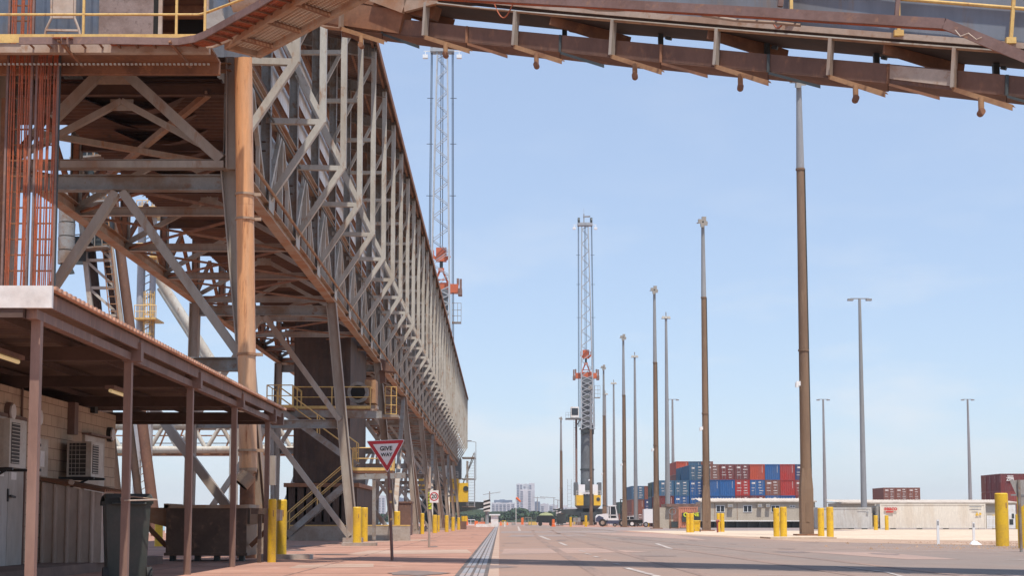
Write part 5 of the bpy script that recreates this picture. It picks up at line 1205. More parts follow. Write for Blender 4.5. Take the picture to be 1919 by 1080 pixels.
for X, Y, r, l in ((20.0, 97.3, .38, 'tallest and nearest brown mast with grey top and floodlight cluster, on a kerb island'), (20.0, 144.4, .36, 'second brown light mast, beside the yellow bin'), (19.7, 187.5, .36, 'third brown light mast, in front of the flatbed and white truck'),
                   (19.8, 236.4, .36, 'fourth brown light mast, above the tractor bonnet'), (19.9, 283.1, .36, 'fifth brown light mast, first one past the harbour crane boom'), (20.0, 325.6, .36, 'sixth brown light mast, standing in front of the harbour crane tower'), (17.6, 425.2, .5, 'most distant brown mast, alone beside the city skyline')):
    mast(X, Y, 30, .81 if Y < 100 else (.76 if Y < 150 else .70), r, l, 'cluster', 'brown light masts in a row')
for X, Y, l in ((23.9, 211.9, 'tallest plain grey light mast, left of the orange container'), (24.0, 262.7, 'second plain grey light mast, above the parked white car'), (24.2, 314.2, 'third plain grey light mast, over the tractor cab'), (24.3, 340.8, 'faintest plain grey mast, close behind a brown one')):
    mast(X, Y, 30, 0, .40, l, 'head', 'grey light masts')
for X, Y, r, l in ((47.1, 192.9, .42, 'tall grey mast with twin arm floodlights standing behind the white containers'), (77.3, 354.3, .5, 'thin grey twin arm mast just beyond the tallest brown mast'), (41.3, 354.3, .5, 'thin grey twin arm mast behind the blue container stacks'), (111.8, 354.3, .5, 'thin grey twin arm mast standing farthest across the yard')):
    mast(X, Y, 30, 0, r, l, 'arms', 'twin arm light masts')

# ------------------------------------------------------------------ harbour cranes
def crane(X, Y, lab):
    t = thing('harbour_crane', (X, Y, 0), lab, 'crane', 'mobile harbour cranes on the quay')
    def b(m, n, mat, sm=False): return m.build(n, mat, t, sm, wrld=False)
    for s in (-1, 1):
        for yy in (-3.5, 3.5):
            m = MB(); m.hexa([(s * 1.5, yy - .5, 2.2), (s * 8.2, yy - .4, 3.3), (s * 8.2, yy + .4, 3.3), (s * 1.5, yy + .5, 2.2), (s * 1.5, yy - .5, 4.4), (s * 8.2, yy - .4, 4.1), (s * 8.2, yy + .4, 4.1), (s * 1.5, yy + .5, 4.4)]); b(m, 'outrigger', 'crane_dark')
            m = MB(); m.box(s * 8.0 - .5, s * 8.0 + .6, yy - .5, yy + .5, 2.6, 4.5); b(m, 'jack_housing', 'sign_white')
            m = MB()
            for i in range(3): m.prism([(s * 8 - .5, yy - .52, 2.7 + i * .65), (s * 8 - .5, yy - .52, 3.0 + i * .65), (s * 8 + .6, yy - .52, 3.3 + i * .65), (s * 8 + .6, yy - .52, 3.0 + i * .65)], (0, .015, 0))
            b(m, 'hazard_stripe', 'black_paint')
            m = MB(); m.tube((s * 8.05, yy, .5), (s * 8.05, yy, 2.6), .28, n=14); b(m, 'jack', 'mast_grey')
            m = MB(); m.box(s * 8.05 - 1.8, s * 8.05 + 1.8, yy - 1, yy + 1, 0, .5); b(m, 'jack_pad', 'white_paint')
    m = MB(); m.box(-2.2, 2.2, -6, 6, 1.2, 3.4); m.box(-1.6, 1.6, -1.6, 1.6, 3.4, 4.4); b(m, 'chassis', 'crane_dark')
    for s in (-1, 1):
        for i in range(8):
            m = MB(); m.tube((s * 1.3, -5.2 + i * 1.5, .7), (s * 2.1, -5.2 + i * 1.5, .7), .68, n=16); b(m, 'wheel', 'rubber')
    m = MB(); m.hexa([(-2.6, -4, 4.4), (2.6, -4, 4.4), (2.6, 4, 4.4), (-2.6, 4, 4.4), (-3.3, -4.6, 5.2), (3.3, -4.6, 5.2), (3.3, 4.6, 5.2), (-3.3, 4.6, 5.2)]); b(m, 'slew_base', 'crane_grey')
    for s in (-1, 1):
        m = MB(); m.box(s * 3.3 - (1.9 if s > 0 else 0), s * 3.3 + (0 if s > 0 else 1.9), -4.6, 4.6, 5.21, 8.0); b(m, 'machine_house', 'crane_yellow')
    m = MB(); m.box(-1.39, 1.39, -4.4, 4.6, 5.21, 8.3); b(m, 'rear_door', 'crane_dark')
    m = MB(); m.box(-1.3, .6, -4.5, -4.0, 8.31, 8.8); m.box(-2.6, -.9, -3.6, -1.5, 8.02, 10.9); m.box(.9, 2.6, -3.6, -1.5, 8.02, 10.9); m.each('generator_box', 'vehicle_white', t, wrld=False)
    m = MB()
    for s in (-1, 1): m.box(s * 3.2 - .5, s * 3.2 + .5, -2, 3, 8.05, 11.5)
    m.each('exhaust_box', 'crane_grey', t, wrld=False)
    m = MB(); m.tube((2.6, -4.7, 6.9), (2.6, -4.6, 6.9), .5, n=16); b(m, 'fan', 'crane_dark')
    m = MB()
    for z in (8.4, 8.9, 9.2): m.bar((-3.3, -4.6, z), (3.3, -4.6, z), .06)
    for i in range(9): m.bar((-3.3 + i * .82, -4.6, 8), (-3.3 + i * .82, -4.6, 9.2), .06)
    b(m, 'guard_rail', 'white_paint')
    m = MB(); m.tube((0, 1, 8), (0, 1, 27.5), 1.85, 1.7, n=28); b(m, 'tower', 'crane_grey', True)
    m = MB(); m.tube((.9, -.95, 9), (.9, -.8, 22), .5, .4, n=14); b(m, 'luffing_cylinder', 'mast_grey', True)
    m = MB(); m.tube((0, 1, 14.9), (0, 1, 15.3), 1.95, n=28); m.box(-2.1, 2.1, -1, 3, 26.2, 26.4); m.box(-1.8, 1.8, -.9, .3, 24.8, 26.2); b(m, 'tower_collar', 'crane_dark')
    m = MB(); m.box(-1.35, 1.35, -.6, .9, 27.5, 40.5); b(m, 'inner_column', 'crane_grey')
    # boom
    def hw(z): return 1.75 - 0.85 * max(0, (z - 28)) / 55
    def yb(z): return -1.2 + (z - 26) * .12
    m = MB(); zt = 84.0
    for s in (-1, 1):
        for dy in (-1, 1):
            for k in range(10):
                z0, z1 = 26 + k * 5.8, 26 + (k + 1) * 5.8; m.bar((s * hw(z0), yb(z0) + dy * hw(z0) * .7, z0), (s * hw(z1), yb(z1) + dy * hw(z1) * .7, z1), .24)
    b(m, 'boom_chord', 'lattice_white')
    m = MB(); z = 26; k = 0
    while z < 83:
        st = 1.5 if z < 40 else 2.1; z1 = min(84, z + st); s = 1 if k % 2 else -1; w = .2 if z < 40 else .11
        for dy in (-1, 1): m.bar((s * hw(z), yb(z) + dy * hw(z) * .7, z), (-s * hw(z1), yb(z1) + dy * hw(z1) * .7, z1), w)
        for ss in (-1, 1): m.bar((ss * hw(z), yb(z) - hw(z) * .7 * s, z), (ss * hw(z1), yb(z1) + hw(z1) * .7 * s, z1), .1)
        if z < 41: m.bar((-s * hw(z), yb(z) - hw(z) * .7, z), (s * hw(z1), yb(z1) - hw(z1) * .7, z1), w)
        z = z1; k += 1
    b(m, 'boom_lacing', 'lattice_white')
    m = MB(); y1 = yb(84)
    for s in (-1, 1):
        m.tube((s * 2.0, 3.2, 27), (s * 1.75, y1, 84.4), .07, n=6); m.tube((s * 2.25, 3.2, 27), (s * 1.95, y1, 84.4), .07, n=6)
    for x in (-.2, .2): m.tube((x, y1 - 1.2, 47), (x * .8, y1 - .9, 84.4), .07, n=6)
    for z in (57.5, 67.0, 76.5 - 1): m.bar((-2.6, yb(z) + .2, z), (-1.5, yb(z) + .2, z), .1) ; m.bar((1.5, yb(z) + .2, z), (2.6, yb(z) + .2, z), .1)
    b(m, 'ropes', 'rope')
    m = MB(); m.box(-2.1, 2.1, y1 - 1, y1 + 1, 84, 84.8)
    for s in (-1, 1): m.box(s * 2.2 - .15, s * 2.2 + .35 * s if s > 0 else s * 2.2 + .15, y1 - .2, y1 + .2, 83.3, 84.2) if False else None
    b(m, 'boom_head', 'lattice_white')
    for s in (-1, 1):
        m = MB(); m.tube((s * 1.6, y1 - .3, 85.3), (s * 1.9, y1 - .3, 85.3), .9, n=20); m.box(s * 1.75 - .3, s * 1.75 + .3, y1 - .8, y1 + .6, 84.8, 86.2); b(m, 'sheave', 'crane_dark')
        m = MB(); m.box(s * 3.0 - .45, s * 3.0 + .45, y1 - .4, y1 + .4, 83.0, 83.6); m.bar((s * 2.1, y1, 84.3), (s * 3.3, y1, 84.3), .12); m.bar((s * 3.0, y1, 83.6), (s * 3.0, y1, 84.3), .1); b(m, 'floodlight', 'vehicle_white')
    m = MB(); m.bar((-.3, y1, 84.8), (-.3, y1, 87.4), .3); m.bar((-.5, y1, 86.6), (1.5, y1, 86.7), .5, .35); m.bar((-.3, y1, 87.4), (-.3, y1, 89), .07); b(m, 'anemometer', 'mast_grey')
    yh = y1 - 1.2
    m = MB(); m.box(-.9, .9, yh - .6, yh + .6, 46.2, 48.6); m.bar((-.8, yh, 46.6), (-1.5, yh, 47.2), .5); m.bar((.8, yh, 46.6), (1.5, yh, 47.2), .5); m.bar((-1.4, yh, 47), (-1.4, yh, 48.2), .25); m.bar((1.4, yh, 47), (1.4, yh, 48.2), .25); b(m, 'hook_block', 'crane_orange')
    m = MB(); m.tube((0, yh, 45.0), (0, yh, 46.2), .3, n=12); m.bar((-.5, yh, 44.9), (.5, yh, 44.9), .3); b(m, 'hook', 'crane_dark')
    # cab on the tower side and caged platform
    m = MB(); m.box(-4.6, -2.4, -2.2, .6, 29.2, 32.2); o = b(m, 'operator_cab', 'white_paint')
    m = MB(); m.box(-4.4, -2.6, -2.24, -2.2, 29.9, 31.8); m.box(-4.64, -4.6, -2, .3, 30, 31.8); b(m, 'cab_window', 'window_glass') if False else m.build('window', 'window_glass', o, wrld=False)
    m = MB(); m.box(-6.0, -1.9, -2.6, 1, 28.8, 29.1); m.bar((-3.4, 0, 26.5), (-1.8, .6, 28.8), .2)
    for x in (-6, -5.3, -4.7): m.bar((x, -2.6, 29), (x, -2.6, 30.6), .06)
    m.bar((-6, -2.6, 30.6), (-4.7, -2.6, 30.6), .06); m.bar((-6, -2.6, 29.9), (-4.7, -2.6, 29.9), .05); b(m, 'cab_platform', 'crane_grey')
    m = MB(); m.tube((-3.0, .5, 8), (-3.0, .5, 28.8), .3, n=10)
    for i in range(30): m.bar((-3.7, .3, 8.3 + i * .68), (-3.1, .3, 8.3 + i * .68), .05)
    m.bar((-3.7, .3, 8), (-3.7, .3, 28.8), .06); b(m, 'access_ladder', 'tray_steel')
    m = MB()
    for z in range(0, 9): m.bar((-5.6, -3, 2.5 + z), (-4.6, -3, 2.5 + z), .06)
    m.bar((-5.6, -3, 1), (-5.6, -3, 12.4), .08); m.bar((-4.6, -3, 1), (-4.6, -3, 12.4), .08); b(m, 'side_ladder', 'mast_grey')
    m = MB(); m.box(2.0, 3.6, 0, 1.5, 34.8, 35.0)
    for x in (2.1, 3.0, 3.6): m.bar((x, 0, 35), (x, 0, 38.2), .08)
    for z in (36, 37, 38.2): m.bar((2.1, 0, z), (3.6, 0, z), .08)
    b(m, 'maintenance_cage', 'grey_steel')
    return t
c1_ = crane(-10.16, 252.5, 'harbour crane partly hidden behind the gallery, its white boom the taller one')
c2_ = copy_tree(c1_, loc=(24.1, 408, 0), label='harbour crane standing clear among the light masts, striped outriggers spread')
def spreader(X, Y, lab):
    t = thing('container_spreader', (X, Y, 40.6), lab, 'spreader', 'orange spreaders hanging from the harbour cranes')
    m = MB(); m.box(-3.0, 3.0, -.9, .9, 0, 1.5); m.build('main_beam', 'crane_orange', t, wrld=False)
    m = MB()
    for s in (-1, 1): m.bar((s * 1.3, 0, 1.5), (s * .25, 0, 4.0), .35); m.bar((s * .9, 0, 2.4), (-s * .9, 0, 2.4), .2) if s > 0 else None
    m.box(-.5, .5, -.4, .4, 3.8, 4.4); m.box(-1.6, 1.6, -.6, .6, 1.5, 1.8); m.build('headframe', 'crane_orange', t, wrld=False)
    for s in (-1, 1):
        m = MB(); m.box(s * 3.3 - .35, s * 3.3 + .35, -1.2, 1.2, -.4, .7); m.box(s * 2.9 - .2, s * 2.9 + .2, -.3, .3, 1.5, 2.6); m.box(s * 3.4 - .2, s * 3.4 + .2, -.3, .3, .8, 2.5); m.build('end_flipper', 'tray_steel', t, wrld=False)
    return t
yh = -1.2 + 58 * .12 - 1.2
s1 = spreader(-10.16, 252.5 + yh, 'orange container spreader peeping out beside the gallery roof edge')
copy_tree(s1, loc=(24.1, 408 + yh, 40.6), label='orange container spreader hanging in full view on the crane among the masts')
# ------------------------------------------------------------------ containers
PROTO = {}
def make_container(kind, c, L, H=2.59):
    t = bpy.data.objects.new('shipping_container', None); col.objects.link(t); mat = 'c_' + c if 'c_' + c in M else c
    W = 2.44; m = MB(); e = .10
    for x in (0, W - e):
        for y in (0, L - e): m.box(x, x + e, y, y + e, 0, H)
    for x in (.012, W - e - .012 + .0): 
        for z in (.0, H - .1): m.box(x, x + .09, e, L - e, z + .002, z + .098)
    for y in (.012, L - .1): m.box(e, W - e, y, y + .08, .002, .14); m.box(e, W - e, y, y + .08, H - .12, H - .004)
    m.corr((.03, L - e, .1), (0, -(L - 2 * e), 0), (0, 0, H - .2), (-1, 0, 0), .28, -.035) ; m.corr((W - .03, e, .1), (0, L - 2 * e, 0), (0, 0, H - .2), (1, 0, 0), .28, -.035)
    m.corr((e, L - .03, .14), (W - 2 * e, 0, 0), (0, 0, H - .26), (0, 1, 0), .25, -.03)
    m.box(.06, W - .06, .06, L - .06, H - .05, H - .02)
    if kind == 'wall': m.corr((e, .045, .14), (W - 2 * e, 0, 0), (0, 0, H - .26), (0, 1, 0), .30, .04, flat=.55); m.box(e, W - e, .095, .1, .14, H - .12)
    m.build('body', mat, t)
    if kind == 'wall':
        m = MB()
        for i in range(9): m.box(W - .45, W - .38, .03, .04, H - .35 - i * .13, H - .27 - i * .13)
        m.build('marking', 'sign_white', t)
    else:
        for s in (0, 1):
            x0 = e + .01 + s * (W / 2 - e); x1 = x0 + W / 2 - e - .02
            m = MB(); m.box(x0, x1, .03, .07, .15, H - .13)
            for z in (.55, 1.05, 1.55, 2.05): m.box(x0 + .05, x1 - .05, .02, .031, z - .06, z + .06)
            d = m.build('door', mat, t)
            m = MB()
            for f in (.30, .70): x = x0 + (x1 - x0) * f; m.bar((x, .0, .12), (x, .0, H - .1), .04)
            m.build('lock_rod', 'mast_grey', d)
            m = MB(); rnd = random.Random(hash((c, s, kind)) % 99)
            for z in ((2.2, .16), (1.72, .1), (1.25, .1), (.8, .1), (.4, .08)) if s else ((2.05, .26), (1.25, .08), (.8, .08)):
                a = x0 + .12 + rnd.random() * .15; m.box(a, a + .35 + rnd.random() * .4, -.004 + .018, .0195, z[0] - z[1] * .5, z[0] + z[1] * .5)
            m.each('placard', 'sign_white', d)
    return t
NC = 0
def cont(X, Y, Z, kind, c, label, L=12.19, H=2.59, rz=0, group='stacked shipping containers'):
    k = (kind, c, L, H)
    if k not in PROTO: PROTO[k] = make_container(kind, c, L, H); o = PROTO[k]; o.location = (X, Y, Z); o.rotation_euler.z = rz
    else: o = copy_tree(PROTO[k], loc=(X, Y, Z), rz=rz)
    tag(o, label, 'container', group); return o
CY_ = 247.0
cols_ = [('doors', 'brown', 'wall', 'blue', 'wall', 'blue'), ('doors', 'maroon', 'wall', 'blue', 'wall', 'blue'), ('doors', 'maroon', 'doors', 'bright red', 'doors', 'maroon'), ('wall', 'orange red', 'doors', 'blue', 'doors', 'maroon'),
         ('wall', 'blue', 'doors', 'brown', 'doors', 'blue'), ('wall', 'bright red', 'wall', 'bright red', 'wall', 'blue'), ('doors', 'navy blue', 'doors', 'dull red', 'doors', 'maroon')]
cname = ['first', 'second', 'third', 'fourth', 'fifth', 'sixth', 'seventh']
PX0 = (1322 - 936) / 2800 * CY_
for i, cc in enumerate(cols_):
    X = PX0 + i * 2.497
    for tier, (k, c) in enumerate(((cc[0], cc[1]), (cc[2], cc[3]), (cc[4], cc[5]))):
        cont(X, CY_, 2.6 * (3 - tier), k, c, '%s container %s, %s, %s column of the long wall' % (c, 'doors outward' if k == 'doors' else 'with ribbed end', ['top tier', 'middle tier', 'just above the hut roof'][tier], cname[i]), 6.06)
    cont(X, CY_, 0, 'wall', 'brown', 'brown bottom container of the long wall, hidden behind the office hut', 6.06, group='bottom containers behind the office hut')
cont(PX0 + 7 * 2.5 - 1.9, CY_ + 8, 7.5, 'doors', 'blue', 'blue container edge peeping out past the tallest mast, top of its column', 6.06)
for z in (0, 2.5, 5.0): cont(PX0 + 7 * 2.5 - 1.9, CY_ + 8, z, 'doors', 'blue' if z == 5 else 'maroon', '%s container peeping out past the tallest mast, %s' % ('blue' if z == 5 else 'maroon', {0: 'at ground level', 2.5: 'second from the ground', 5: 'third from the ground'}[z]), 6.06)
for j, (X, tiers) in enumerate(((31.9, 4), (29.35, 3), (26.8, 3))):
    spec = [[('wall', 'maroon'), ('doors', 'blue'), ('doors', 'blue'), ('doors', 'steel blue')], [('wall', 'brown'), ('doors', 'blue'), ('doors', 'steel blue')], [('wall', 'brown'), ('wall', 'maroon'), ('doors', 'steel blue')]][j]
    for t in range(tiers):
        k, c = spec[t]
        o = cont(X, 250, t * 2.6, k, c, '%s container %s in the %s stepped column' % (c, ['at ground level', 'one above the ground', 'two above the ground', 'topmost on four'][t], ['tallest', 'middle', 'outer'][j]), 12.19)
        cont(X - .05, 262.6, t * 2.6, 'wall', ['brown', 'steel blue', 'dark green', 'navy blue'][t] if j else ['maroon', 'blue', 'navy blue', 'steel blue'][t], '%s container end to end behind the %s stepped column, %s' % ((['brown', 'steel blue', 'dark green', 'navy blue'][t] if j else ['maroon', 'blue', 'navy blue', 'steel blue'][t]), ['tallest', 'middle', 'outer'][j], ['at ground level', 'one above the ground', 'two above the ground', 'at the top'][t]), 6.06)
o = thing('lettering_dummy', (0, 0, 0), None, None) if False else None
for j, c in enumerate(('orange red', 'steel blue', 'brown')):
    for t in range(5):
        if t == 4: cont(35.6 + j * 2.5, 300, t * 2.6, 'wall' if j < 2 else 'doors', c, '%s container on the highest tier behind the long wall, %s' % (c, ['its left side showing', 'second in the row', 'third in the row'][j]), 12.19)
        elif t == 3: cont(35.6 + j * 2.5, 300, t * 2.6, 'wall', 'brown', 'brown container directly below the highest tier, %s' % ['side showing', 'second in the row', 'third in the row'][j], 12.19)
        else: cont(35.6 + j * 2.5, 300, t * 2.6, 'wall', 'brown', 'brown container low in the back row, hidden behind the stacks', 12.19, group='low back row containers')
for j, (X, Y, spec) in enumerate(((25.7, 290, ('brown', 'brown', 'steel blue')), (28.2, 290, ('brown', 'navy blue', 'brown')), (30.7, 294, ('salmon', 'brown', 'navy blue')), (26.4, 330, ('brown', 'dark green')), (28.9, 330, ('maroon', 'brown')))):
    for t, c in enumerate(spec): cont(X, Y, t * 2.6, 'wall' if (t + j) % 2 else 'doors', c, '%s container %s, far beyond the flatbed, %s column' % (c, ['at ground level', 'one up', 'at the top'][t], ['outer', 'second', 'third', 'far outer', 'far inner'][j]), 12.19)
for j in range(3):
    for t in range(3):
        cont(78.3 + j * 2.5, 304, t * 2.6, 'doors', 'brown', ('brown container on top of the separate stack behind the white containers, %s' if t == 2 else ('brown container of the separate stack, middle tier, %s of three' if t == 1 else 'brown container of the separate stack, ground tier, %s of three')) % ['nearest the tall mast', 'middle', 'last'][j], 9.1, group='separate brown stack')
zim = None
for t in range(3):
    for j in range(4):
        c = [['brown', 'brown', 'brown', 'brown'], ['dull red', 'maroon', 'maroon', 'brown'], ['maroon', 'maroon', 'maroon', 'brown']][t][j]
        o = cont(81.7, 243 + 2.44 + j * 2.5, t * 2.9, 'wall', c, '%s container side on, %s, %s row, stack behind the triangle sign' % (c, ['ground tier', 'middle tier', 'top tier'][t], ['front', 'second', 'third', 'rear'][j]), 12.19, 2.89, R(-90), 'sideways containers at the picture edge')
        if t == 2 and j == 0: zim = o
def onface(o, s, size, wx, wz, mat, Y, bold=0): pass
# markings on the front face of the sideways container (its local x runs to -Y)
def put_text(o, name, s, size, mat, world_loc, bold=.0):
    q = text(name, s, size, mat, o, (0, 0, 0), (R(90), 0, 0), bold, .01)
    bpy.context.view_layer.update()
    q.matrix_parent_inverse = Matrix.Identity(4); l = Matrix.Translation(o.location) @ Matrix.Rotation(o.rotation_euler.z, 4, 'Z')
    loc = l.inverted() @ Vector(world_loc); q.location = loc; q.rotation_euler = (R(90), 0, -o.rotation_euler.z); return q
zf = P(1893, 898, 242.9)
put_text(zim, 'lettering', 'ZIM', .72, 'sign_white', P(1893, 899, 242.9), .03)
m = MB()
for row, n in ((0, 4), (1, 3)):
    for i in range(n):
        p = P(1889 + i * 2.9 + row * 1.5, 893 + row * 2.8, 242.9); m.box(p.x - .1, p.x + .1, 242.88, 242.9, p.z - .1, p.z + .1)
l = Matrix.Translation(zim.location) @ Matrix.Rotation(zim.rotation_euler.z, 4, 'Z'); li = l.inverted(); m.v = [tuple(li @ Vector(v)) for v in m.v]; m.build('star_marks', 'sign_white', zim, wrld=False)
# white refrigerated container with lettering, and grey one
def side_box(x0, x1, ytop, ybot, Y, mat, lab, name='shipping_container', cat='container', depth=2.44, frame='reefer_white'):
    a, b = P(x0, ybot, Y), P(x1, ybot, Y); z1 = P(x0, ytop, Y).z
    t = thing(name, (a.x, Y, 0), lab, cat)
    m = MB(); m.box(a.x + .08, b.x - .08, Y + .05, Y + depth - .05, .15, z1 - .06); n = int((b.x - a.x) / .35); 
    for i in range(n): x = a.x + .2 + i * (b.x - a.x - .4) / n; m.box(x, x + .05, Y + .042, Y + .055, .3, z1 - .2)
    m.build('panel', mat, t)
    m = MB()
    for x in (a.x, b.x - .15): m.box(x, x + .15, Y, Y + .15, .05, z1); m.box(x, x + .15, Y + depth - .15, Y + depth, .05, z1)
    m.box(a.x + .15, b.x - .15, Y + .01, Y + .1, .12, .32); m.box(a.x + .15, b.x - .15, Y + .01, Y + .1, z1 - .16, z1 - .01); m.build('corner_frame', frame, t)
    m = MB()
    for i in range(4): x = a.x + (b.x - a.x) * (i + .5) / 4; m.box(x - .3, x + .3, Y + .1, Y + .4, 0, .13)
    m.build('sleeper', 'crane_dark', t)
    return t
rf = side_box(1650, 1848, 945, 993, 173, 'reefer_white', 'long cream white refrigerated container with red seaco lettering')
p = P(1669, 954, 172.9) - rf.location; text('lettering', 'seaco', .66, 'logo_red', rf, p, bold=.025, depth=.01)
m = MB(); p = P(1670, 960, 172.92); m.box(p.x - .6, p.x + .25, 172.9, 172.92, p.z - .1, p.z + .07); m.build('small_marking', 'logo_red', rf)
m = MB(); p = P(1828, 951, 172.95); m.box(p.x - .7, p.x + .7, 172.93, 172.95, p.z - .05, p.z + .05); m.box(p.x - .4, p.x + .3, 172.93, 172.95, p.z - .35, p.z - .25); m.build('number_marking', 'mast_grey', rf)
m = MB(); p = P(1831, 964, 172.95); m.prism([(p.x - .22, 172.94, p.z - .2), (p.x + .22, 172.94, p.z - .2), (p.x, 172.94, p.z + .2)], (0, .01, 0)); p = P(1837, 964, 172.95); m.box(p.x - .12, p.x + .12, 172.93, 172.95, p.z - .12, p.z + .12); m.build('warning_label', 'yellow_paint', rf)
m = MB(); p, q = P(1635, 950, 176), P(1649, 950, 174.5); m.box(rf.location.x - .35, rf.location.x - .01, 173.3, 175.2, .3, 2.7)
for i in range(4): m.box(rf.location.x - .42, rf.location.x - .36, 173.4 + i * .45, 173.5 + i * .45, .3, 2.6)
m.build('cooling_unit', 'grey_steel', rf)
gc = side_box(1533, 1634, 952, 994, 173, 'reefer_grey', 'shorter weathered grey container beside the long white one', frame='reefer_grey')
m = MB(); p = P(1620, 955, 172.95); m.box(p.x - .8, p.x + .2, 172.93, 172.95, p.z - .05, p.z + .04); m.box(p.x + .2, p.x + .45, 172.93, 172.95, p.z - .55, p.z - .3); m.build('number_marking', 'mast_grey', gc)
a, b = P(1514, 990, 180), P(1534, 990, 180); m = MB(); m.corr((a.x, 180, 0), (b.x - a.x + 4, 0, 0), (0, 0, P(0, 952, 180).z), (0, -1, 0), .35, .08); m.box(a.x, b.x + 4, 180.02, 183, 0, P(0, 952, 180).z - .05); one(m, 'ribbed_bin', 'timber', (a.x, 180, 0), 'weathered brown ribbed box between the tallest mast and the grey container', 'box')
# office hut
HY = 213.0
a, b = P(1315, 980, HY), P(1528, 980, HY); zt = P(0, 941, HY).z; zf_ = P(0, 978, HY).z
hut = thing('office_hut', (a.x, HY, 0), 'long beige portable office hut with sliding windows, raised on stumps', 'office hut')
m = MB(); m.box(a.x, b.x, HY, HY + 6, zf_, zt); m.build('wall', 'hut_wall', hut)
m = MB(); m.corr((a.x - .2, HY - .3, zt + .05), (b.x - a.x + .4, 0, 0), (0, 6.6, .5), (0, 0, 1), .4, .06); m.box(a.x - .2, b.x + .2, HY - .32, HY - .25, zt - .08, zt + .12); m.build('roof', 'hut_roof', hut)
m = MB(); m.box(a.x + .01, b.x - .01, HY - .03, HY - .005, zf_ - .02, zf_ + .14); m.build('base_rail', 'white_paint', hut)
m = MB(); i = 0
while a.x + i * 1.6 < b.x: m.box(a.x + .2 + i * 1.6, a.x + .5 + i * 1.6, HY + .3, HY + .6, 0, zf_); i += 1
m.box(a.x, b.x, HY + .8, HY + .9, 0, zf_); m.build('stump', 'crane_dark', hut)
for (x0, x1, y0, y1) in ((1342, 1358, 948, 961), (1393, 1409, 948, 961), (1445, 1461, 948, 961), (1480, 1490, 948, 952)):
    p, q = P(x0, y1, HY), P(x1, y0, HY); m = MB()
    for (u0, u1, w0_, w1_) in ((p.x, q.x, p.z, p.z + .07), (p.x, q.x, q.z - .07, q.z), (p.x, p.x + .07, p.z + .07, q.z - .07), (q.x - .07, q.x, p.z + .07, q.z - .07), ((p.x + q.x) / 2 - .04, (p.x + q.x) / 2 + .04, p.z + .07, q.z - .07)): m.box(u0, u1, HY - .06, HY - .004, w0_, w1_)
    w = m.build('window', 'vehicle_white', hut); m = MB(); m.box(p.x + .07, q.x - .07, HY - .02, HY - .003, p.z + .07, q.z - .07); m.build('pane', 'window_glass', w)
for x in (1339.5, 1381.5, 1501): m = MB(); p = P(x, 960, HY); m.box(p.x - .03, p.x + .03, HY - .02, HY - .003, zf_ + .15, zt - .2); m.build('panel_joint', 'rusty_steel', hut)
for i, (x0, x1) in enumerate(((1363, 1372.5), (1419, 1427), (1434.5, 1442))):
    p, q = P(x0, 952, HY), P(x1, 945.5, HY); t = thing('window_air_conditioner', (p.x, HY, p.z), ['boxy window air conditioner on the hut wall nearest the second mast', 'boxy window air conditioner on the hut wall, middle of three', 'boxy window air conditioner on the hut wall beside the third window'][i], 'air conditioner', 'window units on the office hut')
    m = MB(); m.box(p.x, q.x, HY - .5, HY - .002, p.z, q.z); m.build('casing', 'hut_wall', t)
    m = MB(); m.box(p.x + .06, q.x - .06, HY - .51, HY - .501, p.z + .06, q.z - .08); m.build('grille', 'mast_grey', t)
# long shed roof behind the white containers
a, b = P(1577, 980, 200), P(1905, 980, 200); z1 = P(0, 942, 200).z
sh = thing('long_shed', (a.x, 200, 0), 'low long shed with pale ribbed roof behind the white containers', 'shed')
m = MB(); m.box(a.x, b.x, 200, 208, 0, z1 - .1); m.build('wall', 'hut_wall', sh)
m = MB(); m.corr((a.x - .3, 199.6, z1 - .05), (b.x - a.x + .6, 0, 0), (0, 8.6, .45), (0, 0, 1), .4, .06); m.box(a.x - .3, b.x + .3, 199.55, 199.6, z1 - .18, z1 + .02); m.build('roof', 'hut_roof', sh)
m = MB(); p = P(1845, 960, 199.9); m.box(P(1849, 0, 199.9).x, P(1855, 0, 199.9).x, 199.86, 199.99, P(0, 961, 199.9).z, P(0, 949, 199.9).z); m.build('door', 'navy', sh)
m = MB(); m.box(P(1532, 0, 200).x, P(1578, 0, 200).x, 200.5, 200.7, z1 - .12, z1); m.bar((P(1530, 0, 200).x, 200.6, 0), (P(1530, 0, 200).x, 200.6, P(0, 934, 200).z), .12); one(m, 'link_pipe', 'grey_steel', (a.x - 3, 200.5, 0), 'thin grey service pipe bridging from the hut roof to the long shed', 'pipe')
m = MB(); a, b = P(1850, 990, 174), P(1866, 990, 174)
for i in range(8): x = a.x + i * .16; m.box(x, x + .12, 174, 174.04, .1, 1.6)
m.box(a.x, b.x, 174.04, 174.08, .4, .5); m.box(a.x, b.x, 174.04, 174.08, 1.2, 1.3); one(m, 'picket_fence', 'vehicle_white', (a.x, 174, 0), 'short white picket fence panel past the lettered white container', 'fence')
t = thing('white_cabinet', (P(1893, 980, 190).x, 190, 0), 'pale equipment cabinet with dark openings beside the triangle sign', 'cabinet')
a, b = P(1889, 990, 190), P(1904, 990, 190); m = MB(); m.box(a.x, b.x, 190, 191.5, .05, P(0, 947, 190).z); m.build('body', 'white_paint', t)
m = MB(); m.box(a.x + .2, a.x + .7, 189.98, 190, .5, 1.2); m.box(b.x - .5, b.x - .2, 189.98, 190, 1.3, 1.9); m.build('opening', 'crane_dark', t)
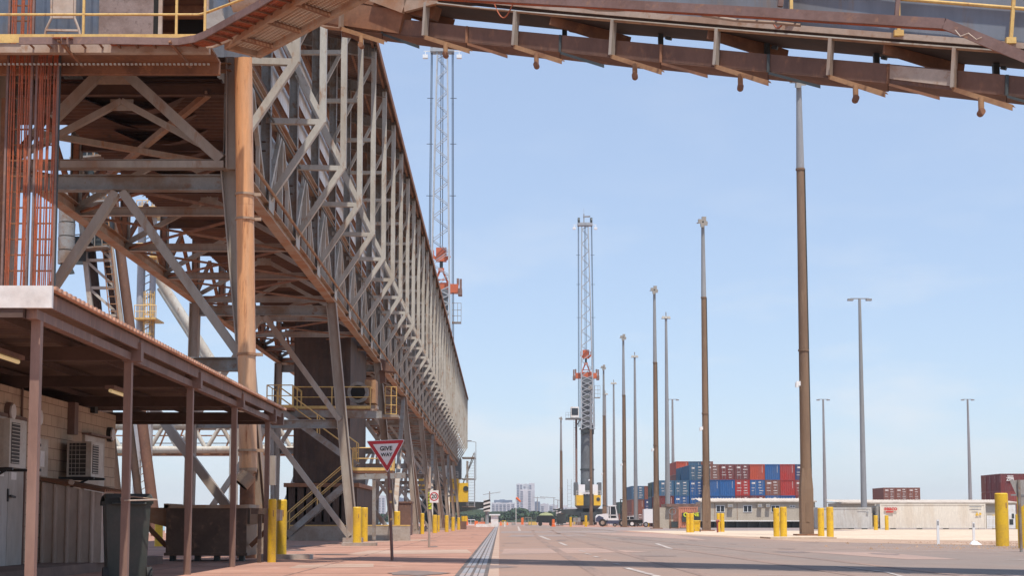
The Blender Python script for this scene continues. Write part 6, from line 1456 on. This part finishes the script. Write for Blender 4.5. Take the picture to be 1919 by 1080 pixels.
# salmon container with dark board
t = thing('site_container', (P(1272, 987, 190).x, 190, 0), 'faded salmon container carrying a dark board with yellow letters', 'container')
xa = P(1272, 987, 190).x; xb = P(1308, 987, 190).x; zt = P(0, 951, 190).z
m = MB(); m.box(xa, xb, 190.06, 196, .1, zt); m.corr((xa + .1, 190.05, .15), (xb - xa - .2, 0, 0), (0, 0, zt - .3), (0, -1, 0), .28, .06)
for x in (xa, xb - .12): m.box(x, x + .12, 189.98, 190.05, .05, zt + .02)
m.box(xa + .12, xb - .12, 189.98, 190.05, zt - .12, zt); m.build('body', 'c_salmon', t)
m = MB(); p, q = P(1278, 979, 189.9), P(1312, 962, 189.9); m.box(p.x, q.x, 189.85, 189.9, p.z, q.z); d = m.build('board', 'navy', t); d.data.materials[0] = M['crane_dark']
text('lettering', 'C', .75, 'lime', d, P(1284.5, 966, 189.8) - t.location, bold=.03, depth=.01); text('lettering', 'NE', .62, 'lime', d, P(1304, 965.5, 189.8) - t.location, bold=.02, depth=.01)
m = MB(); a, b = P(1232, 985, 200), P(1270, 985, 200); m.box(a.x, b.x, 200, 206, 0, P(0, 952, 200).z); s_h = one(m, 'beige_shed', 'hut_wall', (a.x, 200, 0), 'small beige shed with dark flat roof behind the grey mast and salmon container', 'shed')
m = MB(); a, b = P(1250, 985, 199), P(1313, 985, 199); m.box(a.x, b.x, 199.4, 206, P(0, 951, 199).z, P(0, 945, 199).z); m.build('roof', 'canopy_steel', s_h)
gr = thing('welding_rack', (P(1264, 987, 186).x, 186, 0), 'rusty equipment rack with a round fan ring beside the salmon container', 'rack')
xa, xb = P(1257, 987, 186).x, P(1271, 987, 186).x; m = MB()
for x in (xa, xb): 
    for y in (186, 187.2): m.bar((x, y, 0), (x, y, 2.4), .08)
for z in (.1, 1.2, 2.4): m.bar((xa, 186, z), (xb, 186, z), .06); m.bar((xa, 187.2, z), (xb, 187.2, z), .06)
m.build('frame', 'rusty_steel', gr)
m = MB(); c = P(1260, 959, 186)
for i in range(20):
    t0, t1 = i * math.pi / 10, (i + 1) * math.pi / 10; m.bar((c.x + .42 * math.cos(t0), 185.95, c.z + .42 * math.sin(t0)), (c.x + .42 * math.cos(t1), 185.95, c.z + .42 * math.sin(t1)), .07)
m.build('fan_ring', 'mast_grey', gr)
m = MB(); m.box(xa, xb, 186.1, 187, .12, .9); m.build('tank', 'crane_dark', gr)
# fence line in front of far containers
t = thing('yard_fence', (20, 284, 0), 'pale wire yard fence behind the parked vehicles', 'fence')
m = MB()
for i in range(16): x = 21.5 + i * .55; m.bar((x, 284, 0), (x, 284, 2.2), .07)
for z in (.3, .9, 1.5, 2.1): m.bar((21.5, 284, z), (30, 284, z), .04)
m.build('fence_panel', 'mast_grey', t)

# ------------------------------------------------------------------ vehicles
def wheel(m, x, y, r, w=.35): m.tube((x, y, r), (x, y + w, r), r, n=20)
def V(x, Y): return P(x, 987, Y).x
VY = 262.0
x0 = V(1117, VY)
t = thing('terminal_tractor', (x0, VY, 0), 'white and navy terminal tractor with tall glass cab, facing the quay', 'tractor', 'vehicles parked by the masts')
m = MB(); m.prism([(x0, VY, .8), (x0, VY, 1.75), (x0 + .3, VY, 2.1), (x0 + 2.0, VY, 2.3), (x0 + 2.0, VY, .8)], (0, 2.2, 0)); m.box(x0 + 1.3, x0 + 2.1, VY - .02, VY + 2.22, 1.3, 2.25); m.build('bonnet', 'vehicle_white', t)
m = MB(); m.prism([(x0, VY - .05, .9), (x0, VY - .05, 1.5), (x0 + .5, VY - .05, 1.95), (x0 + 1.3, VY - .05, 1.6), (x0 + 1.4, VY - .05, .8)], (0, .06, 0)); m.box(x0 + 1.6, x0 + 5.0, VY, VY + 2.2, .5, 1.1); m.build('chassis', 'vehicle_navy', t)
m = MB(); cx = x0 + 2.15
for a, b in (((cx, 1.1), (cx, 3.6)), ((cx + 1.75, 1.1), (cx + 1.25, 3.6)), ((cx, 3.6), (cx + 1.3, 3.6)), ((cx, 2.0), (cx + 1.6, 2.0)), ((cx + .35, 1.1), (cx + .35, 3.6))):
    for y in (VY + .05, VY + 1.6): m.bar((a[0], y, a[1]), (b[0], y, b[1]), .14)
m.box(cx - .15, cx + 1.45, VY, VY + 1.7, 3.6, 3.75); m.box(cx, cx + 1.65, VY + .02, VY + .06, 1.1, 1.5); m.build('cab', 'vehicle_white', t)
m = MB(); m.box(cx + .05, cx + 1.35, VY + .12, VY + 1.5, 1.5, 3.55); m.build('window', 'window_glass', t)
m = MB(); m.bar((cx - .9, VY, 3.8), (cx, VY, 3.55), .12); m.box(cx - 1.0, cx - .75, VY - .1, VY + .2, 3.55, 3.85); m.build('mirror', 'crane_dark', t)
for x, r in ((x0 + 1.15, .68), (x0 + 3.3, .3), (x0 + 4.6, .62)):
    m = MB(); wheel(m, x, VY - .1, r); w = m.build('wheel', 'rubber', t); m = MB(); m.tube((x, VY - .12, r), (x, VY - .1, r), r * .5, n=14); m.build('rim', 'leg_steel', w)
x1 = V(1162, VY); x2 = V(1207, VY)
t = thing('flatbed_trailer', (x1, VY, 0), 'low black flatbed trailer with bright wheel hubs behind the tractor', 'trailer', 'vehicles parked by the masts')
m = MB(); m.box(x1, x2, VY + .1, VY + 2.3, 1.0, 1.25); m.box(x1 + .4, x2 - .1, VY + .15, VY + .3, .55, 1.0); m.build('deck', 'vehicle_black', t)
m = MB(); m.box(x1, x2 - .8, VY + .05, VY + .1, 1.18, 1.28); m.build('edge_rail', 'mast_grey', t)
for x in (V(1168, VY), V(1184.5, VY)):
    m = MB(); wheel(m, x, VY, .5); w = m.build('wheel', 'rubber', t); m = MB(); m.tube((x, VY - .02, .5), (x, VY, .5), .3, n=14); m.build('rim', 'vehicle_white', w)
xf = V(1175, 256)
t = thing('forklift', (xf, 256 + 10, 0), 'dark forklift mast rising behind the flatbed trailer', 'forklift', 'vehicles parked by the masts')
m = MB()
for dx in (-.25, .25): m.bar((xf + dx, 266, .3), (xf + dx, 266, 4.9), .18)
for z in (1.2, 2.4, 3.6, 4.8): m.bar((xf - .25, 266, z), (xf + .25, 266, z), .15)
m.box(xf - .12, xf + .12, 265.95, 266.1, .4, 4.2); m.build('mast', 'vehicle_black', t)
m = MB(); m.prism([(xf + .3, 265.6, .4), (xf + .3, 265.6, 1.3), (xf + 2.3, 265.6, 1.3), (xf + 2.5, 265.6, .4)], (0, 1.1, 0)); m.build('body', 'crane_dark', t)
for x in (xf + .5, xf + 2.1): m = MB(); wheel(m, x, 265.5, .35); m.build('wheel', 'rubber', t)
def car(x, y, z0, L, prof, gl, lab, body, cat, grp, wheels, W=1.8, name='parked_car', r=.34):
    t = thing(name, (x, y, 0), lab, cat, grp)
    m = MB(); m.prism([(x + a, y, b) for a, b in prof], (0, W, 0)); m.build('body', body, t)
    for g in gl: m = MB(); m.prism([(x + a, y - .012, b) for a, b in g], (0, .02, 0)); m.build('window', 'window_glass', t)
    for wx_ in wheels:
        m = MB(); wheel(m, x + wx_, y - .03, r, .25); w = m.build('wheel', 'rubber', t); m = MB(); m.tube((x + wx_, y - .05, r), (x + wx_, y - .03, r), r * .6, n=14); m.build('rim', 'mast_grey', w)
    return t
car(V(1164, 275), 275, 0, 4.6, [(0, .4), (0, 1.1), (.5, 1.3), (.9, 1.85), (2.2, 1.9), (3.0, 1.35), (4.3, 1.15), (4.4, .5)], [[(.75, 1.3), (1.0, 1.78), (1.5, 1.8), (1.5, 1.3)], [(1.6, 1.3), (1.6, 1.8), (2.15, 1.8), (2.75, 1.3)]], 'white parked car glimpsed over the flatbed deck', 'vehicle_white', 'car', 'vehicles parked by the masts', (.9, 3.5))
xw = V(1249, 240) - 3.6
t = car(xw, 240, 0, 5, [(0, .7), (0, 2.9), (1.9, 2.9), (2.7, 2.6), (3.3, 1.7), (3.55, 1.4), (3.6, .6)], [[(1.5, 1.8), (1.5, 2.55), (2.35, 2.5), (2.95, 1.75)]], 'white truck with sloping cab nosing out from behind a brown mast', 'vehicle_white', 'truck', 'vehicles parked by the masts', (.3, 2.65), 2.1, 'white_truck', .42)
m = MB(); m.box(xw + 3.3, xw + 3.62, 239.97, 242.1, .5, .95); m.build('bumper', 'vehicle_black', t)
# black ute seen from behind with a pale green cover
xu = P(1005, 987, 300).x
t = thing('black_ute', (xu, 300, 0), 'black utility vehicle under a pale green cover by the far cones', 'ute', 'vehicles parked by the masts')
m = MB(); m.prism([(xu, 300, .7), (xu + .1, 300, 1.9), (xu + .5, 300, 2.1), (xu + 3.2, 300, 2.1), (xu + 3.9, 300, 1.4), (xu + 3.8, 300, .6)], (0, 2.0, 0)); m.build('body', 'vehicle_black', t)
m = MB(); m.prism([(xu + .5, 300.1, 2.12), (xu + 1.0, 300.1, 2.5), (xu + 2.0, 300.1, 2.75), (xu + 3.0, 300.1, 2.5), (xu + 3.5, 300.1, 2.12)], (0, 1.8, 0)); o = m.build('cover', 'lime', t); o.data.materials[0] = material('pale green cloth', (.50, .55, .30), (.42, .47, .26), 2)
for x in (.8, 3.0): m = MB(); wheel(m, xu + x, 299.95, .42); m.build('wheel', 'rubber', t)
m = MB(); x = xu + 4.2; m.box(x, x + 1.8, 300.5, 302, .5, 2.4); m.bar((x - .8, 300.4, 3.3), (x + 1.6, 300.4, 3.1), .3); m.bar((x + .2, 300.4, 0), (x + .2, 300.4, 3.2), .14); one(m, 'lighting_trailer', 'crane_dark', (x, 300.5, 0), 'dark boxy site trailer next to the covered utility vehicle', 'trailer')
# cones and kiosk, windsock, clutter
for i, (x, y, lab) in enumerate(((938.5, 986, 'orange traffic cone at the end of the crane rail'), (1037, 988, 'orange and white marker barrel beside the black utility vehicle'), (951, 985, 'small orange cone farther off, right of the rail cone'), (946, 988, 'thin white marker between the two orange cones'))):
    p = G(x, y); s = [.32, .38, .3, .15][i]; h = [1.0, 1.3, .8, .9][i]; t = thing('traffic_cone' if i in (0, 2) else 'marker_post', (p.x, p.y, 0), lab, 'cone' if i in (0, 2) else 'marker', None)
    m = MB(); m.box(-s, s, -s, s, 0, .08); m.tube((0, 0, .08), (0, 0, h), s * .75, s * (.12 if i in (0, 2) else .6), n=16); m.build('cone', 'cone_orange' if i != 3 else 'vehicle_white', t, wrld=False)
    m = MB(); r_1 = s * (.5 if i in (0, 2) else .7); m.tube((0, 0, h * .42), (0, 0, h * .62), r_1, r_1 * .75, n=16); m.build('band', 'vehicle_white', t, wrld=False)
p = P(920, 985, 330); q = P(934, 967, 330); t = thing('kiosk', (p.x, 330, 0), 'small white gate kiosk at the far end of the crane rail', 'kiosk')
m = MB(); m.box(p.x, q.x, 330, 333, 0, q.z); m.build('wall', 'white_paint', t); m = MB(); m.box(p.x - .4, q.x + .4, 329.7, 333.3, q.z, q.z + .3); m.build('roof', 'vehicle_white', t); m = MB(); m.box(p.x - .6, p.x - .02, 330.3, 332, .6, 1.9); m.build('window', 'vehicle_black', t)
p = P(967, 985, 420); t = thing('windsock', (p.x, 420, 0), 'orange windsock on a tall white pole before the white city tower', 'windsock')
m = MB(); zt = P(0, 932, 420).z; m.tube((p.x, 420, 0), (p.x, 420, zt), .09, n=8); m.build('pole', 'white_paint', t)
m = MB(); m.tube((p.x + .1, 420, zt - .2), (p.x + 1.3, 420, zt - 1.4), .35, .22, n=12); m.build('sock', 'cone_orange', t)
rr_ = random.Random(3)
for i in range(26):
    x = rr_.choice([rr_.uniform(872, 915), rr_.uniform(940, 1000), rr_.uniform(1048, 1115), rr_.uniform(1050, 1112)]); Y = rr_.uniform(330, 440); p = P(x, 980, Y); w, h = rr_.uniform(.6, 2.4), rr_.uniform(.6, 2.0)
    m = MB(); k = rr_.randrange(3)
    if k == 0:
        for z in range(3): m.box(p.x - w / 2, p.x + w / 2, Y, Y + 1, z * .3, z * .3 + .2)
    elif k == 1: m.box(p.x - w / 2, p.x + w / 2, Y, Y + 1.2, .15, h); m.box(p.x - w / 2 - .1, p.x + w / 2 + .1, Y - .1, Y + 1.3, 0, .14)
    else:
        for z in (0, h): m.bar((p.x - w / 2, Y, z + .1), (p.x + w / 2, Y, z + .1), .15)
        for s in (-1, 0, 1): m.bar((p.x + s * w / 2, Y, 0), (p.x + s * w / 2, Y, h + .1), .12)
    mt = rr_.choice(['yellow_paint', 'vehicle_white', 'grey_steel', 'brown_panel', 'grey_steel', 'crane_dark', 'cone_orange'])
    one(m, ['pallet_stack', 'equipment_box', 'barrier_frame'][k], mt, (p.x, Y, 0), 'tiny far off piece of quay equipment between rail end and crane', 'equipment', 'quay equipment in the far distance')

# ------------------------------------------------------------------ far shore: trees, city, tower cranes
rt = random.Random(11)
m = MB()
def crown(cx, cy, cz, rx, rz_, n):
    for _ in range(n):
        th_, ph = rt.uniform(0, 2 * math.pi), math.acos(rt.uniform(-.3, 1)); rr0 = rt.uniform(.7, 1.0)
        c = Vector((cx + rx * rr0 * math.sin(ph) * math.cos(th_), cy + rx * rr0 * math.sin(ph) * math.sin(th_), cz + rz_ * rr0 * math.cos(ph))); s = rt.uniform(.5, 1.3)
        a = Vector((rt.uniform(-1, 1), rt.uniform(-1, 1), rt.uniform(-1, 1))).normalized() * s; b = a.cross(Vector((rt.uniform(-1, 1), rt.uniform(-1, 1), rt.uniform(-1, 1)))).normalized() * s
        m.quad(c - a - b, c + a - b, c + a + b, c - a + b)
for i in range(150):
    Y = rt.uniform(1000, 1300); x = rt.uniform(600, 1260); p = P(x, 978, Y)
    env = 22 if 965 < x < 1000 else (17 if 940 < x < 1040 else 12)
    h = env * Y / 2800 * rt.uniform(.75, 1.05) + .9; crown(p.x, Y, h * .55, h * .7, h * .5, 150)
tag(m.build('tree_line', 'tree_green'), 'dark green belt of mangrove and trees below the city skyline', 'trees', kind='stuff')
m = MB()
for i in range(300):
    p = P(rt.uniform(500, 1300), 978, 1350); w, h = rt.uniform(10, 40), rt.uniform(6, 12)
    m.box(p.x - w / 2, p.x + w / 2, 1350 + i * .4, 1360 + i * .4, 0, h) if i < 20 else None
m.box(-600, 600, 1400, 1420, 0, 5); tag(m.build('far_shore', 'tree_green'), kind='structure')
QY = 3000.0
def building(x0, x1, yt, mat, lab, bands=True, steps=(), Y=QY, glass='city_dark', vert=False):
    p, q = P(x0, 978, Y), P(x1, yt, Y); t = thing('city_tower', ((p.x + q.x) / 2, Y, 0), lab, 'building', 'distant city buildings')
    d = max(12, (q.x - p.x) * .6); H = q.z
    m = MB(); m.box(p.x, q.x, Y, Y + d, 0, H); m.box(p.x + (q.x - p.x) * .3, p.x + (q.x - p.x) * .6, Y + 3, Y + d - 3, H, H + 1.2); m.build('wall', mat, t)
    m = MB(); w = q.x - p.x
    nb = max(2, int(w / 7)); fl = 3.3
    z = 6
    while z < H - 4:
        for i in range(nb):
            if vert and i % 3 == 1: continue
            a = p.x + w * (i + .15) / nb; b = p.x + w * (i + .82) / nb; m.box(a, b, Y - .3, Y - .05, z, z + 1.9)
        z += fl
    m.build('window_band', glass, t); return t
building(968, 979.5, 907.5, 'city_white', 'left shaft of the tall twin city tower, banded with balconies')
building(980.5, 991, 908, 'city_white', 'middle pale shaft of the tall city tower', vert=True, Y=3006)
building(991.5, 1002, 906.5, 'city_white', 'right shaft of the tall white city tower', vert=True)
building(974, 996, 918, 'city_white', 'lower white slab in front of the tall city tower', vert=True, Y=2960)
building(921, 949, 943, 'city_white', 'pale low city block nearest the tower crane', Y=2980)
building(926, 960, 938, 'city_blue', 'flat topped blue glass city block', Y=3050)
building(949, 965, 943, 'city_white', 'white city block beside the blue glass one', Y=2950)
building(1002.5, 1012, 941, 'city_blue', 'slim blue city tower right of the tallest tower')
building(1013, 1028, 945, 'city_white', 'striped white apartment block mid skyline', vert=True)
building(1029, 1046, 947, 'city_white', 'pale apartment block beside the striped one', vert=True, Y=3020)
building(1053, 1063, 948, 'city_white', 'small pale block past the most distant brown mast')
building(1064, 1081, 952, 'city_white', 'low pale building near the harbour crane')
building(707, 722, 930, 'city_white', 'pale city tower seen between the trestle legs', Y=2990)
building(745, 756, 934, 'city_blue', 'bluish city tower seen between the far trestles', Y=2990)
building(905, 919, 956, 'city_white', 'low pale city block at the left end of the skyline')
for i, (x, yt, x0, x1, yj) in enumerate(((917.5, 922, 905, 938, 926), (1007, 932, 1000, 1022, 933), (1038, 934, 1012, 1041, 932), (1045.5, 938, 1040, 1050, 937))):
    p = P(x, 978, QY - 50); zt = P(x, yt, QY - 50).z; t = thing('tower_crane', (p.x, QY - 50, 0), ['tower crane with long raised jib over the low pale block', 'tower crane just right of the tall white tower', 'tower crane with jib reaching over the striped block', 'thin faint tower crane near the distant brown mast'][i], 'crane', 'city tower cranes')
    m = MB(); m.bar((p.x, QY - 50, 0), (p.x, QY - 50, zt), 1.6 if i else 2.4); m.build('mast', 'grey_steel', t)
    m = MB(); a, b = P(x0, yj + (2 if i == 0 else 0), QY - 50), P(x1, yj - (3 if i == 0 else -2), QY - 50); m.bar(a, b, 1.1); m.build('jib', 'grey_steel', t)
# ------------------------------------------------------------------ haze
hm = bpy.data.materials.new('air'); hm.use_nodes = True; n = hm.node_tree; n.nodes.remove(n.nodes['Principled BSDF'])
pv = n.nodes.new('ShaderNodeVolumePrincipled'); pv.inputs['Color'].default_value = (0.86, 0.92, 1.0, 1); pv.inputs['Density'].default_value = HAZE; pv.inputs['Anisotropy'].default_value = .2
n.links.new(pv.outputs['Volume'], n.nodes['Material Output'].inputs['Volume'])
m = MB(); m.box(-6010, 6010, -70, 6010, -1.0, 130); o = m.build('haze', hm); tag(o, kind='stuff')
